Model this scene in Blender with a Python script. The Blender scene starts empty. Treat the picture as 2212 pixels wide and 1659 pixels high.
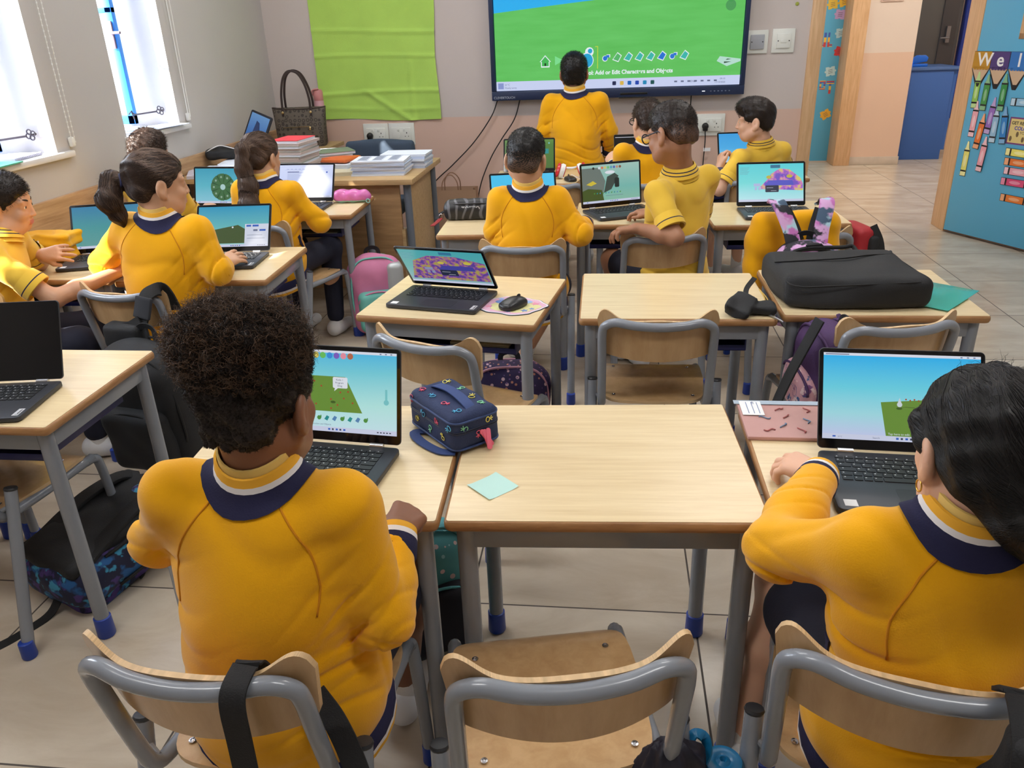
import bpy, bmesh, math, random
import numpy as np
from mathutils import Vector, Matrix, Euler
from mathutils.bvhtree import BVHTree
random.seed(7); RNG = np.random.default_rng(11)
SC = bpy.context.scene
COL = SC.collection
PI = math.pi

# ------------------------------------------------------------------ camera
YAW, PITCH, ROLL, CAMH = math.radians(-7.396), math.radians(24.16), math.radians(2.162), 1.48
_f = Vector((math.sin(YAW)*math.cos(PITCH), math.cos(YAW)*math.cos(PITCH), -math.sin(PITCH)))
_r = Vector((math.cos(YAW), -math.sin(YAW), 0)); _d = _f.cross(_r)
_r2 = _r*math.cos(ROLL) + _d*math.sin(ROLL); _d2 = _d*math.cos(ROLL) - _r*math.sin(ROLL)
cam = bpy.data.cameras.new('camera'); cam.sensor_width = 36; cam.lens = 36*1708.8/2212; cam.clip_start = .02
camo = bpy.data.objects.new('camera', cam); COL.objects.link(camo)
M = Matrix.Identity(4)
for i in range(3): M[i][0], M[i][1], M[i][2] = _r2[i], -_d2[i], -_f[i]
M[2][3] = CAMH
camo.matrix_world = M
SC.camera = camo

# ------------------------------------------------------------------ world, sun, lamps, exposure
W = bpy.data.worlds.new('daylight'); SC.world = W; W.use_nodes = True
bg = W.node_tree.nodes['Background']; bg.inputs[0].default_value = (.80, .90, 1, 1); bg.inputs[1].default_value = 9
def lamp(name, kind, loc, energy, color=(1, 1, 1), d=None, **k):
    l = bpy.data.lights.new(name, kind); l.energy = energy; l.color = color
    for a, b in k.items(): setattr(l, a, b)
    o = bpy.data.objects.new(name, l); COL.objects.link(o); o.location = loc
    if d is not None: o.rotation_euler = Vector(d).to_track_quat('-Z', 'Y').to_euler()
    return o
lamp('sun', 'SUN', (-6, 0, 6), 32, (1, .93, .82), (.62, .52, -.64), angle=.012)
CEIL = 2.95
LAMPS = [(-1.35, .6), (1.0, .6), (-1.35, 2.6), (1.0, 2.6), (-1.35, 4.6), (1.0, 4.6)]
for x, y in LAMPS:
    lamp('ceiling_panel_light', 'AREA', (x, y, CEIL-.09), 21, (1, .985, .965), (0, 0, -1), shape='RECTANGLE', size=1.15, size_y=.28)
for x, y in [(2.6, 7.8), (4.6, 7.8), (.4, 7.8)]:
    lamp('corridor_light', 'AREA', (x, y, CEIL-.09), 34, (1, .95, .86), (0, 0, -1), shape='RECTANGLE', size=1.1, size_y=.3)
for y in (1.95, 3.15, 4.35):   # daylight coming through each window opening
    lamp('window_daylight', 'AREA', (-3.02, y, 1.7), 34, (.88, .94, 1), (1, 0, -.25), shape='RECTANGLE', size=.55, size_y=1.2)
SC.view_settings.view_transform = 'Standard'; SC.view_settings.look = 'None'
SC.view_settings.exposure = -0.42; SC.view_settings.gamma = 1; SC.view_settings.use_curve_mapping = False
try: SC.cycles.use_denoising = True; SC.cycles.max_bounces = 8; SC.cycles.sample_clamp_indirect = 6
except Exception: pass

# ------------------------------------------------------------------ helpers
def lin(c):
    c = c/255.
    return c/12.92 if c <= .04045 else ((c+.055)/1.055)**2.4
def rgb(r, g, b): return (lin(r), lin(g), lin(b), 1)
class NT:
    def __init__(s, m): s.t = m.node_tree; s.n = s.t.nodes
    def add(s, kind, **k):
        n = s.n.new(kind)
        for a, b in k.items():
            if a.startswith('i_'): n.inputs[int(a[2:])].default_value = b
            else: setattr(n, a, b)
        return n
    def link(s, a, b): s.t.links.new(a, b)
    def math(s, op, a, b=None, c=None):
        n = s.n.new('ShaderNodeMath'); n.operation = op
        for i, v in enumerate((a, b, c)):
            if v is None: continue
            if isinstance(v, (int, float)): n.inputs[i].default_value = v
            else: s.link(v, n.inputs[i])
        return n.outputs[0]
    def mix(s, f, a, b):
        n = s.n.new('ShaderNodeMix'); n.data_type = 'RGBA'
        for i, v in ((0, f), (6, a), (7, b)):
            if isinstance(v, (int, float, tuple)): n.inputs[i].default_value = v
            else: s.link(v, n.inputs[i])
        return n.outputs[2]
MATS = {}
def mat(name, col, rough=.5, metal=0, var=0, vscale=8, bump=0, bscale=60, stretch=None, col2=None, spec=.5, sheen=0, coat=0, trans=0, alpha=1, emit=None, es=1, sss=0, ior=None):
    if name in MATS: return MATS[name]
    m = bpy.data.materials.new(name); m.use_nodes = True; t = NT(m); b = t.n['Principled BSDF']
    I = b.inputs; I['Base Color'].default_value = col; I['Roughness'].default_value = rough; I['Metallic'].default_value = metal
    I['Specular IOR Level'].default_value = spec
    if sheen: I['Sheen Weight'].default_value = sheen; I['Sheen Roughness'].default_value = .5
    if coat: I['Coat Weight'].default_value = coat; I['Coat Roughness'].default_value = .1
    if trans: I['Transmission Weight'].default_value = trans
    if alpha < 1: I['Alpha'].default_value = alpha
    if ior: I['IOR'].default_value = ior
    if emit: I['Emission Color'].default_value = emit; I['Emission Strength'].default_value = es*1.3
    if sss: I['Subsurface Weight'].default_value = sss; I['Subsurface Radius'].default_value = (.012, .005, .003); I['Subsurface Scale'].default_value = .6
    if var or bump:
        tc = t.add('ShaderNodeTexCoord'); mp = t.add('ShaderNodeMapping'); t.link(tc.outputs['Object'], mp.inputs[0])
        if stretch: mp.inputs['Scale'].default_value = stretch
    if var:
        n = t.add('ShaderNodeTexNoise'); n.inputs['Scale'].default_value = vscale; n.inputs['Detail'].default_value = 5
        t.link(mp.outputs[0], n.inputs['Vector'])
        r = t.add('ShaderNodeMapRange'); r.inputs[1].default_value = .3; r.inputs[2].default_value = .7; t.link(n.outputs[0], r.inputs[0])
        c2 = col2 or tuple(list(np.array(col[:3])*(1-var)) + [1])
        t.link(t.mix(r.outputs[0], col, c2), I['Base Color'])
    if bump:
        n = t.add('ShaderNodeTexNoise'); n.inputs['Scale'].default_value = bscale; n.inputs['Detail'].default_value = 3
        t.link(mp.outputs[0], n.inputs['Vector']); bp = t.add('ShaderNodeBump'); bp.inputs['Strength'].default_value = bump; bp.inputs['Distance'].default_value = .004
        t.link(n.outputs[0], bp.inputs['Height']); t.link(bp.outputs[0], I['Normal'])
    MATS[name] = m
    return m
def emat(name, col, es=1.0):     # a lit display pixel colour
    if name in MATS: return MATS[name]
    return mat(name, (.005, .005, .005, 1), .25, emit=col, es=es)
def gradmat(name, stops, axis=1, es=1.0, noise=0):   # a displayed picture: colour ramp over the screen's own 0..1 coordinates
    if name in MATS: return MATS[name]
    m = mat(name, (.005, .005, .005, 1), .22); t = NT(m); b = t.n['Principled BSDF']
    tc = t.add('ShaderNodeTexCoord'); sp = t.add('ShaderNodeSeparateXYZ'); t.link(tc.outputs['Generated'], sp.inputs[0])
    r = t.add('ShaderNodeValToRGB'); e = r.color_ramp.elements
    while len(e) < len(stops): e.new(.5)
    for k, (p, c) in enumerate(stops): e[k].position = p; e[k].color = c
    f = sp.outputs[axis]
    if noise:
        n = t.add('ShaderNodeTexNoise'); n.inputs['Scale'].default_value = 5; t.link(tc.outputs['Generated'], n.inputs['Vector'])
        f = t.math('ADD', f, t.math('MULTIPLY', t.math('SUBTRACT', n.outputs[0], .5), noise))
    t.link(f, r.inputs[0]); t.link(r.outputs[0], b.inputs['Emission Color']); b.inputs['Emission Strength'].default_value = es*1.3
    return m
def rot(rx=0, ry=0, rz=0): return Euler((rx, ry, rz)).to_matrix()
class MB:
    def __init__(s): s.v = []; s.f = []; s.m = []; s.x = None
    def _add(s, V, F, mi=0):
        o = len(s.v); s.v += [tuple(v) for v in V]; s.f += [tuple(i+o for i in f) for f in F]
        s.m += ([mi]*len(F) if isinstance(mi, int) else list(mi)); return s
    def box(s, c, d, R=None, mi=0):
        h = [x/2 for x in d]
        V = [Vector((sx*h[0], sy*h[1], sz*h[2])) for sx in (-1, 1) for sy in (-1, 1) for sz in (-1, 1)]
        if R: V = [R @ v for v in V]
        V = [v+Vector(c) for v in V]
        return s._add(V, [(0, 1, 3, 2), (4, 6, 7, 5), (0, 4, 5, 1), (2, 3, 7, 6), (0, 2, 6, 4), (1, 5, 7, 3)], mi)
    def b2(s, a, b, mi=0):
        return s.box([(a[i]+b[i])/2 for i in range(3)], [abs(b[i]-a[i]) for i in range(3)], None, mi)
    def loft(s, rings, closed=True, cap=True, mi=0, loop=False):
        n = len(rings[0]); V = [p for r in rings for p in r]; F = []
        k = len(rings)
        for i in range(k if loop else k-1):
            for j in range(n if closed else n-1):
                a, b = i*n+j, i*n+(j+1) % n; c, d = ((i+1) % k)*n+(j+1) % n, ((i+1) % k)*n+j
                F.append((a, b, c, d))
        mm = [mi]*len(F) if isinstance(mi, int) else [mi[i] for i in range(k if loop else k-1) for j in range(n if closed else n-1)]
        if cap and not loop and closed:
            F.append(tuple(range(n))[::-1]); F.append(tuple((k-1)*n+j for j in range(n)))
            mm += [mm[0], mm[-1]]
        return s._add(V, F, mm)
    def tube(s, pts, r, n=10, cap=True, mi=0, loop=False, flat=None, up=None):
        pts = [Vector(p) for p in pts]; k = len(pts); rings = []; prev = None
        for i, p in enumerate(pts):
            if loop: t = pts[(i+1) % k]-pts[i-1]
            else: t = pts[min(i+1, k-1)]-pts[max(i-1, 0)]
            t.normalize()
            if prev is None:
                a = Vector(up) if up else (Vector((0, 0, 1)) if abs(t.z) < .9 else Vector((1, 0, 0)))
            else: a = prev
            u = a - t*a.dot(t); u.normalize(); prev = u; w = t.cross(u)
            rr = r[i] if isinstance(r, (list, tuple)) else r
            ru, rw = (rr, rr) if flat is None else (flat[1], flat[0])
            rings.append([p+u*(ru*math.cos(2*PI*j/n))+w*(rw*math.sin(2*PI*j/n)) for j in range(n)])
        return s.loft(rings, True, cap, mi, loop)
    def ribbon(s, pts, w, th, up, mi=0):   # a flat strap: width w across, thickness th along up
        pts = [Vector(p) for p in pts]; k = len(pts); rings = []
        for i, p in enumerate(pts):
            t = (pts[min(i+1, k-1)]-pts[max(i-1, 0)]).normalized()
            a = Vector(up[i] if isinstance(up, list) else up); u = (a-t*a.dot(t)).normalized(); x = t.cross(u)
            rings.append([p+x*(w/2)+u*(th/2), p-x*(w/2)+u*(th/2), p-x*(w/2)-u*(th/2), p+x*(w/2)-u*(th/2)])
        return s.loft(rings, True, True, mi)
    def cyl(s, a, b, r0, r1=None, n=16, mi=0): return s.tube([a, b], [r0, r0 if r1 is None else r1], n, True, mi)
    def lathe(s, prof, c=(0, 0, 0), n=20, R=None, mi=0):
        rings = []
        for r, z in prof:
            ring = [Vector((r*math.cos(2*PI*j/n), r*math.sin(2*PI*j/n), z)) for j in range(n)]
            if R: ring = [R @ v for v in ring]
            rings.append([v+Vector(c) for v in ring])
        return s.loft(rings, True, True, mi)
    def ell(s, c, r, R=None, n=16, m=10, mi=0):
        rings = []
        for i in range(1, m):
            a = PI*i/m; ring = [Vector((r[0]*math.sin(a)*math.cos(2*PI*j/n), r[1]*math.sin(a)*math.sin(2*PI*j/n), -r[2]*math.cos(a))) for j in range(n)]
            if R: ring = [R @ v for v in ring]
            rings.append([v+Vector(c) for v in ring])
        return s.loft(rings, True, True, mi)
    def prism(s, out, z0, z1, T=None, mi=0):   # outline in local xy pushed along z; T places it
        n = len(out); V = [Vector((p[0], p[1], z0)) for p in out]+[Vector((p[0], p[1], z1)) for p in out]
        if T: V = [T @ v for v in V]
        F = [tuple(range(n))[::-1], tuple(range(n, 2*n))]+[(j, (j+1) % n, n+(j+1) % n, n+j) for j in range(n)]
        return s._add(V, F, mi)
    def grid(s, fn, nu, nv, mi=0):
        V = [fn(i/nu, j/nv) for j in range(nv+1) for i in range(nu+1)]
        F = [(j*(nu+1)+i, j*(nu+1)+i+1, (j+1)*(nu+1)+i+1, (j+1)*(nu+1)+i) for j in range(nv) for i in range(nu)]
        return s._add(V, F, mi)
    def arr(s, V, F, mi=0): return s._add(V, F, mi)
    def mesh(s, name, mats, smooth=True, angle=40):
        me = bpy.data.meshes.new(name); me.from_pydata(s.v, [], s.f)
        for m in (mats if isinstance(mats, (list, tuple)) else [mats]): me.materials.append(m)
        me.polygons.foreach_set('material_index', s.m)
        if smooth:
            me.polygons.foreach_set('use_smooth', [True]*len(s.f))
            if angle < 180: me.set_sharp_from_angle(angle=math.radians(angle))
        me.update(); return me
    def build(s, name, mats, parent=None, loc=None, rotz=0, bevel=0, seg=2, smooth=True, angle=40, sub=0, solid=0):
        me = s.mesh(name, mats, smooth, angle)
        bm = bmesh.new(); bm.from_mesh(me); bmesh.ops.recalc_face_normals(bm, faces=bm.faces)
        if bevel:
            es = [e for e in bm.edges if len(e.link_faces) == 2 and e.calc_face_angle(0) > .6]
            bmesh.ops.bevel(bm, geom=es, offset=bevel, segments=seg, affect='EDGES', profile=.5, clamp_overlap=True)
        bm.to_mesh(me); bm.free()
        if smooth:
            me.polygons.foreach_set('use_smooth', [True]*len(me.polygons))
            if angle < 180: me.set_sharp_from_angle(angle=math.radians(angle))
        o = bpy.data.objects.new(name, me); COL.objects.link(o)
        if parent: o.parent = parent
        if loc is not None: o.location = loc
        o.rotation_euler = (0, 0, rotz)
        if sub: md = o.modifiers.new('subdivision', 'SUBSURF'); md.levels = md.render_levels = sub
        return o
def rmesh(name, V, F, mats, parent=None, mi=None):   # numpy arrays straight to an object
    me = bpy.data.meshes.new(name); V = np.asarray(V, np.float32); F = np.asarray(F, np.int32); k = F.shape[1]
    me.vertices.add(len(V)); me.vertices.foreach_set('co', V.ravel())
    me.loops.add(F.size); me.loops.foreach_set('vertex_index', F.ravel())
    me.polygons.add(len(F)); me.polygons.foreach_set('loop_start', np.arange(0, F.size, k, dtype=np.int32))
    me.polygons.foreach_set('use_smooth', np.ones(len(F), bool))
    for m in (mats if isinstance(mats, (list, tuple)) else [mats]): me.materials.append(m)
    if mi is not None: me.polygons.foreach_set('material_index', np.asarray(mi, np.int32))
    me.update(calc_edges=True); me.validate()
    o = bpy.data.objects.new(name, me); COL.objects.link(o)
    if parent: o.parent = parent
    return o
def tag(o, label, cat, group=None):
    o['label'] = label; o['category'] = cat
    if group: o['group'] = group
    return o
def thing(name, label, cat, loc=(0, 0, 0), rotz=0, group=None):
    o = bpy.data.objects.new(name, None); COL.objects.link(o); o.location = loc; o.rotation_euler = (0, 0, rotz); o.empty_display_size = .05
    return tag(o, label, cat, group)
def struct(o): o['kind'] = 'structure'; return o
def dup(root, loc, rotz, label, group=None):
    r = root.copy(); COL.objects.link(r); r.location = loc; r.rotation_euler = (0, 0, rotz); r['label'] = label
    if group: r['group'] = group
    for ch in list(root.children):
        c = ch.copy(); COL.objects.link(c); c.parent = r
        for g in list(ch.children):
            d = g.copy(); COL.objects.link(d); d.parent = c
    return r
def rrect(w, h, r, n=5, cx=0, cy=0):
    P = []
    for qx, qy, a0 in ((1, 1, 0), (-1, 1, 90), (-1, -1, 180), (1, -1, 270)):
        for k in range(n+1):
            a = math.radians(a0+90*k/n); P.append((cx+qx*(w/2-r)+r*math.cos(a), cy+qy*(h/2-r)+r*math.sin(a)))
    return P
def circ(r, n=20, cx=0, cy=0, ry=None): return [(cx+r*math.cos(2*PI*k/n), cy+(ry or r)*math.sin(2*PI*k/n)) for k in range(n)]
def arc(c, r, a0, a1, n, u, v):
    c = Vector(c); u = Vector(u); v = Vector(v)
    return [c+u*(r*math.cos(a0+(a1-a0)*k/n))+v*(r*math.sin(a0+(a1-a0)*k/n)) for k in range(n+1)]
def smooth_path(P, k=6, loop=False):   # Catmull-Rom
    P = [Vector(p) for p in P]; out = []; n = len(P)
    for i in range(n if loop else n-1):
        p1, p2 = P[i], P[(i+1) % n]
        p0 = P[i-1] if (loop or i) else p1*2-p2
        p3 = P[(i+2) % n] if (loop or i+2 < n) else p2*2-p1
        for j in range(k):
            t = j/k
            out.append(.5*((2*p1)+(p2-p0)*t+(2*p0-5*p1+4*p2-p3)*t*t+(3*p1-p0-3*p2+p3)*t**3))
    if not loop: out.append(P[-1])
    return out
def text(name, s, size, M4, material, parent=None, ext=.0002, align='LEFT', bold=0):
    c = bpy.data.curves.new(name, 'FONT'); c.body = s; c.size = size; c.extrude = ext; c.align_x = align; c.offset = bold
    o = bpy.data.objects.new(name, c); COL.objects.link(o)
    bpy.context.view_layer.update()
    me = bpy.data.meshes.new_from_object(o.evaluated_get(bpy.context.evaluated_depsgraph_get()))
    COL.objects.unlink(o); bpy.data.objects.remove(o)
    me.transform(M4); me.materials.clear(); me.materials.append(material)
    n = bpy.data.objects.new(name, me); COL.objects.link(n)
    if parent: n.parent = parent
    return n
def frame(o, x, y):   # 4x4 with origin o, x and y axes
    x = Vector(x).normalized(); y = Vector(y); y = (y-x*y.dot(x)).normalized(); z = x.cross(y)
    T = Matrix.Identity(4)
    for i in range(3): T[i][0], T[i][1], T[i][2], T[i][3] = x[i], y[i], z[i], o[i]
    return T

# ------------------------------------------------------------------ the room
WX0, WX1, WY, BACK, RIGHT = -2.5, 3.5, 6.05, -1.7, 3.5
def floor_mat():
    m = bpy.data.materials.new('floor tiles'); m.use_nodes = True; t = NT(m); b = t.n['Principled BSDF']
    g = t.add('ShaderNodeNewGeometry'); s = t.add('ShaderNodeSeparateXYZ'); t.link(g.outputs['Position'], s.inputs[0])
    T = .6235
    ux = t.math('DIVIDE', t.math('SUBTRACT', s.outputs[0], .250), T); uy = t.math('DIVIDE', t.math('SUBTRACT', s.outputs[1], 1.762), T)
    fx, fy = t.math('FRACT', ux), t.math('FRACT', uy)
    ex = t.math('MINIMUM', fx, t.math('SUBTRACT', 1, fx)); ey = t.math('MINIMUM', fy, t.math('SUBTRACT', 1, fy))
    gr = t.math('LESS_THAN', t.math('MINIMUM', ex, ey), .0042)
    cv = t.add('ShaderNodeCombineXYZ'); t.link(t.math('FLOOR', ux), cv.inputs[0]); t.link(t.math('FLOOR', uy), cv.inputs[1])
    wn = t.add('ShaderNodeTexWhiteNoise'); t.link(cv.outputs[0], wn.inputs[0])
    mp = t.add('ShaderNodeMapping'); mp.inputs['Scale'].default_value = (1.2, 2.6, 1); t.link(g.outputs['Position'], mp.inputs[0])
    off = t.add('ShaderNodeVectorMath', operation='MULTIPLY_ADD'); t.link(wn.outputs['Color'], off.inputs[0]); off.inputs[1].default_value = (7, 7, 7); t.link(mp.outputs[0], off.inputs[2])
    n = t.add('ShaderNodeTexNoise'); n.inputs['Scale'].default_value = 2.3; n.inputs['Detail'].default_value = 7; n.inputs['Roughness'].default_value = .6; n.inputs['Distortion'].default_value = .6
    t.link(off.outputs[0], n.inputs['Vector'])
    r = t.add('ShaderNodeMapRange'); r.inputs[1].default_value = .32; r.inputs[2].default_value = .7; t.link(n.outputs[0], r.inputs[0])
    c = t.mix(r.outputs[0], rgb(212, 200, 182), rgb(184, 168, 148))
    c = t.mix(t.math('MULTIPLY', wn.outputs[0], .16), c, rgb(172, 158, 140))
    t.link(t.mix(gr, c, rgb(78, 70, 64)), b.inputs['Base Color'])
    t.link(t.math('ADD', .24, t.math('MULTIPLY', gr, .5)), b.inputs['Roughness'])
    bp = t.add('ShaderNodeBump'); bp.inputs['Strength'].default_value = .06; bp.inputs['Distance'].default_value = .01
    t.link(n.outputs[0], bp.inputs['Height']); t.link(bp.outputs[0], b.inputs['Normal'])
    return m
def two_tone(name, hi, lo, z):
    m = bpy.data.materials.new(name); m.use_nodes = True; t = NT(m); b = t.n['Principled BSDF']
    g = t.add('ShaderNodeNewGeometry'); s = t.add('ShaderNodeSeparateXYZ'); t.link(g.outputs['Position'], s.inputs[0])
    n = t.add('ShaderNodeTexNoise'); n.inputs['Scale'].default_value = 1.6; n.inputs['Detail'].default_value = 6; t.link(g.outputs['Position'], n.inputs['Vector'])
    nz = t.math('ADD', s.outputs[2], t.math('MULTIPLY', t.math('SUBTRACT', n.outputs[0], .5), .02))
    c = t.mix(t.math('GREATER_THAN', nz, z), lo, hi)
    k = t.math('MULTIPLY', t.math('SUBTRACT', n.outputs[0], .35), .22)
    t.link(t.mix(k, c, rgb(150, 138, 130)), b.inputs['Base Color']); b.inputs['Roughness'].default_value = .6
    bp = t.add('ShaderNodeBump'); bp.inputs['Strength'].default_value = .12; bp.inputs['Distance'].default_value = .004
    n2 = t.add('ShaderNodeTexNoise'); n2.inputs['Scale'].default_value = 45; t.link(g.outputs['Position'], n2.inputs['Vector']); t.link(n2.outputs[0], bp.inputs['Height']); t.link(bp.outputs[0], b.inputs['Normal'])
    return m
FLOORM = floor_mat()
WALL_F = two_tone('front wall paint', rgb(204, 194, 190), rgb(216, 184, 168), .90)
WALL_H = two_tone('corridor wall paint', rgb(228, 212, 198), rgb(226, 194, 170), 1.125)
WALL_L = two_tone('side wall paint', rgb(192, 188, 186), rgb(192, 188, 186), -1)
WHITE = mat('white paint', rgb(238, 238, 240), .55)
def wood(name, c1, c2, sc=(2, 26, 26), rough=.4, coat=0):
    if name in MATS: return MATS[name]
    m = bpy.data.materials.new(name); m.use_nodes = True; t = NT(m); b = t.n['Principled BSDF']
    tc = t.add('ShaderNodeTexCoord'); mp = t.add('ShaderNodeMapping'); mp.inputs['Scale'].default_value = sc; t.link(tc.outputs['Object'], mp.inputs[0])
    n = t.add('ShaderNodeTexNoise'); n.inputs['Scale'].default_value = 2.2; n.inputs['Detail'].default_value = 8; n.inputs['Roughness'].default_value = .62; n.inputs['Distortion'].default_value = .35
    t.link(mp.outputs[0], n.inputs['Vector']); r = t.add('ShaderNodeMapRange'); r.inputs[1].default_value = .33; r.inputs[2].default_value = .68; t.link(n.outputs[0], r.inputs[0])
    t.link(t.mix(r.outputs[0], c1, c2), b.inputs['Base Color']); b.inputs['Roughness'].default_value = rough
    if coat: b.inputs['Coat Weight'].default_value = coat; b.inputs['Coat Roughness'].default_value = .15
    MATS[name] = m; return m
BOARD = wood('wall board oak', rgb(196, 160, 122), rgb(160, 122, 88), (26, 1.6, 26), .5)
JAMB = wood('door frame beech', rgb(222, 184, 142), rgb(200, 158, 114), (26, 26, 2), .45)

struct(MB().b2((WX0, BACK, -.1), (5.2, 11.2, 0)).build('floor', FLOORM, smooth=False))
struct(MB().b2((WX0-.5, BACK, CEIL), (5.2, 11.2, CEIL+.1)).build('ceiling', WHITE, smooth=False))
# left wall with three deep window openings
WIN = [(1.65, 2.25), (2.87, 3.465), (4.035, 4.596)]; SZ, HZ, WT = 1.035, 2.35, .48
w = MB(); y = BACK
for a, b in WIN:
    w.b2((WX0-WT, y, 0), (WX0, a, CEIL)); w.b2((WX0-WT, a, 0), (WX0, b, SZ-.025)); w.b2((WX0-WT, a, HZ), (WX0, b, CEIL)); y = b
w.b2((WX0-WT, y, 0), (WX0, WY+.05, CEIL)); struct(w.build('wall_left', WALL_L, smooth=False))
# front wall with the doorway, then the wall beside it
w = MB(); w.b2((WX0-WT, WY, 0), (1.34, WY+.29, CEIL)); w.b2((1.34, WY, 2.12), (2.50, WY+.29, CEIL)); w.b2((2.50, WY+.11, 0), (5.2, WY+.35, CEIL))
struct(w.build('wall_front', WALL_F, smooth=False))
struct(MB().b2((WX0-WT, BACK-.1, 0), (5.2, BACK, CEIL)).build('wall_back', WALL_L, smooth=False))
struct(MB().b2((RIGHT, BACK, 0), (RIGHT+.1, WY, CEIL)).build('wall_right', WALL_L, smooth=False))
struct(MB().b2((WX0, WY-.012, 0), (1.33, WY, .085)).build('baseboard_front', mat('tile skirting', rgb(205, 192, 176), .35, var=.1, vscale=14), bevel=.003))
struct(MB().b2((WX0, BACK, .40), (WX0+.022, WY, .852)).build('trim_1', BOARD, bevel=.003))
# doorway lining
j = MB(); j.b2((1.335, WY-.018, 0), (1.425, WY+.31, 2.12)); j.b2((1.425, WY-.018, 2.06), (2.468, WY+.31, 2.15)); j.b2((2.468, WY+.10, 0), (2.505, WY+.34, 2.12))
struct(j.build('trim_2', JAMB, bevel=.004))
# corridor beyond the doorway
c = MB(); c.b2((2.585, 9.2, 0), (3.09, 9.55, CEIL)); c.b2((-.6, 9.2, 0), (1.55, 9.5, CEIL)); c.b2((1.55, 9.2, 2.1), (2.585, 9.5, CEIL))
c.b2((3.05, 10.35, 0), (5.2, 10.45, CEIL)); c.b2((-.7, WY+.29, 0), (-.6, 9.5, CEIL)); c.b2((5.1, WY+.29, 0), (5.2, 10.4, CEIL)); c.b2((-.7, 11, 0), (5.2, 11.1, CEIL))
struct(c.build('wall_corridor', WALL_H, smooth=False))
struct(MB().b2((2.59, 9.186, 0), (3.095, 9.2, .085)).b2((3.09, 9.19, 0), (3.1, 9.5, .085)).build('baseboard_corridor', MATS['tile skirting'], bevel=.003))
struct(MB().b2((2.42, 9.16, 0), (2.585, 9.52, 2.14)).b2((1.5, 9.16, 2.06), (2.42, 9.52, 2.14)).build('trim_3', JAMB, bevel=.004))
# windows
BLUEF = mat('blue window paint', rgb(50, 130, 215), .4)
GLASS = mat('window glass', (1, 1, 1, 1), .02, trans=1, ior=1.05)
BRASS = mat('dark iron', rgb(70, 66, 72), .4, .8)
for i, (a, b) in enumerate(WIN):
    r = struct(bpy.data.objects.new('window_%d' % (i+1), None)); COL.objects.link(r); r.location = (WX0, a, SZ); L = b-a; H = HZ-SZ
    MB().b2((-WT, -.02, -.028), (.025, L+.095, 0)).build('window_sill', mat('white marble sill', rgb(228, 226, 226), .3, var=.08, vscale=9), r, bevel=.006)
    f = MB(); x0, x1 = -WT+.02, -WT+.075
    for q in ((0, .045), (L-.045, L)): f.b2((x0, q[0], 0), (x1, q[1], H))
    f.b2((x0, .045, 0), (x1, L-.045, .045)); f.b2((x0, .045, H-.045), (x1, L-.045, H)); f.build('window_frame', BLUEF, r, bevel=.004)
    for side in (0, 1):      # two casements swung inwards against the reveals
        yy = .075 if side == 0 else L-.10; s = MB(); xa, xb = -WT+.078, -WT+.078+.20
        s.b2((xa, yy-.018, .02), (xa+.04, yy+.018, H-.02)); s.b2((xb-.04, yy-.018, .02), (xb, yy+.018, H-.02)); s.b2((xa, yy-.018, .02), (xb, yy+.018, .07)); s.b2((xa, yy-.018, H-.07), (xb, yy+.018, H-.02)); s.b2((xa, yy-.018, .6), (xb, yy+.018, .63))
        o = s.build('casement', BLUEF, r, bevel=.003)
        MB().b2((xa+.04, yy-.003, .07), (xb-.04, yy+.003, H-.07)).build('pane', GLASS, o)
        if side: MB().b2((xb-.03, yy-.03, .42), (xb-.01, yy-.018, .56)).tube([(xb-.02, yy-.03, .5), (xb-.02, yy-.06, .5), (xb+.06, yy-.075, .5)], .008, 8).build('catch', mat('worn catch', rgb(130, 112, 120), .5, .5), o, bevel=.003)
    h = MB(); q = Vector((-WT+.25, L-.12, .075))   # cabin hook with a clover end, resting on the reveal
    h.tube([q, q+Vector((.02, 0, .018)), q+Vector((.03, 0, -.03))], .004, 8); h.tube([q+Vector((.02, 0, .012)), q+Vector((.03, .01, -.004)), q+Vector((.13, .075, .006))], .0045, 8)
    e = q+Vector((.145, .085, .01))
    for k in range(4): h.tube([e+Vector((.011*math.cos(t)+.013*math.cos(k*PI/2+.4), .004, .011*math.sin(t)+.013*math.sin(k*PI/2+.4))) for t in [2*PI*s/10 for s in range(10)]], .0032, 6, loop=True)
    h.tube([e, e+Vector((.004, .04, 0))], .004, 6); h.build('cabin_hook', BRASS, r)
# blind cords with their wall cleats
for k, (yc, lab, zt) in enumerate(((3.567, 'white beaded blind cord looped on a cleat beside the nearer window', 2.5), (4.686, 'plain white blind cord looped on a cleat beside the farther window', 2.5))):
    t = thing('blind_cord', lab, 'cord', (WX0, yc, 1.07))
    WP = mat('white plastic', rgb(232, 232, 228), .4)
    MB().box((.012, 0, 0), (.024, .026, .045)).build('cleat', WP, t, bevel=.008, seg=3)
    cm = MB()
    for s, sh in ((-1, .035), (1, 0)):
        P = [Vector((.022+.01*z, s*.012-sh*z*.6, .0+z*1.35)) for z in [i/60 for i in range(61)]]
        if k == 0:
            for p in P[::1]: cm.ell(p, (.0036, .0036, .0055), None, 6, 4)
        cm.tube(P[::6], .0014 if k == 0 else .0026, 6)
    cm.build('cord', WP, t)

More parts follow.
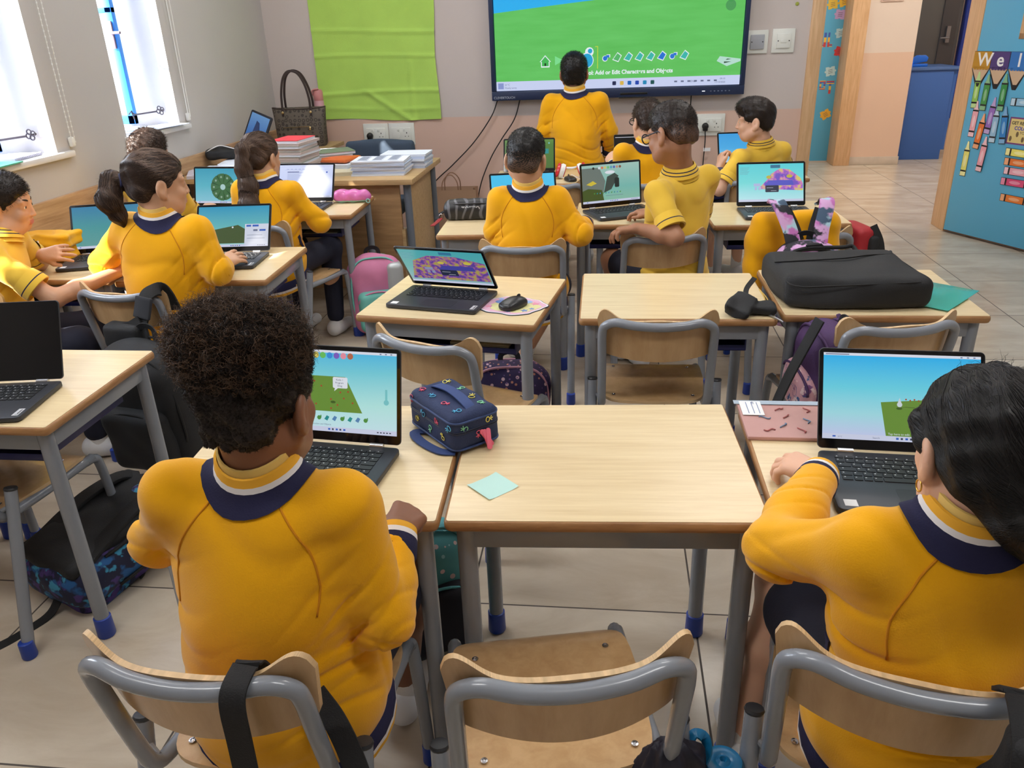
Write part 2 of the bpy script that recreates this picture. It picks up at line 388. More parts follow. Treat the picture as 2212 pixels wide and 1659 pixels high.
# the open door and its paper cut-outs
DO, DD, DN = Vector((2.465, 6.13, 0)), Vector((.441, -.897, 0)).normalized(), Vector((-.897, -.441, 0)).normalized()
DZ = math.atan2(DD.y, DD.x)
dr = struct(bpy.data.objects.new('door_1', None)); COL.objects.link(dr); dr.location = DO; dr.rotation_euler = (0, 0, DZ)
BLUED = mat('sky blue laminate', rgb(92, 176, 216), .42)
MB().b2((0, 0, .014), (.96, .042, 2.04)).build('door_leaf', [BLUED], dr, bevel=.002)
MB().b2((-.004, -.001, .012), (.962, .043, .02)).build('bottom_edge', mat('dark edge strip', rgb(92, 66, 52), .6), dr)
fr = MB()
for q in ((.30, .34), (.62, .66)): fr.b2((q[0], -.008, 1.31), (q[1], .05, 1.9))
fr.b2((.30, -.008, 1.31), (.66, .05, 1.345)); fr.b2((.30, -.008, 1.87), (.66, .05, 1.9)); fr.build('vision_frame', JAMB, dr, bevel=.003)
MB().b2((.34, -.002, 1.345), (.62, .044, 1.87)).build('vision_pane', mat('smoky pane', rgb(120, 140, 150), .05, trans=.6), dr)
# leaf frame: u along the leaf, z up, stickers lie on the face that looks into the room
def on_leaf(u, z, dn): return Matrix.Translation(DO+DD*u+DN*dn) @ frame((0, 0, z), (DD.x, DD.y, 0), (0, 0, 1)).to_4x4()
def sticker(name, label, cat, u, z, ang, layers, group, dn=.0006, T=None):
    t = thing(name, label, cat, (0, 0, 0), 0, group); t.matrix_world = (T or on_leaf)(u, z, dn)
    for nm, outs, m, lift in layers:
        R = Matrix.Rotation(ang, 4, 'Z'); b = MB()
        for o in outs:
            if nm in ('band', 'crayon_tip', 'picture', 'sharpened_wood'): MB().prism(o, lift, lift+.0007, R).build(nm, m, t, smooth=False)
            else: b.prism(o, lift, lift+.0007, R)
        if b.f: b.build(nm, m, t, smooth=False)
    return t
INK = mat('printed black', rgb(28, 26, 30), .6)
def paper(r, g, b): return mat('paper %d %d %d' % (r, g, b), rgb(r, g, b), .6)
def crayon(u0, z0, u1, z1, wd, col, lab, k):   # tip to base
    L = math.hypot(u1-u0, z1-z0); ang = math.atan2(z0-z1, u0-u1)-PI/2; h = wd/2
    full = [(-h, 0), (h, 0), (h, L*.75), (h*.62, L*.80), (h*.24, L*.985), (-h*.24, L*.985), (-h*.62, L*.80), (-h, L*.75)]
    big = [(x*1.13, -.004+y*1.02) for x, y in full]
    band = [[(-h, L*q), (h, L*q), (h, L*(q+.045)), (-h, L*(q+.045))] for q in (.12, .70)]
    lt = paper(*[int(c+(255-c)*.38) for c in col])
    sticker('crayon_cutout', lab, 'paper crayon', u1, z1, ang, [('outline', [big], INK, 0), ('paper_body', [full], paper(*col), .0008), ('crayon_tip', [[(-h*.98, L*.745), (h*.98, L*.745), (h*.62, L*.80), (h*.24, L*.985), (-h*.24, L*.985), (-h*.62, L*.80)], [(-h, 0), (h, 0), (h, L*.115), (-h, L*.115)]], lt, .0016),
            ('band', band, INK, .0024), ('oval', [circ(h*.5, 14, 0, L*.42, L*.17)], lt, .0016)], 'crayon cut-outs on the blue door', .0008+.0034*k)
CR = [(.054, 1.11, .057, .875, (150, 200, 90), 'light green paper crayon, leftmost of the top row on the blue door'), (.137, 1.095, .133, .865, (70, 150, 75), 'mid green paper crayon under the yellow pencil letter'),
 (.271, 1.104, .272, .872, (50, 140, 70), 'dark green paper crayon under the purple and blue pencil letters'), (.218, .955, .199, .718, (150, 110, 190), 'purple paper crayon standing upright on the blue door'),
 (.252, .90, .256, .667, (150, 190, 220), 'pale blue upright paper crayon between the purple and bright blue crayons'), (.316, .904, .338, .668, (50, 130, 200), 'bright blue upright paper crayon left of the small poster'),
 (.085, .924, .079, .687, (236, 170, 180), 'pink upright paper crayon below the light green crayon'), (.162, .847, .138, .614, (230, 120, 50), 'orange upright paper crayon in the middle of the door cluster'),
 (.215, .703, .2, .469, (236, 165, 178), 'lower pink upright paper crayon below the pale blue crayon'), (.075, .657, .073, .419, (232, 226, 120), 'yellow upright paper crayon, lowest of the cluster near the door edge'),
 (.585, .935, .342, .932, (150, 195, 225), 'pale blue paper crayon lying sideways above the small poster'), (.63, .619, .384, .622, (236, 226, 110), 'yellow sideways paper crayon, first below the small poster'),
 (.63, .559, .384, .559, (232, 120, 50), 'orange sideways paper crayon under the yellow sideways crayon'), (.645, .503, .399, .501, (236, 165, 180), 'light pink sideways paper crayon under the orange sideways one'),
 (.64, .434, .395, .431, (215, 75, 120), 'magenta sideways paper crayon on the blue door'), (.655, .324, .411, .325, (230, 125, 50), 'orange sideways paper crayon, lowest on the blue door')]
for k, (a, b, c, d, col, lab) in enumerate(CR): crayon(a, b, c, d, .043, col, lab, k % 3)
for u, ch, col, lab in ((.055, 'W', (190, 140, 40), 'yellow paper pencil with letter W on the blue door'), (.195, 'e', (78, 58, 120), 'purple paper pencil with letter e on the blue door'), (.337, 'l', (45, 115, 190), 'blue paper pencil with letter l on the blue door'), (.478, 'c', (60, 150, 80), 'green paper pencil with letter c beyond the blue one')):
    body = [(-.068, 0), (.068, 0), (.068, .105), (-.068, .105)]; tip = [(-.066, .0), (-.012, -.095), (.012, -.095), (.066, .0)]
    t = sticker('pencil_letter', lab, 'paper letter', u, 1.128, 0, [('outline', [[(-.07, -.004), (-.014, -.125), (.014, -.125), (.07, -.004), (.07, .107), (-.07, .107)]], INK, 0), ('sharpened_wood', [tip]+[circ(.011, 8, -.055+.022*q, 0) for q in range(6)], paper(205, 175, 145), .0008),
        ('paper_body', [body]+[circ(.011, 8, -.044+.022*q, .001) for q in range(5)], paper(*col), .0016), ('lead', [[(-.016, -.093), (-.004, -.121), (.004, -.121), (.016, -.093)]], INK, .0016)], 'pencil letters on the blue door', .0004)
    text('letter', ch, .115, Matrix.Translation((-.038 if ch == 'W' else -.024 if ch != 'l' else -.01, .018, .0026)), paper(240, 240, 240), t, bold=.002)
t = sticker('poster', 'small yellow poster with a patterned border on the blue door', 'poster', .36, .67, 0, [('border', [[(0, 0), (.25, 0), (.25, .17), (0, .17)]], paper(120, 60, 120), 0), ('paper_body', [[(.01, .01), (.24, .01), (.24, .16), (.01, .16)]], paper(222, 200, 130), .0008),
    ('picture', [circ(.010, 8, .03+.045*(q % 5), .035+.03*(q % 2), .018) for q in range(5)], paper(110, 90, 60), .0016)], None, .0006)
text('heading', 'GET READY TO', .028, Matrix.Translation((.018, .125, .0016)), INK, t, bold=.0006); text('heading', 'COLOUR', .032, Matrix.Translation((.045, .092, .0016)), paper(70, 70, 170), t, bold=.001); text('heading', 'YOUR', .024, Matrix.Translation((.09, .068, .0016)), INK, t)

# corridor things
d2 = struct(bpy.data.objects.new('door_2', None)); COL.objects.link(d2); d2.location = (1.62, 9.45, 0)
MB().b2((0, 0, .012), (.885, .04, 2.05)).build('door_leaf', BLUED, d2, bevel=.002)
MB().b2((.885, .002, .012), (.9, .038, 2.05)).build('leaf_edge', JAMB, d2)
def on_leaf2(u, z, dn): return Matrix.Translation((1.62+u, 9.45-dn, z)) @ Matrix.Rotation(PI/2, 4, 'X')
def puzzle(s):
    P = []
    for k in range(4):
        for x, y in (((-.5, -.5), (-.10, -.5), (-.13, -.60), (0, -.66), (.13, -.60), (.10, -.5)) if k % 2 else ((-.5, -.5), (-.10, -.5), (-.12, -.42), (.12, -.42), (.10, -.5))):
            a = k*PI/2; P.append((s*(x*math.cos(a)-y*math.sin(a)), s*(x*math.sin(a)+y*math.cos(a))))
    return P
for x, z, col, a, lab in ((2.29, 1.60, (225, 190, 70), .1, 'mustard paper jigsaw piece at the top of the far door'), (2.40, 1.62, (235, 190, 60), .2, 'golden paper jigsaw piece beside the topmost one on the far door'), (2.375, 1.50, (190, 160, 210), -.1, 'lilac paper jigsaw piece on the far blue door'),
      (2.405, 1.322, (180, 215, 225), .1, 'pale grey paper jigsaw piece below the lilac one'), (2.415, 1.14, (205, 60, 65), -.25, 'red paper jigsaw piece on the far blue door'), (2.345, .947, (190, 220, 225), .15, 'pale paper jigsaw piece below the red one'), (2.348, .507, (235, 180, 60), .5, 'golden paper jigsaw piece, lowest on the far door')):
    t = sticker('jigsaw_cutout', lab, 'paper jigsaw', x-1.62, z, a, [('paper_body', [puzzle(.092)], paper(*col), 0)]+[('writing', [[(-.022, q), (.022, q+.002), (.022, q+.006), (-.022, q+.004)] for q in (-.02, -.004, .012)], paper(90, 80, 90), .0008)], 'jigsaw cut-outs on the far door', .001, on_leaf2)
for x, z, lab, ch in ((2.30, 1.26, 'multicoloured paper letters L on the far door', 'L'), (2.25, 1.26, 'multicoloured paper letters J at the edge of the far door', 'J'), (2.36, .79, 'red and blue paper letter T on the far door', 'T'), (2.28, .81, 'colourful paper figure letter O on the far door', 'O')):
    t = thing('letter_cutout', lab, 'paper letter', (0, 0, 0), 0, 'letters on the far door'); t.matrix_world = on_leaf2(x-1.62, z, .001)
    B = MB(); S = {'L': [(-.02, -.07, .0, .07), (0, -.07, .03, -.045)], 'J': [(-.01, -.07, .015, .07), (-.03, -.07, -.01, -.045)], 'T': [(-.012, -.07, .012, .05), (-.04, .03, .04, .06)], 'O': [(-.03, -.04, -.012, .04), (.012, -.04, .03, .04), (-.03, .025, .03, .045), (-.03, -.045, .03, -.025)]}[ch]
    for q, (xa, ya, xb, yb) in enumerate(S):
        for s in range(3): B.prism([(xa, ya+(yb-ya)*s/3), (xb, ya+(yb-ya)*s/3), (xb, ya+(yb-ya)*(s+1)/3), (xa, ya+(yb-ya)*(s+1)/3)], 0, .0008+.0002*q, None, (s+q) % 3)
    B.build('paper_body', [paper(200, 70, 70), paper(235, 190, 70), paper(70, 100, 190)], t, smooth=False)
struct(MB().b2((3.2, 10.29, 0), (3.9, 10.34, 2.2)).build('door_3', mat('dark grey door', rgb(86, 84, 82), .5), bevel=.004))
struct(MB().b2((3.70, 10.27, 0), (3.86, 10.3, 2.2)).build('trim_4', mat('dark metal trim', rgb(64, 62, 64), .4)))
struct(MB().b2((3.75, 10.23, 1.17), (3.79, 10.28, 1.34)).tube([(3.77, 10.24, 1.22), (3.77, 10.19, 1.22), (3.68, 10.185, 1.22)], .01).build('door_handle', mat('brushed steel', rgb(130, 130, 134), .35, .9)))
bl = mat('cobalt laminate', rgb(58, 104, 180), .45); bt = mat('slate blue top', rgb(78, 112, 170), .4)
t = thing('cabinet', 'tall cobalt blue counter standing in the corridor', 'counter', (3.2, 9.5, 0))
MB().b2((0, 0, 0), (.43, .55, .925)).build('body', bl, t, bevel=.004); MB().b2((.43, .02, .10), (.47, .54, .925)).build('side_panel', bl, t); MB().b2((-.03, -.02, .925), (.5, .6, .955)).build('top', bt, t, bevel=.004)
t = thing('tape_dispenser', 'bright blue tape holder on the corridor counter', 'holder', (3.30, 9.68, .955))
MB().b2((-.06, -.04, 0), (.1, .05, .03)).build('base', mat('glossy blue', rgb(30, 110, 220), .3), t, bevel=.008); MB().prism([(-.05, .03), (.09, .05), (.1, .09), (.07, .115), (-.01, .115), (-.06, .08)], -.03, .03, Matrix.Rotation(PI/2, 4, 'X')).build('hood', MATS['glossy blue'], t, bevel=.006)
struct(MB().b2((3.93, 10.24, .35), (4.4, 10.34, 1.9)).build('trim_5', mat('deep blue panel', rgb(22, 50, 140), .5)))
t = thing('notice', 'framed notice high on the corridor wall', 'notice', (2.80, 9.188, 1.70)); MB().b2((-.11, 0, -.10), (.11, .012, .10)).build('board', mat('pale frame', rgb(215, 190, 180), .5), t, bevel=.002); MB().b2((-.095, -.003, -.085), (.095, .001, .09)).build('sheet', mat('purple print', rgb(64, 48, 70), .5), t)
t = tag(MB().lathe([(.012, 0), (.012, .003), (.006, .005)], n=12, R=rot(PI/2)).build('sticker_dot', mat('olive dot', rgb(150, 160, 60), .6), None, (1.234, WY-.001, 1.568)), 'tiny olive green sticker dot on the wall above the light switches', 'sticker')
# ceiling lamps and corridor lamps (out of shot)
for k, (x, y) in enumerate(LAMPS+[(2.6, 7.8), (4.6, 7.8), (.4, 7.8)]):
    t = thing('ceiling_light', 'long white fluorescent lamp on the ceiling', 'lamp', (x, y, CEIL), 0, 'ceiling lamps'); MB().b2((-.6, -.16, -.07), (.6, .16, 0)).build('lamp_body', WHITE, t, bevel=.006)
    MB().b2((-.57, -.13, -.078), (.57, .13, -.07)).build('diffuser', emat('lamp diffuser', (1, .97, .92, 1), 4), t)

# ------------------------------------------------------------------ desks and chairs
DH = .657
LAM = wood('desk laminate maple', rgb(232, 212, 172), rgb(216, 192, 148), (1.6, 30, 30), .28)
EDGE = wood('beech desk edge', rgb(178, 134, 88), rgb(142, 98, 58), (5, 5, 40), .45)
STEEL = mat('grey painted steel', rgb(136, 141, 150), .24, var=.05, vscale=20, coat=.25)
CAPB = mat('blue rubber foot', rgb(26, 62, 160), .4)
TRAYM = mat('navy plastic tray', rgb(22, 32, 92), .4)
def make_desk(w=.6, d=.5, h=DH, tray=True):
    t = thing('desk', '', 'desk', group='school desks')
    MB().prism(rrect(w-.012, d-.012, .006), h-.0225, h).build('desktop', LAM, t, smooth=False)
    e = MB(); e.tube([Vector((x, y, h-.012)) for x, y in rrect(w-.013, d-.013, .010, 4)], .006, 10, loop=True, flat=(.0065, .0115), up=(0, 0, 1)); e.build('edge_band', EDGE, t, angle=180)
    f = MB(); ix, iy = w/2-.038, d/2-.038
    for s in (-1, 1):
        f.b2((-ix, s*iy-.011, h-.075), (ix, s*iy+.011, h-.024)); f.b2((s*ix-.011, -iy, h-.075), (s*ix+.011, iy, h-.024))
    f.build('frame', STEEL, t, bevel=.003)
    for sx in (-1, 1):
        for sy in (-1, 1):
            l = MB().cyl((sx*ix, sy*iy, .012), (sx*ix, sy*iy, h-.023), .019, n=18).build('leg', STEEL, t)
            MB().lathe([(.021, 0), (.0235, .004), (.0225, .062), (.0195, .064)], (sx*ix, sy*iy, 0), 18).build('foot_cap', CAPB, l)
    if tray:
        b = MB(); b.b2((-w/2+.08, -d/2+.06, h-.125), (w/2-.08, d/2-.09, h-.12)); b.b2((-w/2+.08, d/2-.095, h-.125), (w/2-.08, d/2-.09, h-.03))
        for s in (-1, 1): b.b2((s*(w/2-.08)-.0025, -d/2+.06, h-.125), (s*(w/2-.08)+.0025, d/2-.09, h-.03))
        b.b2((-w/2+.08, -d/2+.06, h-.125), (w/2-.08, -d/2+.065, h-.105)); b.build('tray', TRAYM, t, bevel=.002)
    return t
PLY = wood('beech plywood', rgb(206, 170, 124), rgb(188, 150, 104), (14, 14, 2), .3, coat=.3)
PLYE = mat('plywood edge layers', rgb(226, 192, 146), .5, var=.3, vscale=6, stretch=(3, 3, 260))
def make_chair():
    t = thing('school_chair', '', 'chair', group='school chairs')
    # local: backrest towards -y at y = 0, seat reaches +y; top at z .72
    HW = .163
    # seat: a dished slab with rounded corners
    def outline(k):
        P = []
        for a in range(40):
            q = 2*PI*a/40; c, s = math.cos(q), math.sin(q); n = 5.0
            P.append((.172*math.copysign(abs(c)**(2/n), c)*(1-.05*(s < 0)), .235+.178*math.copysign(abs(s)**(2/n), s)))
        return P
    def sz(x, y): return .395-.012*math.exp(-((y-.17)/.10)**2)*math.exp(-(x/.13)**2)-(.035*max(0, (y-.34)/.073)**2)
    O = outline(0); s = MB(); c0 = Vector((0, .235))
    rings = [[Vector((c0.x+(x-c0.x)*r, c0.y+(y-c0.y)*r, sz(c0.x+(x-c0.x)*r, c0.y+(y-c0.y)*r))) for x, y in O] for r in (.15, .4, .65, .85, .97, 1)]
    low = [[p-Vector((0, 0, .010)) for p in R] for R in rings[::-1]]
    s.loft(rings+low, True, True, [0]*5+[1]+[0]*5); s.build('seat', [PLY, PLYE], t)
    # backrest: curved ply with raised corners
    NU, NV = 56, 8
    def bp(u, v, off):
        x = (u-.5)*2; ww = .178-.012*(1-v)
        top = .690+.030*math.exp(-((abs(x)-.88)/.20)**2)+.006*math.exp(-(x/.35)**2)
        e_ = max(0, (abs(x)-.86)/.14); r_ = 1-math.sqrt(max(0, 1-e_*e_))
        top -= .026*r_; bot = .572-.012*(1-x*x)+.020*r_
        z = bot+(top-bot)*v; y = -.018+.052*x*x-.035+ (z-.57)*(-.16)
        return Vector((ww*x, y+.026+off, z))
    b = MB(); V = []; nn = (NU+1)*(NV+1)
    for off in (0, .010):
        for j in range(NV+1):
            for i in range(NU+1): V.append(bp(i/NU, j/NV, off))
    F = []; mi = []
    for j in range(NV):
        for i in range(NU):
            a = j*(NU+1)+i; F += [(a, a+NU+1, a+NU+2, a+1), (nn+a, nn+a+1, nn+a+NU+2, nn+a+NU+1)]; mi += [0, 0]
    rim = [i for i in range(NU+1)]+[j*(NU+1)+NU for j in range(1, NV+1)]+[NV*(NU+1)+i for i in range(NU-1, -1, -1)]+[j*(NU+1) for j in range(NV-1, 0, -1)]
    for k in range(len(rim)):
        a, c = rim[k], rim[(k+1) % len(rim)]; F.append((a, c, nn+c, nn+a)); mi.append(1)
    b.arr(V, F, mi); b.build('backrest', [PLY, PLYE], t, angle=50)
    # one bent tube: hoop behind the backrest, uprights, seat rails
    H = [(-HW, .40, .368), (-HW, .16, .372), (-HW, .075, .380), (-HW, .045, .405), (-HW, .03, .45), (-HW, .0, .58), (-HW, -.014, .645), (-HW+.008, -.022, .672), (-HW+.04, -.036, .688), (-.07, -.05, .683), (0, -.055, .680)]
    H += [(-x, y, z) for x, y, z in H[-2::-1]]
    fr = MB().tube(smooth_path(H, 5), .0135, 14); fr.tube([(-HW, .30, .37), (HW, .30, .37)], .009, 10)
    fr.build('frame', STEEL, t, angle=180)
    for sx in (-1, 1):
        fl = MB().tube(smooth_path([(sx*HW, .37, .368), (sx*HW, .405, .362), (sx*HW, .422, .335), (sx*(HW+.004), .432, .2), (sx*(HW+.008), .44, .012)], 5), .0135, 12).build('leg', STEEL, t, angle=180)
        MB().lathe([(.015, 0), (.0175, .004), (.0165, .05), (.0138, .052)], (sx*(HW+.008), .44, 0), 14).build('foot_cap', CAPB, fl)
        a, bb = Vector((sx*(HW+.030), .085, .455)), Vector((sx*(HW+.030), -.02, .012))
        rl = MB().cyl(bb, a, .0155, n=14).tube([(sx*(HW+.030), .075, .415), (sx*HW, .06, .40)], .006, 8).build('leg', STEEL, t)
        MB().lathe([(.0155, -.002), (.0168, .002), (.015, .006), (.008, .0072)], a, 14, rot(-math.atan2(a.y-bb.y, a.z-bb.z))).build('end_cap', mat('black plastic cap', rgb(40, 42, 46), .4), rl)
        MB().lathe([(.017, 0), (.0195, .004), (.0185, .05), (.0158, .052)], (bb.x, bb.y, 0), 14).build('foot_cap', CAPB, rl)
    for sx in (-1, 1):
        for y in (.10, .33): MB().lathe([(.0062, 0), (.006, .001), (.003, .0016), (.002, .0004)], (sx*.125, y, .3955), 12).build('screw', mat('bright screw', rgb(200, 200, 204), .25, 1), t)
    return t
desk0 = make_desk(); desk0b = make_desk(tray=False)
for q in (desk0b,): q['label'] = 'bare empty maple desk in the front row between the two seated children'; q.location = (-.008, 1.462, 0); q.rotation_euler = (0, 0, math.radians(3.0))
DESKS = [(-.602, 1.431, 2.6, 'maple desk holding the navy lunch bag and the laptop of the tall haired child'), (.606, 1.455, 0, 'maple desk under the pink plastic folder and laptop of the black haired girl'),
 (-.475, 2.540, -8.5, 'maple desk with the open laptop, mouse and pastel mouse mat, turned slightly'), (.212, 2.564, .4, 'empty maple desk in the second row with a chair tucked under it'), (.834, 2.605, 0, 'maple desk under the black briefcase and teal plastic wallet'),
 (-1.612, 1.772, 0, 'maple desk with a dark screened laptop nearest the window side'), (-2.215, 1.772, 0, 'maple desk against the window wall beside the dark screened laptop desk'), (-1.572, 2.962, 2, 'maple desk of the girl with the short ponytail'), (-2.188, 2.975, 0, 'maple desk of the child in the yellow polo by the window wall'),
 (-1.588, 4.085, 2, 'maple desk with the pink pencil case and white stylus'), (-2.202, 4.095, 0, 'maple desk of the curly topped boy by the window wall'), (-.467, 3.662, 1.5, 'maple desk with the black and grey pencil case'),
 (.142, 3.83, -1, 'maple desk in the third row of the boy in glasses'), (.752, 3.81, 2, 'maple desk in the third row by the aisle with a laptop on it'), (.826, 4.935, .5, 'maple desk at the front of the class of the boy looking sideways'), (.215, 4.90, 0, 'maple desk at the front of the class holding the dark laptop'), (-.394, 4.88, 0, 'maple desk at the front of the class with red headphones on it')]
for i, (x, y, a, lab) in enumerate(DESKS):
    if i == 0: d = desk0; d.location = (x, y, 0); d.rotation_euler = (0, 0, math.radians(a)); d['label'] = lab
    else: dup(desk0, (x, y, 0), math.radians(a), lab)
desk0.scale = (.962, 1, 1)
chair0 = make_chair()
CHAIRS = [(-.570, .800, -3.5, 'wooden school chair of the tall haired child with a black strap over it'), (-.043, .838, 12.6, 'empty wooden school chair in the foreground with a dark bag on its side'), (.415, .862, -14, 'wooden school chair of the black haired girl in the foreground'),
 (-.508, 2.045, -22, 'empty wooden school chair turned askew behind the navy lunch bag'), (.151, 2.232, 0, 'empty wooden school chair tucked under the empty second row desk'), (.815, 2.205, 13.5, 'wooden school chair with a purple backpack hung on its side'),
 (-1.690, 2.485, -9, 'wooden school chair of the ponytailed girl with a black bag hung on it'), (-1.62, 3.50, -16, 'wooden school chair of the girl with the long ponytail'), (-.34, 3.09, 1, 'wooden school chair behind the boy with cropped black hair'), (.227, 3.235, 10, 'wooden school chair behind the boy in glasses'),
 (.80, 3.25, 6, 'school chair hidden under a mustard sweatshirt and patterned backpack'), (-1.70, 1.50, -5, 'wooden school chair at the desk with the dark screened laptop'), (-2.28, 2.42, 0, 'wooden school chair of the child in yellow polo by the window'), (-2.2, 3.55, 0, 'wooden school chair of the curly topped boy'),
 (-.30, 4.42, 4, 'empty wooden school chair by the red headphones'), (.22, 4.42, 0, 'wooden school chair of the boy facing the dark laptop'), (.80, 4.42, -4, 'wooden school chair of the boy looking sideways')]
for i, (x, y, a, lab) in enumerate(CHAIRS):
    if i == 0: d = chair0; d.location = (x, y, 0); d.rotation_euler = (0, 0, math.radians(a)); d['label'] = lab
    else: dup(chair0, (x, y, 0), math.radians(a), lab)

# ------------------------------------------------------------------ laptops
LW, LD, LH = .318, .220, .208
BODY = mat('charcoal laptop shell', rgb(58, 60, 66), .42, .3)
KEYM = mat('black keys', rgb(24, 25, 28), .5); DECK = mat('dark keyboard deck', rgb(44, 46, 51), .45, .2)
BEZ = mat('glossy black bezel', (.004, .004, .005, 1), .06)
LEGEND = mat('pale key legend', rgb(190, 192, 196), .6)
STK = mat('white label', rgb(235, 236, 238), .5)
def E_(name, r, g, b, es=.8): return emat('px '+name, rgb(r, g, b), es)
def R4(x0, y0, x1, y1): return [(x0, y0), (x1, y0), (x1, y1), (x0, y1)]
SW, SH = .300, .178     # lit area
TASK = lambda: [('taskbar', [R4(0, 0, SW, .0105)], E_('taskbar', 214, 220, 244)), ('taskbar_icon', [R4(.142+.0088*k, .0035, .147+.0088*k, .0075) for k in (0, 2, 4)]+[R4(.02, .004, .026, .007)], E_('icon blue', 50, 100, 200)), ('taskbar_icon', [R4(.1508+.0088*k, .0035, .155+.0088*k, .0075) for k in (0, 2)]+[R4(.255+.007*k, .0042, .259+.007*k, .0066) for k in range(5)], E_('icon dark', 60, 66, 90))]
TITLE = lambda: [('title_bar', [R4(0, SH-.0055, SW, SH)], E_('title', 232, 236, 250)), ('window_button', [R4(.262+.012*k, SH-.0042, .266+.012*k, SH-.0018) for k in range(3)]+[R4(.004, SH-.004, .05, SH-.002)], E_('button', 120, 130, 160))]
def icons(y, xs, s=.007):
    o = []
    for k, x in enumerate(xs):
        o.append(('tool_icon', [[(x-s, y-s*.4), (x+s*.2, y-s), (x+s, y+s*.5), (x, y+s)]] if k % 3 else [circ(s*.8, 10, x, y), R4(x+s*.5, y, x+s*.9, y+s)], E_(('icon green', 'icon teal', 'icon steel')[k % 3], *((80, 150, 70), (40, 150, 150), (90, 140, 190))[k % 3])))
    return o
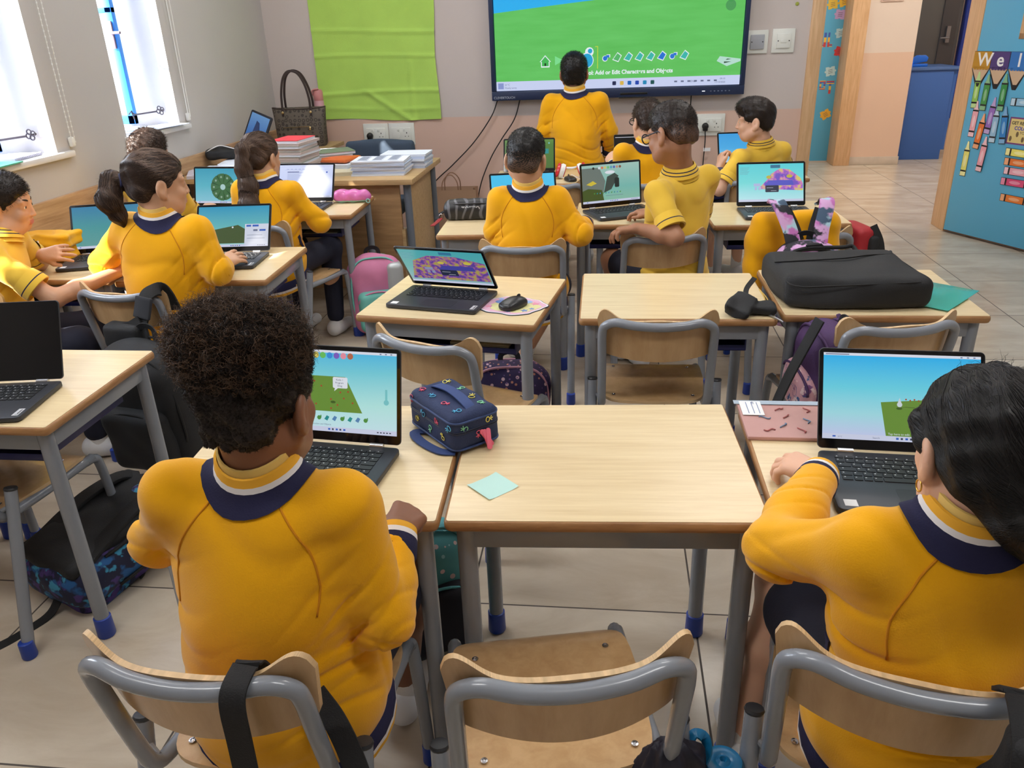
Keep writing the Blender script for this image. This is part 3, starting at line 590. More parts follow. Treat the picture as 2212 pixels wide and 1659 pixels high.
def content(kind):
    G = lambda n, st, es=.85, ax=1: gradmat('screen '+n, [(p, rgb(*c)) for p, c in st], ax, es)
    if kind == 'park':
        dots = [(.02+.02*k % .2, .06+.017*((k*7) % 5)) for k in range(0)]
        D = [(.085, .068), (.10, .088), (.115, .06), (.128, .10), (.15, .072), (.165, .06), (.18, .075), (.19, .09), (.2, .066), (.112, .11), (.15, .052), (.172, .088), (.06, .062), (.05, .08), (.03, .06)]
        return G('park', [(0, (205, 235, 245)), (.35, (180, 235, 232)), (.75, (120, 210, 225)), (1, (80, 190, 235))]), TITLE()+TASK()+[('paint_pot', [circ(.0075, 14, .062, .1675)], E_('pot white', 225, 230, 250))]+[('paint_pot', [circ(.0068, 14, .085+.0158*k, .167)], E_('pot %d' % k, *c)) for k, c in enumerate(((220, 90, 70), (235, 165, 60), (235, 220, 110), (110, 200, 100), (60, 150, 230), (130, 100, 200), (240, 150, 170), (190, 110, 80)))] + [
            ('game_ground', [[(.012, .045), (.222, .045), (.184, .122), (.07, .122)]], E_('grass', 110, 150, 60)), ('apple', [circ(.0022, 8, x, y) for x, y in D], E_('apple', 170, 80, 50)), ('figure_shadow', [circ(.006, 10, .155, .066, .003)], E_('shade', 70, 100, 40)), ('speech_bubble', [rrect(.034, .024, .003, 3, .172, .109), [(.16, .098), (.168, .098), (.158, .09)]], E_('bubble', 236, 240, 250)),
            ('thermometer', [circ(.006, 12, .277, .072), R4(.2745, .074, .2795, .1)], E_('thermo', 120, 205, 210))]+icons(.03, (.045, .075, .1, .122, .14, .158, .176, .194, .212, .23), .006)+[('caption_text', 'Object Tool: Add or Edit Characters and Objects', .0052, (.045, .0145), E_('ink', 110, 120, 150)), ('bubble_text', 'Kodu 1', .0055, (.163, .1135), E_('bubble ink', 50, 60, 90)), ('bubble_text', 'Program', .0055, (.161, .107), E_('bubble ink', 50, 60, 90)), ('bubble_text', 'Drag', .0055, (.166, .1005), E_('bubble ink', 50, 60, 90)), ('search_text', 'Search', .0045, (.04, .0035), E_('ink', 110, 120, 150))]
    if kind == 'field':
        return G('field', [(0, (205, 205, 245)), (.3, (165, 225, 235)), (.6, (110, 215, 235)), (1, (40, 180, 245))]), TITLE()+TASK()+[('game_ground', [[(.1225, .0105), (.296, .0105), (.296, .095), (.112, .0785)]], E_('grass', 110, 150, 60)), ('rock', [circ(.0052, 10, .148, .075), [(.144, .077), (.152, .077), (.148, .089)]], E_('rock', 215, 225, 235)), ('rock_shadow', [circ(.006, 10, .1475, .067, .0025)], E_('shade', 70, 100, 40)), ('apple', [circ(.0018, 8, .16+.008*k, .086-.002*(k % 2)) for k in range(6)], E_('apple', 170, 80, 50)),
            ('caption_text', 'Tap here to edit', .0062, (.126, .0125), E_('pale ink', 225, 235, 240)), ('search_text', 'Search', .005, (.097, .0035), E_('ink', 110, 120, 150)), ('temperature_text', '21\u00b0C', .004, (.03, .0035), E_('ink', 110, 120, 150))]
    if kind in ('purple', 'purple_dim'):
        dim = kind == 'purple_dim'; s = 'dim ' if dim else ''
        m = MATS.get('px '+s+'terrain')
        if not m:
            k = .6 if dim else 1.15
            m = mat('px '+s+'terrain', (.005, .005, .005, 1), .22); t = NT(m); b = t.n['Principled BSDF']; tc = t.add('ShaderNodeTexCoord'); n = t.add('ShaderNodeTexNoise'); n.inputs['Scale'].default_value = 60 if dim else 30; n.inputs['Detail'].default_value = 3; t.link(tc.outputs['Object'], n.inputs['Vector'])
            r = t.add('ShaderNodeValToRGB'); e = r.color_ramp.elements; e[0].position = .4; e[0].color = rgb(120, 90, 200); e[1].position = .6; e[1].color = rgb(225, 205, 110); q = e.new(.5); q.color = rgb(205, 120, 200); t.link(n.outputs[0], r.inputs[0]); t.link(r.outputs[0], b.inputs['Emission Color']); b.inputs['Emission Strength'].default_value = k
        g = G(s+'lagoon', [(0, (190, 235, 245)), (.5, (120, 225, 225)), (1, (95, 215, 225))], .5 if dim else .9)
        return g, [('taskbar', [R4(0, 0, SW, .0105)], E_('taskbar', 214, 220, 244)), ('terrain', [[(.09, .06), (.13, .1), (.15, .13), (.19, .155), (.235, .15), (.285, .11), (.297, .085), (.297, .05), (.2, .055)] if not dim else [(.01, .02), (.04, .12), (.1, .15), (.2, .15), (.297, .12), (.297, .02)]], m),
            ('lake', [[(.12, .075), (.255, .075), (.25, .1), (.14, .1)]], E_(s+'lake', 90, 90, 200, .5 if dim else .9)), ('program_tile', [R4(.07, .072, .1, .086), R4(.075, .055, .085, .069), R4(.092, .055, .104, .069)], E_(s+'tile', 180, 190, 230, .5 if dim else .9)), ('menu_panel', [rrect(.062, .032, .004, 4, .155, .06)], E_(s+'panel', 50, 55, 80, .6)), ('top_panel', [rrect(.045, .015, .002, 3, .17, .165)], E_(s+'teal panel', 60, 130, 170, .7)), ('panel_line', [R4(.13, .064, .16, .0655), R4(.15, .05, .175, .0515)], E_(s+'line', 220, 225, 240)),
            ('ring', [circ(.012, 14, .14, .115, .008), ], E_(s+'yellow', 235, 220, 90, .6)), ('ring', [circ(.014, 14, .235, .118, .008)], E_(s+'yellow', 235, 220, 90, .6))] + [('code_line', [R4(.006, .16-.006*k, .05-.004*(k % 3), .1615-.006*k) for k in range(6)], E_(s+'code', 120, 170, 190))]
    if kind == 'doc':
        return G('doc', [(0, (190, 202, 245)), (1, (214, 222, 252))], .95), TASK()+[('text_line', [R4(.045, .135-.0075*k, .17-.02*((k*3) % 4), .1365-.0075*k) for k in range(13)], E_('doc line', 120, 135, 185)), ('heading', [R4(.045, .139, .11, .1425)], E_('doc head', 60, 70, 110)), ('rule', [R4(.0, .168, SW, .1685), R4(.03, .151, .26, .1514)], E_('doc line', 120, 135, 185)), ('round_button', [circ(.005, 12, .266, .137)], E_('icon blue', 50, 100, 200)), ('menu_word', [R4(.04+.022*k, .1545, .054+.022*k, .1562) for k in range(8)], E_('doc line', 120, 135, 185))]
    if kind == 'pie':
        import math as m_
        seg = []
        for k in range(9):
            a = 2*PI*k/9; seg.append([(.16+.016*m_.cos(a+q), .083+.016*m_.sin(a+q)) for q in (0, .68)]+[(.16+.07*m_.cos(a+q), .083+.07*m_.sin(a+q)) for q in (.62, .35, .06)])
        return G('pie', [(0, (150, 215, 235)), (.5, (100, 195, 215)), (1, (70, 170, 200))], .8), TASK()+[('pie_menu', [circ(.068, 28, .16, .083)], E_('pie dark', 50, 90, 60)), ('pie_slice', seg, E_('pie green', 72, 118, 78)), ('pie_hub', [circ(.015, 18, .16, .083)], E_('pie hub', 185, 220, 220)), ('pie_icon', [circ(.006, 8, .16+.052*m_.cos(2*PI*(k+.5)/9), .083+.052*m_.sin(2*PI*(k+.5)/9)) for k in range(9)], E_('pie icon', 150, 180, 160))]
    if kind in ('plot', 'plot2'):
        c = [(0, (170, 225, 225)), (.5, (110, 200, 205)), (1, (50, 165, 210))] if kind == 'plot' else [(0, (110, 175, 170)), (.5, (80, 165, 170)), (1, (60, 140, 185))]
        L = [('game_ground', [[(.06, .015), (.24, .015), (.245, .05), (.17, .095), (.062, .075)]] if kind == 'plot' else [[(.16, .055), (.28, .055), (.28, .1), (.175, .1)]], E_('plot green', 74, 96, 50, .7))]
        if kind == 'plot':
            L += [('side_panel', [R4(.20, .0105, SW, .098)], E_('panel white', 222, 228, 246)), ('panel_button', [R4(.206, .086, .226, .094), R4(.232, .086, .258, .094), R4(.262, .066, .288, .074)], E_('icon blue', 50, 100, 200)), ('panel_line', [R4(.21, .048, .275, .0495), R4(.21, .034, .285, .0355), R4(.236, .066, .254, .074)], E_('ink', 110, 120, 150)), ('marker', [circ(.004, 10, .148, .085)], E_('bubble', 236, 240, 250))]
        return G(kind, c, .75), TASK()+L
    if kind == 'sky': return G('sky', [(0, (175, 230, 245)), (.6, (70, 195, 240)), (1, (70, 195, 240))], .95), [('game_ground', [[(.0, .012), (.08, .012), (.15, .075), (.07, .075)]], E_('wedge', 120, 180, 90)), ('taskbar', [R4(0, 0, SW, .0105)], E_('taskbar', 214, 220, 244))]
    if kind == 'azure': return G('azure', [(0, (150, 215, 245)), (.5, (70, 175, 235)), (1, (55, 160, 230))], .9), TASK()
    if kind == 'meadow': return G('meadow', [(0, (80, 125, 55)), (.8, (90, 140, 60)), (1, (110, 160, 75))], .7), [('pale_icon', [circ(.006, 10, .24, .16), circ(.005, 10, .272, .155)], E_('thermo', 120, 205, 210)), ('block', [R4(.24, .09, .27, .12)], E_('icon teal', 40, 150, 150, .4))]
    if kind == 'collage':
        return G('collage', [(0, (150, 205, 180)), (.4, (130, 200, 190)), (1, (175, 215, 205))], .75), TASK()+[('photo_patch', [[(0, .0105), (.10, .0105), (.12, .1), (.09, .165), (0, .165)]], E_('grey photo', 120, 135, 130, .7)), ('grass_patch', [[(0, .0105), (.11, .0105), (.1, .06), (.03, .07), (0, .06)]], E_('plot green', 74, 96, 50, .7)), ('pillar', [[(.11, .045), (.13, .12), (.17, .135), (.19, .12), (.15, .06)]], E_('pillar', 64, 78, 74)), ('pillar_cap', [circ(.026, 16, .145, .14, .008)], E_('bubble', 236, 240, 250)), ('yellow_patch', [[(.02, .09), (.045, .082), (.075, .092), (.055, .105)]], E_('yel', 220, 200, 70)), ('dark_icon', [rrect(.024, .045, .006, 4, .18, .09), circ(.006, 8, .06, .163)], E_('dark icon', 34, 44, 44)),
            ('caption_bar', [R4(.12, .03, .21, .0315)], E_('ink', 110, 120, 150))]+[('paint_pot', [circ(.0062, 12, .09+.0155*k, .163)], E_('cpot %d' % k, *c)) for k, c in enumerate(((230, 235, 240), (230, 130, 90), (225, 210, 120), (120, 200, 130), (90, 170, 200), (90, 110, 190), (205, 150, 130), (140, 90, 70)))]+icons(.045, [.06+.015*k for k in range(10)], .004)
    if kind == 'line': return BEZ, [('white_line', [R4(.0, .168, SW, .171)], E_('title', 232, 236, 250))]
    return BEZ, []
def keyboard_mesh():
    b = MB(); lg = MB(); R0 = -.022; hk = .0016
    rows = [([1]*14, .0105), ([1]*13+[1.6], .0165), ([1.5]+[1]*12+[1.1], .0165), ([1.8]+[1]*11+[1.8], .0165), ([1.25]+[1]*11+[2.3], .0165), ([1.2, 1, 1, 1, 5.2, 1, 1.2, 1, 1.3, 1], .0165)]
    y = R0
    for ri, (ks, h) in enumerate(rows):
        tot = sum(ks); x = -.132; u = .264/tot
        for k in ks:
            w = k*u; cx, cy = x+w/2, y-h/2
            o = rrect(w-.0028, h-.0026, .0015, 2, cx, cy); n = len(o)
            b.prism(o, .0142, .0142+hk)
            if k < 4: lg.prism(R4(x+w*.22, cy+h*.08, x+w*.22+.0028, cy+h*.08+.0024), .0158, .01595)
            x += w
        y -= h+.0004
    return b.mesh('keyboard', KEYM, smooth=False), lg.mesh('key_legends', LEGEND, smooth=False)
KB = keyboard_mesh()
def child(name, me, parent):
    o = bpy.data.objects.new(name, me); COL.objects.link(o); o.parent = parent; return o
CACHE = {}
def laptop(x, y, yaw, ang, kind, label, sticker_side=None, z=DH, word=True):
    t = thing('laptop', label, 'laptop', (x, y, z+.0005), math.radians(yaw), 'laptops on the desks')
    if 'base' not in CACHE:
        b = MB(); b.prism(rrect(LW, LD, .012, 5, 0, -LD/2), .002, .0142); CACHE['base'] = b.build('base', BODY, t, bevel=.002).data
        CACHE['foot'] = None
    else: child('base', CACHE['base'], t)
    kb = child('keyboard', KB[0], t); child('key_legends', KB[1], kb)
    if 'pad' not in CACHE:
        CACHE['pad'] = MB().prism(rrect(.112, .066, .004, 3, .012, -.172), .0142, .0145).mesh('touchpad', DECK, smooth=False)
        CACHE['hinge'] = MB().cyl((-.015, .001, .0145), (.015, .001, .0145), .0058, n=10).mesh('hinge', mat('silver hinge', rgb(200, 200, 204), .3, .9))
        CACHE['stk'] = MB().prism(R4(-.145, -.208, -.122, -.186), .0142, .01445).mesh('label_sticker', STK, smooth=False)
        CACHE['badge'] = MB().prism(R4(.135, -.208, .150, -.170), .0142, .0145).mesh('badge', mat('silver badge', rgb(215, 216, 220), .35, .3), smooth=False)
    child('touchpad', CACHE['pad'], t); [setattr(child('hinge', CACHE['hinge'], t), 'location', (q, 0, 0)) for q in (-.105, .105)]; child('label_sticker', CACHE['stk'], t)
    bd = child('badge', CACHE['badge'], t)
    if word: text('brand_word', 'Lenovo', .0095, Matrix.Translation((.1475, -.204, .0146)) @ Matrix.Rotation(PI/2, 4, 'Z'), KEYM, bd)
    a = math.radians(ang-90)
    T = Matrix.Translation((0, .002, .016)) @ Matrix.Rotation(-a, 4, 'X') @ Matrix.Rotation(PI/2, 4, 'X')   # lid plane: x right, y up the lid, z towards the user
    lid = MB().prism(rrect(LW, LH, .010, 5, 0, LH/2+.002), -.0055, -.0004, T).build('lid', BODY, t, bevel=.0014)
    MB().prism(rrect(LW-.003, LH-.003, .009, 5, 0, LH/2+.002), -.0003, 0, T).build('bezel', BEZ, lid, smooth=False)
    base, L = content(kind); ox, oy = -SW/2, .022
    S = T @ Matrix.Translation((ox, oy, .0001))
    g = MB(); g._add([Vector((0, 0, 0)), Vector((SW, 0, 0)), Vector((SW, SH, 0)), Vector((0, SH, 0))], [(0, 1, 2, 3)])
    me = g.mesh('screen', base, smooth=False); o = child('screen', me, lid); o.matrix_local = S
    mats = []; b = MB(); texts = []
    for k, it in enumerate(L):
        if len(it) > 3: texts.append(it); continue
        if it[2] not in mats: mats.append(it[2])
        for out in it[1]: b._add([Vector((p[0], p[1], .00008*(k+1))) for p in out], [tuple(range(len(out)))], mats.index(it[2]))
    if b.f:
        p = child('screen_picture', b.mesh('screen_picture', mats, smooth=False), lid); p.matrix_local = S
    for nm, s, size, (px_, py_), m in texts:
        q = text(nm, s, size, Matrix.Identity(4), m, lid, 0); q.matrix_local = S @ Matrix.Translation((px_, py_, .0022))
    return t
laptop(-.591, 1.463, -6.1, 105, 'park', 'open laptop in front of the child with tall curly hair')
laptop(.592, 1.474, -3.4, 120, 'field', 'open laptop in front of the black haired girl, showing sky and a green corner')
laptop(-.522, 2.590, -12.2, 52, 'purple_dim', 'half closed laptop with a purple picture beside the pastel mouse mat')
laptop(.764, 3.868, 2.3, 114, 'purple', 'open laptop with a purple landscape behind the mustard sweatshirt')
laptop(.019, 3.905, 24, 98, 'collage', 'open laptop turned sideways beside the boy in glasses')
laptop(-.389, 3.72, 11.4, 119, 'sky', 'open laptop with a bright sky picture in front of the cropped black haired boy')
laptop(-1.618, 4.115, -1.2, 118, 'doc', 'open laptop showing a page of text beside the pink pencil case')
laptop(-1.553, 3.073, 5.1, 124, 'plot', 'open laptop with a green plot and white panel before the ponytailed girl')
laptop(-2.088, 3.078, 15.8, 116, 'plot2', 'open laptop by the rolled yellow sweatshirts at the window wall')
laptop(-2.027, 3.985, -5.3, 107, 'pie', 'open laptop showing a round dark green wheel')
laptop(.821, 5.06, 6.4, 117, 'azure', 'open laptop with a plain blue picture in front of the boy looking sideways')
laptop(.194, 5.05, 5.8, 116, 'line', 'open laptop with a black picture at the front of the class')
laptop(-.486, 4.95, 2.7, 116, 'meadow', 'open laptop with a green picture in front of the standing boy')
laptop(-1.585, 1.743, 8.3, 112, 'off', 'open laptop with a dark blank display at the left foreground desk')

# ------------------------------------------------------------------ front wall things
# big display: 1.76 wide, lower edge at z 1.012
t = thing('display_screen', 'large wall mounted interactive display with a green landscape', 'display screen', (.04, WY, 1.012))
NAVY = mat('navy display casing', rgb(28, 44, 78), .35)
fw, fh, th = 1.762, 1.04, .085
f = MB(); f.b2((-fw/2, -th, 0), (fw/2, -.02, .060)); f.b2((-fw/2, -th, fh-.03), (fw/2, -.02, fh)); f.b2((-fw/2, -th, .06), (-fw/2+.030, -.02, fh-.03)); f.b2((fw/2-.030, -th, .06), (fw/2, -.02, fh-.03)); f.b2((-fw/2+.03, -.05, .05), (fw/2-.03, -.001, fh-.03)); f.build('casing', NAVY, t, bevel=.004)
MB().b2((.03, -th-.003, .018), (.22, -th+.01, .032)).b2((.02, -th-.012, -.004), (.23, -.03, .004)).build('sensor_bar', mat('black plastic', rgb(18, 20, 24), .3), t, bevel=.002)
MB().b2((.595, -th-.001, .026), (.615, -th+.01, .030)).build('status_light', emat('white led', (1, 1, 1, 1), 2), t)
MB()._add([(.65+.025*k+dx, -th-.0006, .024+dz) for k in range(6) for dx, dz in ((0, 0), (.010, 0), (.010, .006), (0, .006))], [tuple(range(4*k, 4*k+4)) for k in range(6)]).build('control_mark', mat('grey print', rgb(120, 130, 150), .5), t)
text('brand_word', 'CLEVERTOUCH', .022, Matrix.Translation((-fw/2+.014, -th-.001, .012)) @ Matrix.Rotation(PI/2, 4, 'X'), mat('pale print', rgb(190, 200, 215), .5), t)
x0, x1, z0, z1 = -fw/2+.034, fw/2-.034, .064, fh-.034; DW, DHH = x1-x0, z1-z0
sky = gradmat('display sky', [(0, rgb(60, 200, 250)), (1, rgb(20, 160, 240))], 2, .95)
MB()._add([(x0, -.066, z0), (x1, -.066, z0), (x1, -.066, z1), (x0, -.066, z1)], [(0, 1, 2, 3)]).build('screen', sky, t)
grass = mat('display grass', (.005, .005, .005, 1), .25); nt = NT(grass); gb = nt.n['Principled BSDF']; tc = nt.add('ShaderNodeTexCoord'); mp = nt.add('ShaderNodeMapping'); mp.inputs['Scale'].default_value = (2, 1, 14); mp.inputs['Rotation'].default_value = (0, .06, 0); nt.link(tc.outputs['Object'], mp.inputs[0]); n_ = nt.add('ShaderNodeTexNoise'); n_.inputs['Scale'].default_value = 1.6; nt.link(mp.outputs[0], n_.inputs['Vector']); nt.link(nt.mix(n_.outputs[0], rgb(88, 190, 84), rgb(112, 212, 112)), gb.inputs['Emission Color']); gb.inputs['Emission Strength'].default_value = 1.18
def disp(name, outs, m, k): return MB_disp(name, outs, m, k)
def MB_disp(name, outs, m, k):
    b = MB()
    for o in outs: b._add([(x0+p[0], -.0665-.0004*k, z0+p[1]) for p in o], [tuple(range(len(o)))])
    return b.build(name, m, t, smooth=False)
top = [(DW*q/24, .505+.085*q/24+.03*math.sin(q/24*2.2)) for q in range(25)]
disp('landscape', [[(0, .062)]+[(DW, .062)]+top[::-1]], grass, 1)
disp('taskbar', [R4(0, 0, DW, .062)], E_('display taskbar', 204, 214, 246, .95), 1)
disp('pale_hill', [[(.62, .575), (.72, .66), (.95, .7), (1.1, .62), (1.06, .59)]], E_('pale hill', 150, 230, 240, .9), 1.5)
disp('dark_panel', [[(.98, .615), (1.36, .61), (1.33, .66), (1.02, .665)]], E_('slate', 70, 100, 130, .8), 2)
ic = lambda x, y, s, k: [[(x-s, y-s*.5), (x+s*.3, y-s), (x+s, y+s*.3), (x+s*.1, y+s)]] if k else [circ(s*.6, 12, x-s*.2, y-s*.2), R4(x+s*.1, y, x+s*.9, y+s*.6)]
WHT, TEAL, BLU = E_('icon white', 235, 245, 250, .95), E_('display teal', 60, 190, 180, .9), E_('display blue', 40, 120, 220, .9)
house = lambda x, y, s: [[(x-s, y-.1*s), (x, y+s), (x+s, y-.1*s)], R4(x-.75*s, y-s, x+.75*s, y-.1*s)]
disp('tool_icon', house(.352, .188, .04), WHT, 2); disp('tool_icon', house(.352, .188, .032), E_('house green', 70, 190, 90, .9), 3); disp('tool_icon', [R4(.346, .158, .358, .176)], E_('house door', 30, 70, 40, .6), 4)
disp('tool_icon', [[(.42, .16), (.48, .19), (.42, .22)]], E_('play', 130, 230, 150, .9), 2)
disp('tool_icon', [circ(.05, 16, .64, .185), circ(.03, 12, .66, .24)], WHT, 2); disp('tool_icon', [circ(.04, 16, .645, .185, .045), circ(.016, 12, .665, .245)], E_('tool cyan', 40, 170, 220, .9), 3)
disp('tool_bracket', [R4(.715, .13, .72, .275), R4(.70, .27, .72, .275)], E_('bracket', 200, 225, 70, .9), 2)
for k in range(8):
    x = .775+.0765*k; s = .026; disp('tool_icon', ic(x, .2, s*1.25, k not in (0, 6)), WHT, 2); disp('tool_icon', ic(x, .2, s, k not in (0, 6)), (BLU, E_('leaf', 90, 190, 110, .9), TEAL, TEAL, TEAL, BLU, BLU, TEAL)[k], 3)
disp('tool_icon', [[(1.53, .155), (1.6, .12), (1.69, .15), (1.69, .165), (1.62, .175), (1.55, .185)]], E_('pale tool', 190, 230, 215, .9), 2); disp('tool_icon', [[(1.58, .14), (1.63, .148), (1.58, .15)], [(1.59, .16), (1.63, .166), (1.6, .168)]], E_('house door', 30, 70, 40, .6), 3)
disp('thermometer', [circ(.034, 18, 1.60, .50), R4(1.587, .52, 1.613, .62)], E_('dim thermo', 84, 170, 96, .8), 2)
for k, c in enumerate(((40, 50, 90), (240, 200, 90), (30, 110, 200), (40, 80, 190), (40, 150, 200), (30, 90, 90))): disp('taskbar_icon', [rrect(.026, .026, .005, 3, .835+.053*k, .031)], E_('tb %d' % k, *c), 2)
disp('taskbar_icon', [R4(1.25+.045*k, .026, 1.27+.045*k, .036) for k in range(7)], E_('ink', 110, 120, 150), 2); disp('taskbar_icon', [R4(.012, .012, .052, .052)], E_('weather', 150, 165, 225), 2)
for s, x, z, size in (('Object Tool: Add or Edit Characters and Objects', .500, .092, .0365), ):
    text('caption', s, size, Matrix.Translation((x0+x, -.0685, z0+z)) @ Matrix.Rotation(PI/2, 4, 'X'), WHT, t, 0, bold=.0012)
for s, x, z, size in (('21\u00b0C', .06, .034, .018), ('Mostly sunny', .06, .014, .016), ('Search', .55, .024, .018), ('ENG', 1.36, .024, .018), ('09:10', 1.56, .036, .016), ('17/10/2025', 1.525, .014, .016)):
    text('taskbar_text', s, size, Matrix.Translation((x0+x, -.0685, z0+z)) @ Matrix.Rotation(PI/2, 4, 'X'), E_('ink', 110, 120, 150), t, 0)
# green felt sheet hung on the wall, with creases and a wavy hem
FELT = mat('lime green felt', rgb(184, 226, 104), .9, var=.10, vscale=5, bump=.3, bscale=300, sheen=.3)
def felt(u, v):
    x = -2.147+.905*u+(.008*math.sin(v*9+u) if u > .97 else 0)-.022*v*(u < .5)*(1-2*u)*0; z = .888+.018*(1-u)+.006*math.sin(u*7)*(v < .03)+(1.95-.888)*v
    cr = lambda zc, a, s, ph: a*math.exp(-((z-zc-.02*math.sin(u*2.3+ph))/s)**2)
    d = .010+.004*math.sin(u*5+z*3)+.003*math.sin(u*13+1)+cr(1.075, .009, .012, 0)+cr(1.325, .008, .01, 1)+cr(1.50, .008, .012, 2)+cr(.985, .008, .012, 3)*(.4+.6*math.sin(u*6)**2)+.012*math.exp(-((u-.78)/.02)**2)*(z < 1.3)*.6
    d += .012*math.exp(-(((u-.6)*.9-(z-.98)*-1.5)/.03)**2)*(z < 1.1)
    return Vector((x, WY-d, z))
tag(MB().grid(felt, 70, 90).build('felt_sheet', FELT, angle=180), 'large lime green felt sheet hanging creased on the front wall', 'cloth')
# sockets and switches
PL = mat('white socket plastic', rgb(226, 228, 222), .35); PG = mat('grey switch plastic', rgb(168, 172, 180), .4)
def socket(x, z, label, twin=True, w=.176, h=.145, blank=False, grey=False):
    t = thing('wall_socket' if twin else 'light_switch', label, 'socket' if twin else 'switch', (x, WY, z), 0, 'sockets on the front wall' if twin else 'switches on the front wall')
    MB().b2((-w/2, -.012, -h/2), (w/2, 0, h/2)).build('back_box', PL, t, bevel=.004)
    iw, ih = (w*.76, h*.60) if twin else (.092, .092)
    MB().b2((-iw/2, -.022, -ih/2), (iw/2, -.011, ih/2)).build('face_plate', PG if grey else PL, t, bevel=.003)
    hb = MB(); ink = mat('socket hole', rgb(40, 40, 42), .6)
    if twin:
        for s in (-1, 1):
            MB().b2((s*.022-.009, -.026, .020), (s*.022+.009, -.02, .040)).build('rocker', PL, t, bevel=.002)
        for s in ((1,) if blank else (-1, 1)):
            cx = s*.041; hb.b2((cx-.003, -.0225, .004), (cx+.003, -.0205, .014)); hb.b2((cx-.015, -.0225, -.018), (cx-.009, -.0205, -.013)); hb.b2((cx+.009, -.0225, -.018), (cx+.015, -.0205, -.013))
        hb.build('pin_hole', ink, t)
        if blank: MB().lathe([(.028, 0), (.028, .003), (.02, .004)], (-.04, -.0215, -.004), 20, rot(PI/2)).build('blank_cover', PL, t)
    else:
        for s in (-1, 1): hb.lathe([(.004, 0), (.004, .0006)], (s*.036, -.0222, 0), 10, rot(PI/2))
        hb.build('screw', ink, t)
        if not grey: MB().b2((-.02, -.0245, -.014), (.02, -.02, .014)).build('rocker', PL, t, bevel=.002)
    return t
socket(-1.742, .79, 'left twin wall socket with a black plug, below the felt sheet', w=.192, h=.158)
socket(-1.545, .79, 'right twin wall socket with a blank cover, below the felt sheet', w=.196, h=.158, blank=True)
socket(.520, .806, 'twin wall socket half hidden behind the short haired boys', w=.19, h=.15)
socket(.716, .806, 'twin wall socket with a black plug beside the boy looking sideways', w=.20, h=.15)
socket(.992, 1.341, 'grey blank switch plate right beside the display screen', False, .145, .148, grey=True)
socket(1.166, 1.343, 'white light switch nearest the doorway', False, .150, .152)
BLK = mat('black rubber', rgb(24, 24, 26), .45)
def plug(x, z, label, pts, tagz=None):
    t = thing('power_plug', label, 'plug', (x, WY-.023, z), 0); MB().lathe([(.021, 0), (.024, .01), (.022, .032), (.012, .04)], (0, 0, 0), 16, rot(PI/2)).box((0, -.018, -.012), (.034, .034, .04)).build('plug_body', BLK, t, bevel=.005)
    MB().tube(smooth_path([(0, -.02, -.03)]+pts, 6), .0038, 8).build('lead', BLK, t)
    if tagz: MB().b2((-.005, -.024, tagz-.012), (.045, -.020, tagz+.012)).build('paper_tag', STK, t)
plug(-1.783, .785, 'black plug and lead in the socket below the felt sheet', [(0, -.024, -.1), (.006, -.02, -.2), (.01, -.012, -.4)])
plug(.678, .80, 'black plug and lead with a small white tag beside the aisle side boys', [(.004, -.022, -.1), (.0, -.018, -.24), (-.004, -.01, -.45)], -.16)
for lab, P in (('left black cable sagging from the display screen towards the paper bag', [(-.806, WY-.03, 1.02), (-.86, WY-.03, .90), (-1.0, WY-.03, .72), (-1.17, WY-.03, .56), (-1.33, WY-.03, .42), (-1.42, WY-.02, .25), (-1.52, WY-.02, .09)]), ('right black cable hanging from the display screen behind the pencil case', [(-.643, WY-.03, 1.02), (-.69, WY-.03, .88), (-.79, WY-.03, .74), (-.88, WY-.03, .6), (-.96, WY-.03, .42), (-1.02, WY-.02, .2), (-1.10, WY-.02, .06)]), ('short black cable dropping behind the boys beside the right sockets', [(.57, WY-.02, 1.02), (.568, WY-.02, .95), (.565, WY-.02, .86), (.56, WY-.014, .7)])):
    tag(MB().tube(smooth_path(P, 8), .0042, 8).build('cable', BLK, angle=180), lab, 'cable')

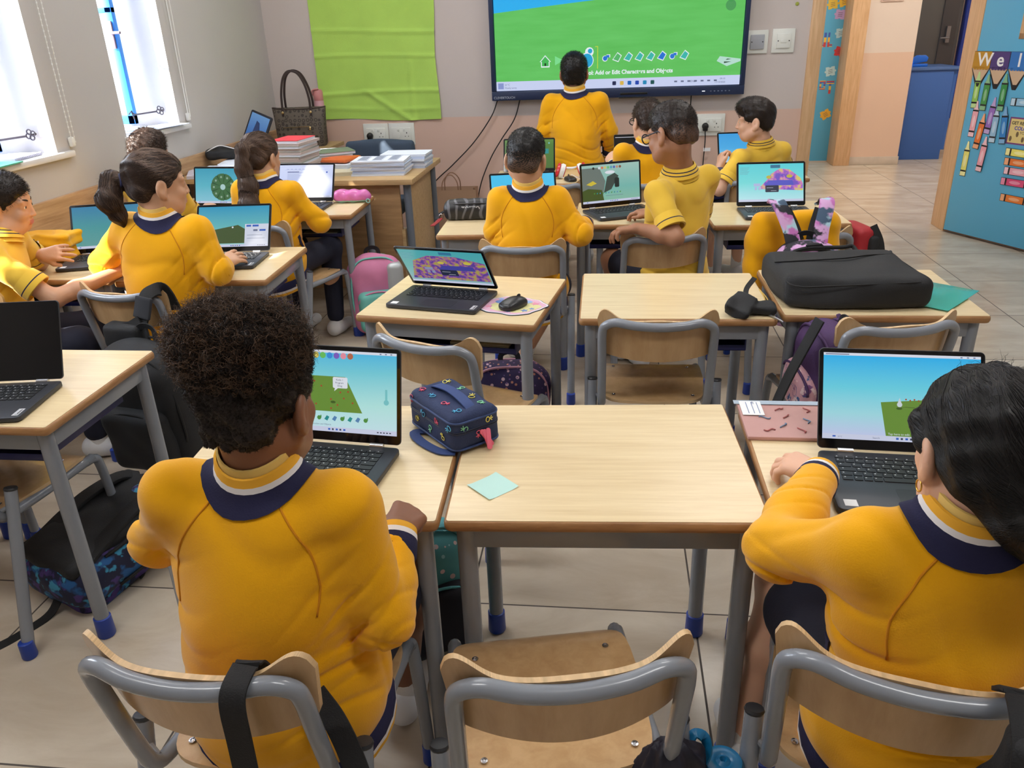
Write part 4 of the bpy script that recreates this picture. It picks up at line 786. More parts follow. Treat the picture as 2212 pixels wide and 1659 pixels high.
# ------------------------------------------------------------------ people: implicit surfaces meshed with surface nets
def smin(a, b, k):
    if k <= 0: return np.minimum(a, b)
    h = np.maximum(k-np.abs(a-b), 0)/k
    return np.minimum(a, b)-h*h*k*.25
def NP(v): return np.array([v[0], v[1], v[2]], float)
class SDF:
    def __init__(s): s.p = []; s.disp = None
    def cap(s, a, b, r0, r1=None, k=.02, op='u'): s.p.append(('c', NP(a), NP(b), r0, r0 if r1 is None else r1, k, op)); return s
    def ell(s, c, r, R=None, k=.02, op='u'): s.p.append(('e', NP(c), np.array(r, float), np.array(R if R is not None else np.eye(3), float), None, k, op)); return s
    def box(s, c, half, r=.02, R=None, k=.02, op='u'): s.p.append(('b', NP(c), np.array(half, float), np.array(R if R is not None else np.eye(3), float), r, k, op)); return s
    def plane(s, c, n, k=.01): s.p.append(('p', NP(c), NP(n)/np.linalg.norm(NP(n)), None, None, k, 'i')); return s
    def chain(s, pts, rs, k=.02):
        for i in range(len(pts)-1): s.cap(pts[i], pts[i+1], rs[i], rs[i+1], k)
        return s
    def bounds(s, pad=.02):
        lo, hi = np.full(3, 9e9), np.full(3, -9e9)
        for q in s.p:
            if q[6] != 'u': continue
            if q[0] == 'c': R = max(q[3], q[4]); L = [q[1]-R, q[2]-R, q[1]+R, q[2]+R]
            else: R = q[2].max() if q[0] == 'e' else np.linalg.norm(q[2]); L = [q[1]-R, q[1]+R]
            lo = np.minimum(lo, np.min(L, 0)); hi = np.maximum(hi, np.max(L, 0))
        return lo-pad, hi+pad
    def near(s, c, rad):      # only the pieces that can matter within rad of c
        c = c[None]; best = 9e9; ds = []
        for q in s.p:
            one = SDF(); one.p = [q[:6]+('u',)]; d = one(c)[0]; ds.append(d)
            if q[6] == 'u': best = min(best, d)
        o = SDF(); o.disp = s.disp
        o.p = [q for q, d in zip(s.p, ds) if (q[6] == 'u' and d < best+2*rad+q[5]+.02) or (q[6] == 's' and d < rad+.04) or q[6] == 'i']
        return o
    def __call__(s, P):
        D = np.full(len(P), 9e9)
        for q in s.p:
            if q[0] == 'c':
                ab = q[2]-q[1]; pa = P-q[1]; h = np.clip(pa@ab/max(ab@ab, 1e-12), 0, 1)
                d = np.linalg.norm(pa-h[:, None]*ab, axis=1)-(q[3]+(q[4]-q[3])*h)
            elif q[0] == 'b':
                u = np.abs((P-q[1])@q[3])-(q[2]-q[4]); d = np.linalg.norm(np.maximum(u, 0), axis=1)+np.minimum(u.max(1), 0)-q[4]
            elif q[0] == 'e':
                u = (P-q[1])@q[3]/q[2]; k0 = np.linalg.norm(u, axis=1); k1 = np.linalg.norm(u/q[2], axis=1)
                d = k0*(k0-1)/np.maximum(k1, 1e-9)
            else: d = (P-q[1])@q[2]
            if q[6] == 'u': D = smin(D, d, q[5])
            elif q[6] == 's': D = -smin(-D, d, q[5])
            else: D = -smin(-D, -d, q[5])
        if s.disp is not None: D = D+s.disp(P)
        return D
def net(f, lo, hi, h, B=12):
    n = np.ceil((hi-lo)/(h*B)).astype(int); N = n*B+1
    bi = np.stack(np.meshgrid(*[np.arange(k) for k in n], indexing='ij'), -1).reshape(-1, 3)
    cd = f(lo+(bi+.5)*B*h); half = B*h*.87+.02
    D = np.empty(N, np.float32)
    near = np.abs(cd) < half
    for b, d in zip(bi[~near], cd[~near]): D[b[0]*B:b[0]*B+B+1, b[1]*B:b[1]*B+B+1, b[2]*B:b[2]*B+B+1] = d
    o = np.stack(np.meshgrid(*[np.arange(B+1)]*3, indexing='ij'), -1).reshape(-1, 3)
    nb = bi[near]
    for b in nb:
        v = f.near(lo+(b+.5)*B*h, B*h*.87)(lo+(b*B+o)*h).reshape(B+1, B+1, B+1)
        D[b[0]*B:b[0]*B+B+1, b[1]*B:b[1]*B+B+1, b[2]*B:b[2]*B+B+1] = v
    S = D < 0
    cs = [(i, j, k) for i in (0, 1) for j in (0, 1) for k in (0, 1)]
    sl = lambda A, i, j, k: A[i:A.shape[0]-1+i, j:A.shape[1]-1+j, k:A.shape[2]-1+k]
    cnt = sum(sl(S, *c).astype(np.uint8) for c in cs); act = (cnt > 0) & (cnt < 8)
    I = np.argwhere(act); vid = np.full(act.shape, -1, np.int32); vid[act] = np.arange(len(I))
    vals = np.stack([D[I[:, 0]+c[0], I[:, 1]+c[1], I[:, 2]+c[2]] for c in cs], 1)
    acc = np.zeros((len(I), 3)); w = np.zeros(len(I))
    for a in range(8):
        for ax in range(3):
            if cs[a][ax]: continue
            t = list(cs[a]); t[ax] = 1; b = cs.index(tuple(t)); va, vb = vals[:, a], vals[:, b]
            m = (va < 0) != (vb < 0); fr = np.where(m, va/np.where(m, va-vb, 1), 0)
            p = np.array(cs[a], float)[None]+np.zeros((len(I), 1)); p[:, ax] += fr
            acc += p*m[:, None]; w += m
    V = lo+(I+acc/w[:, None])*h
    Fs = []
    for ax in range(3):
        u, v = (ax+1) % 3, (ax+2) % 3
        A = S; e0 = [slice(0, None)]*3; e0[ax] = slice(0, -1); e1 = [slice(0, None)]*3; e1[ax] = slice(1, None)
        ch = A[tuple(e0)] != A[tuple(e1)]; E = np.argwhere(ch); E = E[(E[:, u] > 0) & (E[:, v] > 0) & (E[:, u] < N[u]-1) & (E[:, v] < N[v]-1)]
        if not len(E): continue
        fl = A[tuple(e0)][tuple(E.T)]
        def g(du, dv):
            q = E.copy(); q[:, u] -= du; q[:, v] -= dv; return vid[tuple(q.T)]
        q = np.stack([g(0, 0), g(1, 0), g(1, 1), g(0, 1)], 1); q[~fl] = q[~fl][:, ::-1]; Fs.append(q)
    return V, np.concatenate(Fs)[:, ::1]
def sdf_obj(name, f, h, mats, parent, lo=None, hi=None, mifn=None, smooth_it=1):
    if lo is None: lo, hi = f.bounds()
    V, F = net(f, lo, hi, h)
    for _ in range(smooth_it):      # light smoothing along the faces
        A = np.zeros_like(V); c = np.zeros(len(V))
        for a, b in ((0, 1), (1, 2), (2, 3), (3, 0)):
            np.add.at(A, F[:, a], V[F[:, b]]); np.add.at(A, F[:, b], V[F[:, a]]); np.add.at(c, F[:, a], 1); np.add.at(c, F[:, b], 1)
        V = V*.5+.5*A/np.maximum(c, 1)[:, None]
    off = NP(parent.location) if parent and parent.parent is None else np.zeros(3)
    o = rmesh(name, V-off, F, mats, parent, None if mifn is None else mifn(V[F].mean(1)))
    return o, V, F
def grad(f, P, e=.002):
    return np.stack([f(P+np.eye(3)[i]*e)-f(P-np.eye(3)[i]*e) for i in range(3)], 1)/(2*e)
def strands(name, paths, r, m, parent, off, taper=.25):   # paths (N, K, 3) -> thin three sided tubes
    N, K, _ = paths.shape; T = np.gradient(paths, axis=1); T /= np.linalg.norm(T, axis=2, keepdims=True)+1e-9
    a = np.array([.31, .52, .8]); U = np.cross(T, a); U /= np.linalg.norm(U, axis=2, keepdims=True)+1e-9; Wv = np.cross(T, U)
    rr = r*np.linspace(1, taper, K)[None, :, None]
    V = np.stack([paths+rr*(U*math.cos(q)+Wv*math.sin(q)) for q in (0, 2.094, 4.189)], 2) - off
    idx = np.arange(N*K*3).reshape(N, K, 3); F = np.concatenate([np.stack([idx[:, :-1, j], idx[:, :-1, (j+1) % 3], idx[:, 1:, (j+1) % 3], idx[:, 1:, j]], -1).reshape(-1, 4) for j in range(3)])
    o = rmesh(name, V.reshape(-1, 3), F, m, parent); return o
def sample(V, F, n, keep=None):
    Q = V[F]; ar = np.linalg.norm(np.cross(Q[:, 1]-Q[:, 0], Q[:, 2]-Q[:, 0]), axis=1)+1e-12
    if keep is not None: ar = ar*keep(Q.mean(1))
    i = RNG.choice(len(F), n, p=ar/ar.sum()); w = RNG.dirichlet((1, 1, 1, 1), n); return np.einsum('nk,nkd->nd', w, Q[i])
def unit(v): v = NP(v); return v/(np.linalg.norm(v)+1e-12)
SKIN = {}
def skin(name, c, lip):
    if name not in SKIN: SKIN[name] = [mat('skin '+name, rgb(*c), .48, var=.08, vscale=14, sss=.12, bump=.05, bscale=160), mat('lips '+name, rgb(*lip), .42, sss=.1)]
    return SKIN[name]
SWEAT = mat('amber sweatshirt knit', rgb(242, 174, 12), .92, var=.07, vscale=5, bump=.16, bscale=420, sheen=.25, spec=.15)
SEAM = mat('amber seam shadow line', rgb(205, 132, 6), .95)
POLO = mat('yellow polo knit', rgb(234, 192, 70), .9, var=.06, vscale=6, bump=.12, bscale=420, sheen=.2, spec=.15)
PNAVY = mat('navy rib knit', rgb(30, 30, 66), .9, bump=.2, bscale=300); PWHITE = mat('white rib knit', rgb(232, 228, 228), .9); PYEL = mat('yellow rib knit', rgb(238, 176, 50), .9); PPALE = mat('pale yellow collar', rgb(236, 200, 112), .9)
SHORTM = mat('navy shorts', rgb(24, 27, 46), .85, bump=.1, bscale=200); SOCKM = mat('white sock', rgb(230, 228, 226), .9, bump=.2, bscale=150); SHOEM = mat('white shoe', rgb(226, 226, 228), .5); SHOEB = mat('black shoe', rgb(30, 30, 33), .5)
STRAPM_ = mat('dark blue wristband', rgb(50, 46, 80), .5)
EYEW = mat('eye white', rgb(236, 232, 228), .2); IRIS = mat('dark brown iris', rgb(48, 28, 18), .15)
def hairm(n, c): return mat('hair '+n, rgb(*c), .45, spec=.35, var=.25, vscale=40)
def ring(c, ax, a, b, R, n=28, side=None):   # ellipse of half widths a (along side) and b
    ax = Vector(ax).normalized(); s = Vector(side); s = (s-ax*s.dot(ax)).normalized(); t = ax.cross(s)
    return [Vector(c)+s*(a*R*math.cos(2*PI*k/n))+t*(b*R*math.sin(2*PI*k/n)) for k in range(n)]
def band(name, c, ax, side, prof, mats, mi, parent, off, tilt=0):   # prof: (along, half width, half depth)
    b = MB(); ax = Vector(ax).normalized(); rings = [ring(Vector(c)+ax*z-Vector(off), ax, a, d, 1, 30, side) for z, a, d in prof]
    b.loft(rings, True, False, mi); return b.build(name, mats, parent, angle=60)
def hand(S, wr, f, b, thumb, pose, s=.92):
    wr, f, b = NP(wr), unit(f), unit(b); b = unit(b-f*(b@f)); l = np.cross(f, b)*thumb   # l points to the thumb side
    P = lambda x, y, z: wr+(l*x+f*y+b*z)*s
    kn = [(.029, .072), (.010, .076), (-.009, .072), (-.026, .063)]; ln = [.060, .066, .060, .047]
    for (x, y) in kn: S.cap(P(x*.62, .012, 0), P(x, y, .002), .0135*s, .0105*s, .014)
    S.cap(P(.012, .02, -.006), P(-.014, .05, -.006), .013*s, .012*s, .012)
    bends = {'flat': (8, 14, 10), 'relaxed': (28, 34, 24), 'fist': (78, 88, 50), 'grip': (55, 60, 35), 'point': (20, 40, 30)}[pose]; spr = {'flat': 9, 'relaxed': 5, 'fist': 1, 'grip': 2, 'point': 4}[pose]
    for i, ((x, y), L) in enumerate(zip(kn, ln)):
        p = P(x, y, .001); ang = 0; sp = math.radians(spr*(1.5-i)); bl = [q*(1+.14*(i-1)) for q in bends]
        for j, (fr, r0, r1) in enumerate(((.46, .0092, .0082), (.30, .0082, .0076), (.24, .0076, .0064))):
            ang += math.radians(bl[j]); d = (f*math.cos(sp)+l*math.sin(sp))*math.cos(ang)-b*math.sin(ang)
            q = p+d*L*fr*s; S.cap(p, q, r0*s, r1*s, .0035); p = q
    t0 = P(.022, .018, -.006)
    if pose == 'fist': t1 = P(.036, .048, -.022); t2 = P(.016, .066, -.040)
    else: t1 = P(.044, .046, -.012); t2 = P(.052, .074, -.018)
    S.cap(t0, t1, .0115*s, .0098*s, .012); S.cap(t1, t2, .0096*s, .0076*s, .004)
def person(label, hip, neck, head, a=0, hy=0, hp=-8, hr=0, shw=.132, S=1.0, elL=None, wrL=None, elR=None, wrR=None, hL=None, hR=None, top='sweat', tone='olive', hair='short', hcol='black', feet=None, h=.005, hh=.0045, legs=True, stand=False, glasses=False, nape=-.058, shoe=None, collar=True, legskin=True, sh_drop=.040, puff=1.0, seams=False, shL=None, shR=None, hem=True, long=False, extra=None):
    base = (hip[0], hip[1], 0); off = NP(base); t = thing('person', label, 'person', base)
    ar = math.radians(a); F_ = np.array([-math.sin(ar), math.cos(ar), 0]); X_ = np.array([math.cos(ar), math.sin(ar), 0]); Z_ = np.array([0, 0, 1.])
    hip, neck, head = NP(hip), NP(neck), NP(head)
    up = unit(neck-hip)
    shc = neck-up*sh_drop*S
    shL = NP(shL) if shL is not None else shc-X_*shw*S; shR = NP(shR) if shR is not None else shc+X_*shw*S
    elL = NP(elL) if elL is not None else shL+F_*.10-Z_*.17-X_*.03; elR = NP(elR) if elR is not None else shR+F_*.10-Z_*.17+X_*.03
    wrL = NP(wrL) if wrL is not None else elL+F_*.17+X_*.05; wrR = NP(wrR) if wrR is not None else elR+F_*.17-X_*.05
    Hm = np.array((Euler((0, 0, math.radians(hy))).to_matrix() @ Euler((math.radians(hp), 0, 0)).to_matrix() @ Euler((0, math.radians(hr), 0)).to_matrix()))
    hs = S; HP = lambda x, y, z: head+Hm@(np.array([x, y, z])*hs); RE = lambda r: np.array(r)*hs
    sk = skin(*{'dark': ('dark', (140, 92, 66), (128, 70, 60)), 'brown': ('brown', (172, 122, 92), (150, 84, 76)), 'olive': ('olive', (208, 160, 128), (190, 110, 100)), 'fair': ('fair', (226, 178, 150), (204, 120, 112))}[tone])
    # ---- body
    B = SDF()
    B.ell(HP(0, -.012, .036), RE((.071, .089, .072)), Hm, .02); B.ell(HP(0, .022, -.028), RE((.056, .060, .072)), Hm, .03); B.cap(HP(-.022, .044, -.070), HP(.022, .044, -.070), .024*hs, .024*hs, .03)
    for s in (-1, 1): B.cap(HP(s*.05, .0, -.05), HP(s*.025, .042, -.07), .018*hs, .02*hs, .03); B.ell(HP(s*.034, .062, -.026), RE((.019, .017, .019)), Hm, .02)
    for s in (-1, 1): B.ell(HP(s*.031, .090, .003), RE((.018, .013, .012)), Hm, .012, 's')
    B.cap(HP(-.042, .066, .021), HP(.042, .066, .021), .009*hs, .009*hs, .016)
    B.cap(HP(0, .080, .008), HP(0, .0925, -.025), .0060*hs, .0085*hs, .012)
    for s in (-1, 1): B.ell(HP(s*.008, .087, -.029), RE((.0075, .008, .006)), Hm, .006)
    B.cap(HP(-.016, .079, -.050), HP(.016, .079, -.050), .0062*hs, .0062*hs, .008); B.cap(HP(-.013, .079, -.058), HP(.013, .079, -.058), .0068*hs, .0068*hs, .006)
    for s in (-1, 1): B.ell(HP(s*.031, .0665, .003), RE((.0145, .0145, .0135)), Hm, .006); B.ell(HP(s*.031, .082, .0025), RE((.0115, .011, .0046)), Hm, .0015, 's')
    for s in (-1, 1):
        eR = Hm@np.array(rot(0, 0, s*.35))
        B.ell(HP(s*.074, -.008, -.008), RE((.0105, .020, .031)), eR, .008); B.ell(HP(s*.085, -.004, -.004), RE((.007, .011, .017)), eR, .006, 's'); B.ell(HP(s*.072, .0, -.034), RE((.008, .010, .010)), Hm, .008)
    B.chain([HP(0, -.028, -.045), neck+up*.012, neck-up*.06], [.046*hs, .045*hs, .046*hs], .03)
    B.chain([neck-up*.13, (hip+neck)/2, hip], [.066*S, .085*S, .09*S], .03)
    B.chain([neck-up*.075, shL], [.036*S, .034*S], .02); B.chain([neck-up*.075, shR], [.036*S, .034*S], .02)
    for sh, el, wr, hd, th in ((shL, elL, wrL, hL, -1), (shR, elR, wrR, hR, 1)):
        B.chain([sh, el], [.034*S, .031*S], .02); B.chain([el, el+(wr-el)*.35, wr], [.032*S, .031*S, .0215*S], .02)
        f, b, pose = hd if hd else (unit(wr-el)*1+F_*.3-Z_*.05, (0, 0, 1), 'relaxed')
        hand(B, wr, f, b, -th*-1 if False else -th, pose, .92*S)
    KN = []
    if legs:
        for s in (-1, 1):
            hj = hip+X_*(s*.075*S)-Z_*.01
            if stand: kn = hj-Z_*.27*S+F_*.01; an = np.array([kn[0], kn[1], .07])
            else: kn = hj+F_*.335*S+X_*(s*.03)+Z_*.01; an = np.array([kn[0]-F_[0]*.03, kn[1]-F_[1]*.03, .075])
            if feet and feet[(s+1)//2] is not None:
                fx = feet[(s+1)//2]; an = np.array([fx[0], fx[1], fx[2] if len(fx) > 2 else .075])
                if len(fx) > 3: kn = NP(fx[3])
            KN.append((hj, kn, an))
            B.chain([hj, kn], [.066*S, .046*S], .03); B.chain([kn, kn+(an-kn)*.35-F_*.012, an], [.044*S, .043*S, .028*S], .03); B.cap(an-Z_*.045, an-Z_*.045+F_*.11*S, .026, .024, .02)
    lipf = lambda C: ((np.abs(((C-head)@Hm)[:, 0]) < .020*hs) & (np.abs(((C-head)@Hm)[:, 2]+.0545*hs) < .0085*hs) & (((C-head)@Hm)[:, 1] > .068*hs)).astype(int)
    sdf_obj('body', B, hh, sk, t, mifn=lipf)
    Tm = Matrix(Hm).to_4x4(); Tm.translation = Vector(head-off)
    for s in (-1, 1):
        e = MB().ell((0, 0, 0), (.0118*hs,)*3, None, 14, 10).build('eye', EYEW, t); e.matrix_local = Tm @ Matrix.Translation(Vector((s*.031, .0675, .003))*hs)
        MB().lathe([(.0056*hs, .0107*hs), (.004*hs, .0117*hs), (.0002, .0121*hs)], (0, 0, 0), 14, rot(-PI/2)).build('iris', IRIS, e)
        P = [Vector(((s*(.014+.034*q)), .0795-.012*q*q*1.2, .0235+.005*math.sin(q*2.6)))*hs for q in (0, .25, .5, .75, 1)]
        br = MB().tube(smooth_path(P, 3), .0026*hs, 6, flat=(.0022*hs, .0034*hs)).build('eyebrow', hairm('brow', (40, 28, 22)), t); br.matrix_local = Tm
    # ---- clothes
    G = SDF(); amt = 1.0
    if top == 'sweat':
        G.chain([hip-Z_*(.02 if not stand else .0), hip*.6+neck*.4], [.150*S*puff, .138*S*puff], .05)
        G.ell(hip*.35+neck*.65-F_*.0, (.150*S*puff, .108*S, .17*S), np.stack([X_, np.cross(up, X_), up], 1), .05)
        G.ell(hip, (.160*S*puff, .130*S, .085*S), np.stack([X_, F_, Z_], 1), .05)
        sl, se = .049, .046
    else:
        G.chain([hip-Z_*.0, hip*.6+neck*.4], [.132*S, .122*S], .05); G.ell(hip*.35+neck*.65, (.138*S, .096*S, .16*S), np.stack([X_, np.cross(up, X_), up], 1), .05); G.ell(hip, (.145*S, .118*S, .075*S), np.stack([X_, F_, Z_], 1), .05)
        sl, se = .045, .047
    for sh in (shL, shR): G.cap(neck-up*.074*S, sh, .044*S, sl*S, .04)
    G.chain([neck-up*.135, neck-up*.092], [.078*S, .060*S], .03)
    cuffs = []
    for sh, el, wr in ((shL, elL, wrL), (shR, elR, wrR)):
        if top == 'sweat':
            G.chain([sh, el], [sl*S, se*S], .035); w2 = wr-unit(wr-el)*.045*S
            G.chain([el, el+(w2-el)*.5, w2], [se*S, .044*S, .037*S], .022); cuffs.append((w2, unit(wr-el)))
        else:
            q = sh+(el-sh)*.62; G.cap(sh, q, sl*S, se*S, .03); cuffs.append((q, unit(el-sh)))
    ph = RNG.uniform(0, 6, 12); els = [(elL, unit(wrL-elL), unit(elL-shL)), (elR, unit(wrR-elR), unit(elR-shR))]
    cr = lambda x: np.exp(-(np.sin(x)/.32)**2)
    def folds(P):
        d = .0034*cr(P@np.array([9, 5, 11.])+1.5*np.sin(P@np.array([9, 13, -7.])+ph[3])+ph[5])+.0035*np.sin(P@np.array([9, 4, 22.])+ph[0]+1.3*np.sin(P@np.array([14, 11, 3.])+ph[1]))*.7+.0022*np.sin(P@np.array([-21, 17, 26.])+ph[2]+np.sin(P@np.array([7, -12, 15.])+ph[3]))
        for k, (e, fa, ua) in enumerate(els):
            r = P-e; D2 = (r*r).sum(1); w = np.exp(-D2/.085**2); s = r@(unit(fa-ua)); q = r@np.cross(fa, ua)
            d = d+(.0125 if top == 'sweat' else .004)*w*(cr(s*48+q*24+ph[4+k]+1.2*np.sin(q*30+s*20+ph[6]))-.35)*(.6+.4*np.sin(q*41+ph[8]))
            r2 = P-(e+fa*.14); w2 = np.exp(-(r2*r2).sum(1)/.055**2)
            if top == 'sweat': d = d+.0100*w2*(cr((r2@fa)*62+1.8*np.sin(q*40+ph[7+k]))-.35)*(.65+.35*np.sin(q*55))
        for sh in (shL, shR):    # armpit gathers
            r = P-(sh-up*.10+ (hip-sh)*.12); w = np.exp(-(r*r).sum(1)/.075**2); d = d+.0115*w*(cr(r@np.array([34., 20, -46])+ph[9])-.3)
        zz = P[:, 2]-hip[2]; d = d+.007*np.exp(-((zz-.085)/.06)**2)*(cr(zz*50+2.2*np.sin(P@np.array([11., 8, 0])+ph[10])+ph[11])-.3)
        return d
    G.disp = folds
    g, GV, GF = sdf_obj('sweatshirt' if top == 'sweat' else 'polo_shirt', G, h, SWEAT if top == 'sweat' else POLO, t)
    na = unit(head-Hm@np.array([0, .03, 0])-neck+up*.06); nc = neck-F_*.004
    if top == 'sweat':
        if collar:
            def drape(a, d):      # a ring laid onto the knit around the neckline
                P = np.array([list(v) for v in ring(Vector(nc)+Vector(na)*.075, na, a, d, 1, 30, X_)]); q0 = P.copy()
                for _ in range(40): P = P-na*np.clip(G(P)-.0035, -.004, .012)[:, None]
                lim = ((q0-P)@na > .16)[:, None]; P = np.where(lim, q0-na*.13, P); return [Vector(p) for p in P-off]
            d3 = drape(.0705*S, .0685*S); nv, co = Vector(na), Vector(nc-off); hk = [(p-co).dot(nv) for p in d3]; hm_ = sum(hk)/len(hk)
            up_ = lambda a_, d_, dz: [p+nv*(.5*(h_+hm_)+dz) for p, h_ in zip(ring(co, na, a_, d_, 1, 30, X_), hk)]
            cb = MB(); cb.loft([drape(.086*S, .080*S), drape(.0855*S, .0795*S), drape(.078*S, .0735*S), d3, up_(.0655*S, .0645*S, .012*S), up_(.0632*S, .0625*S, .021*S), up_(.0612*S, .0605*S, .034*S), up_(.0575*S, .057*S, .035*S), up_(.058*S, .056*S, .0)], True, False, [0, 0, 0, 0, 1, 2, 2, 2]); cb.build('collar', [PNAVY, PWHITE, PYEL], t, angle=60)
            uc = MB(); uc.loft([up_(.0568*S, .055*S, .01*S), up_(.0562*S, .0555*S, .032*S), up_(.0562*S, .0555*S, .046*S), up_(.053*S, .0525*S, .047*S), up_(.052*S, .05*S, .01*S)], True, False); uc.build('undershirt_collar', PPALE, t, angle=60)
        for w2, ax in cuffs: band('cuff', w2, ax, np.cross(ax, Z_)+.01*X_, [(-.008, .036*S, .036*S), (.0, .0395*S, .0395*S), (.028*S, .037*S, .037*S), (.038*S, .0355*S, .0355*S), (.050*S, .0335*S, .0335*S), (.051*S, .029*S, .029*S), (.02, .028*S, .028*S)], [PNAVY, PWHITE, PYEL], [0, 0, 1, 2, 2, 2], t, off)
        if hem:
            zb = -.045*S if not stand else -.085*S
            band('hem', hip+Z_*zb, -Z_+F_*(.30 if not stand else 0), X_, [(-.012, .146*S*puff, .130*S), (.0, .164*S*puff, .152*S), (.030*S, .165*S*puff, .153*S), (.042*S, .164*S*puff, .152*S), (.056*S, .162*S*puff, .150*S), (.057*S, .14*S, .13*S)], [PNAVY, PWHITE, PYEL], [0, 0, 1, 2, 2], t, off)
        if seams:
            bv = BVHTree.FromPolygons([Vector(v) for v in GV.tolist()], GF.tolist())
            for s in (-1, 1):
                A = neck+up*.0+X_*(s*.045*S)-F_*.2; Bp = shc-up*.135*S+X_*(s*(shw-.012)*S)-F_*.2; pts = []
                for k in range(17):
                    q = k/16; p = A*(1-q)+Bp*q+X_*(s*.028*math.sin(PI*q)*S); hit = bv.ray_cast(Vector(p), Vector(F_))
                    if hit[0] is not None: pts.append(hit[0]-Vector(off)-Vector(F_)*.0002)
                wl = []
                for k in range(7):
                    q = bv.find_nearest(Vector(hip+X_*(s*(.17-.02*k/6)*S)+F_*((.02+.06*k/6)*S)+Z_*((.135-.10*k/6)*S)))
                    wl.append((q[0]-Vector(off)+q[1]*.0012, q[1]))
                MB().ribbon([q[0] for q in wl], .017, .003, [q[1] for q in wl]).build('pocket_welt', PNAVY, t)
                if len(pts) > 4: MB().tube(pts, .0017, 6).build('seam', SEAM, t, angle=180)
    else:
        pr = [(-.026*S, .076*S, .072*S), (.020*S, .0555*S, .0535*S), (.026*S, .0550*S, .053*S), (.024*S, .059*S, .057*S), (.016*S, .0635*S, .0615*S), (.0125*S, .0655*S, .0635*S), (.005*S, .0695*S, .0675*S), (.0015*S, .071*S, .069*S), (-.010*S, .077*S, .0745*S), (-.010*S, .071*S, .0685*S)]
        band('collar', nc, na, X_, pr, [POLO, PNAVY], [0, 0, 0, 0, 1, 0, 1, 0, 0], t, off)
        for q, ax in cuffs: band('sleeve_band', q, ax, np.cross(ax, Z_)+.01*X_, [(-.02, .0505*S, .0505*S), (.012*S, .0555*S, .0555*S), (.016*S, .0558*S, .0558*S), (.036*S, .0558*S, .0558*S), (.037*S, .05*S, .05*S), (.0, .046*S, .046*S)], [POLO, PNAVY], [0, 1, 0, 0, 0], t, off)
    if legs:
        Sh = SDF(); Sh.ell(hip-Z_*.005, (.142*S, .118*S, .085*S), np.stack([X_, F_, Z_], 1), .04)
        for hj, kn, an in KN: Sh.cap(hj, hj+(kn-hj)*(1 if long else .72), .076*S, (.058 if long else .070)*S, .04)
        if long:
            for hj, kn, an in KN: Sh.cap(kn, an+Z_*.04, .056*S, .044*S, .03)
        sdf_obj('shorts', Sh, .008, SHORTM, t)
        for hj, kn, an in KN:
            k_ = SDF(); k_.cap(an+unit(kn-an)*.075, an-Z_*.02, .032*S, .033*S, .02); k_.cap(an-Z_*.03, an-Z_*.04+F_*.06, .03, .028, .02); sdf_obj('sock', k_, .006, SOCKM, t)
            s_ = SDF(); s_.cap(an-Z_*.034-F_*.03, an-Z_*.040+F_*.115*S, .036, .030, .02); s_.cap(an-Z_*.02-F_*.02, an-Z_*.03+F_*.03, .037, .034, .02); s_.plane(an-Z_*.0735, -Z_, .006); so, _, _ = sdf_obj('shoe', s_, .005, SHOEB if shoe == 'black' else SHOEM, t)
    # ---- hair
    hm = hairm(hcol, {'black': (24, 21, 21), 'dark': (38, 28, 24), 'brown': (58, 42, 34), 'light': (78, 60, 50)}[hcol])
    C = SDF()
    def noise(P, k, am): return am*(np.sin(P@(np.array([37., 21, 29])*k)+1)*np.sin(P@(np.array([-19., 41, 23])*k)+2)+.6*np.sin(P@(np.array([61., -53, 47])*k)))
    n_front = Hm@unit((0, .78, -.62)); fp = HP(0, .070, .052)
    def cut(hi=0, nz=nape):
        C.plane(fp+Hm@np.array([0, hi, 0]), n_front, .012); C.plane(HP(0, -.06, nz), Hm@unit((0, .12, -1)), .012)
    if hair in ('short', 'fade', 'curlytop', 'quiff'):
        th = {'short': .010, 'fade': .004, 'curlytop': .008, 'quiff': .009}[hair]
        C.ell(HP(0, -.014, .036), RE((.0715+th*.55, .091+th*.7, .074+th)), Hm, .02); C.cap(HP(-.03, -.062, -.02), HP(.03, -.062, -.02), (.030+th*.3)*hs, (.030+th*.3)*hs, .03)
        if hair == 'fade': C.ell(HP(0, .005, .070), RE((.060, .076, .046)), Hm, .03)
        if hair == 'curlytop': C.ell(HP(0, .01, .080), RE((.060, .076, .044)), Hm, .02)
        if hair == 'quiff': C.ell(HP(0, .018, .080), RE((.064, .078, .046)), Hm, .02); C.ell(HP(.02, .066, .062), RE((.045, .026, .022)), Hm, .02)
        cut(.004 if hair != 'quiff' else .018)
        C.disp = lambda P: noise(P, 3.2 if hair != 'curlytop' else 4.2, .0012 if hair != 'curlytop' else .0035)
        stub = hairm('stubble '+hcol+tone, tuple(int(.42*a+.58*b) for a, b in zip({'dark': (140, 92, 66), 'brown': (172, 122, 92), 'olive': (200, 154, 124), 'fair': (215, 170, 144)}[tone], {'black': (24, 21, 21), 'dark': (38, 28, 24), 'brown': (58, 42, 34), 'light': (78, 60, 50)}[hcol])))
        zf = lambda Cc: (((Cc-head)@Hm)[:, 2] < (-.004+.050*np.sin(Cc@np.array([900., 700, 300]))*np.sin(Cc@np.array([-500., 900, 1100])))*hs).astype(int)
        o, V, F = sdf_obj('hair', C, .0035, [hm, stub] if hair == 'fade' else hm, t, mifn=zf if hair == 'fade' else None)
        n = {'short': 3800, 'fade': 3000, 'curlytop': 3200, 'quiff': 3600}[hair]
        P0 = sample(V, F, n, (lambda Q: (((Q-head)@Hm)[:, 2] > .015)*1.0+1e-9) if hair == 'fade' else None); N0 = grad(C, P0); N0 /= np.linalg.norm(N0, axis=1, keepdims=True)+1e-9
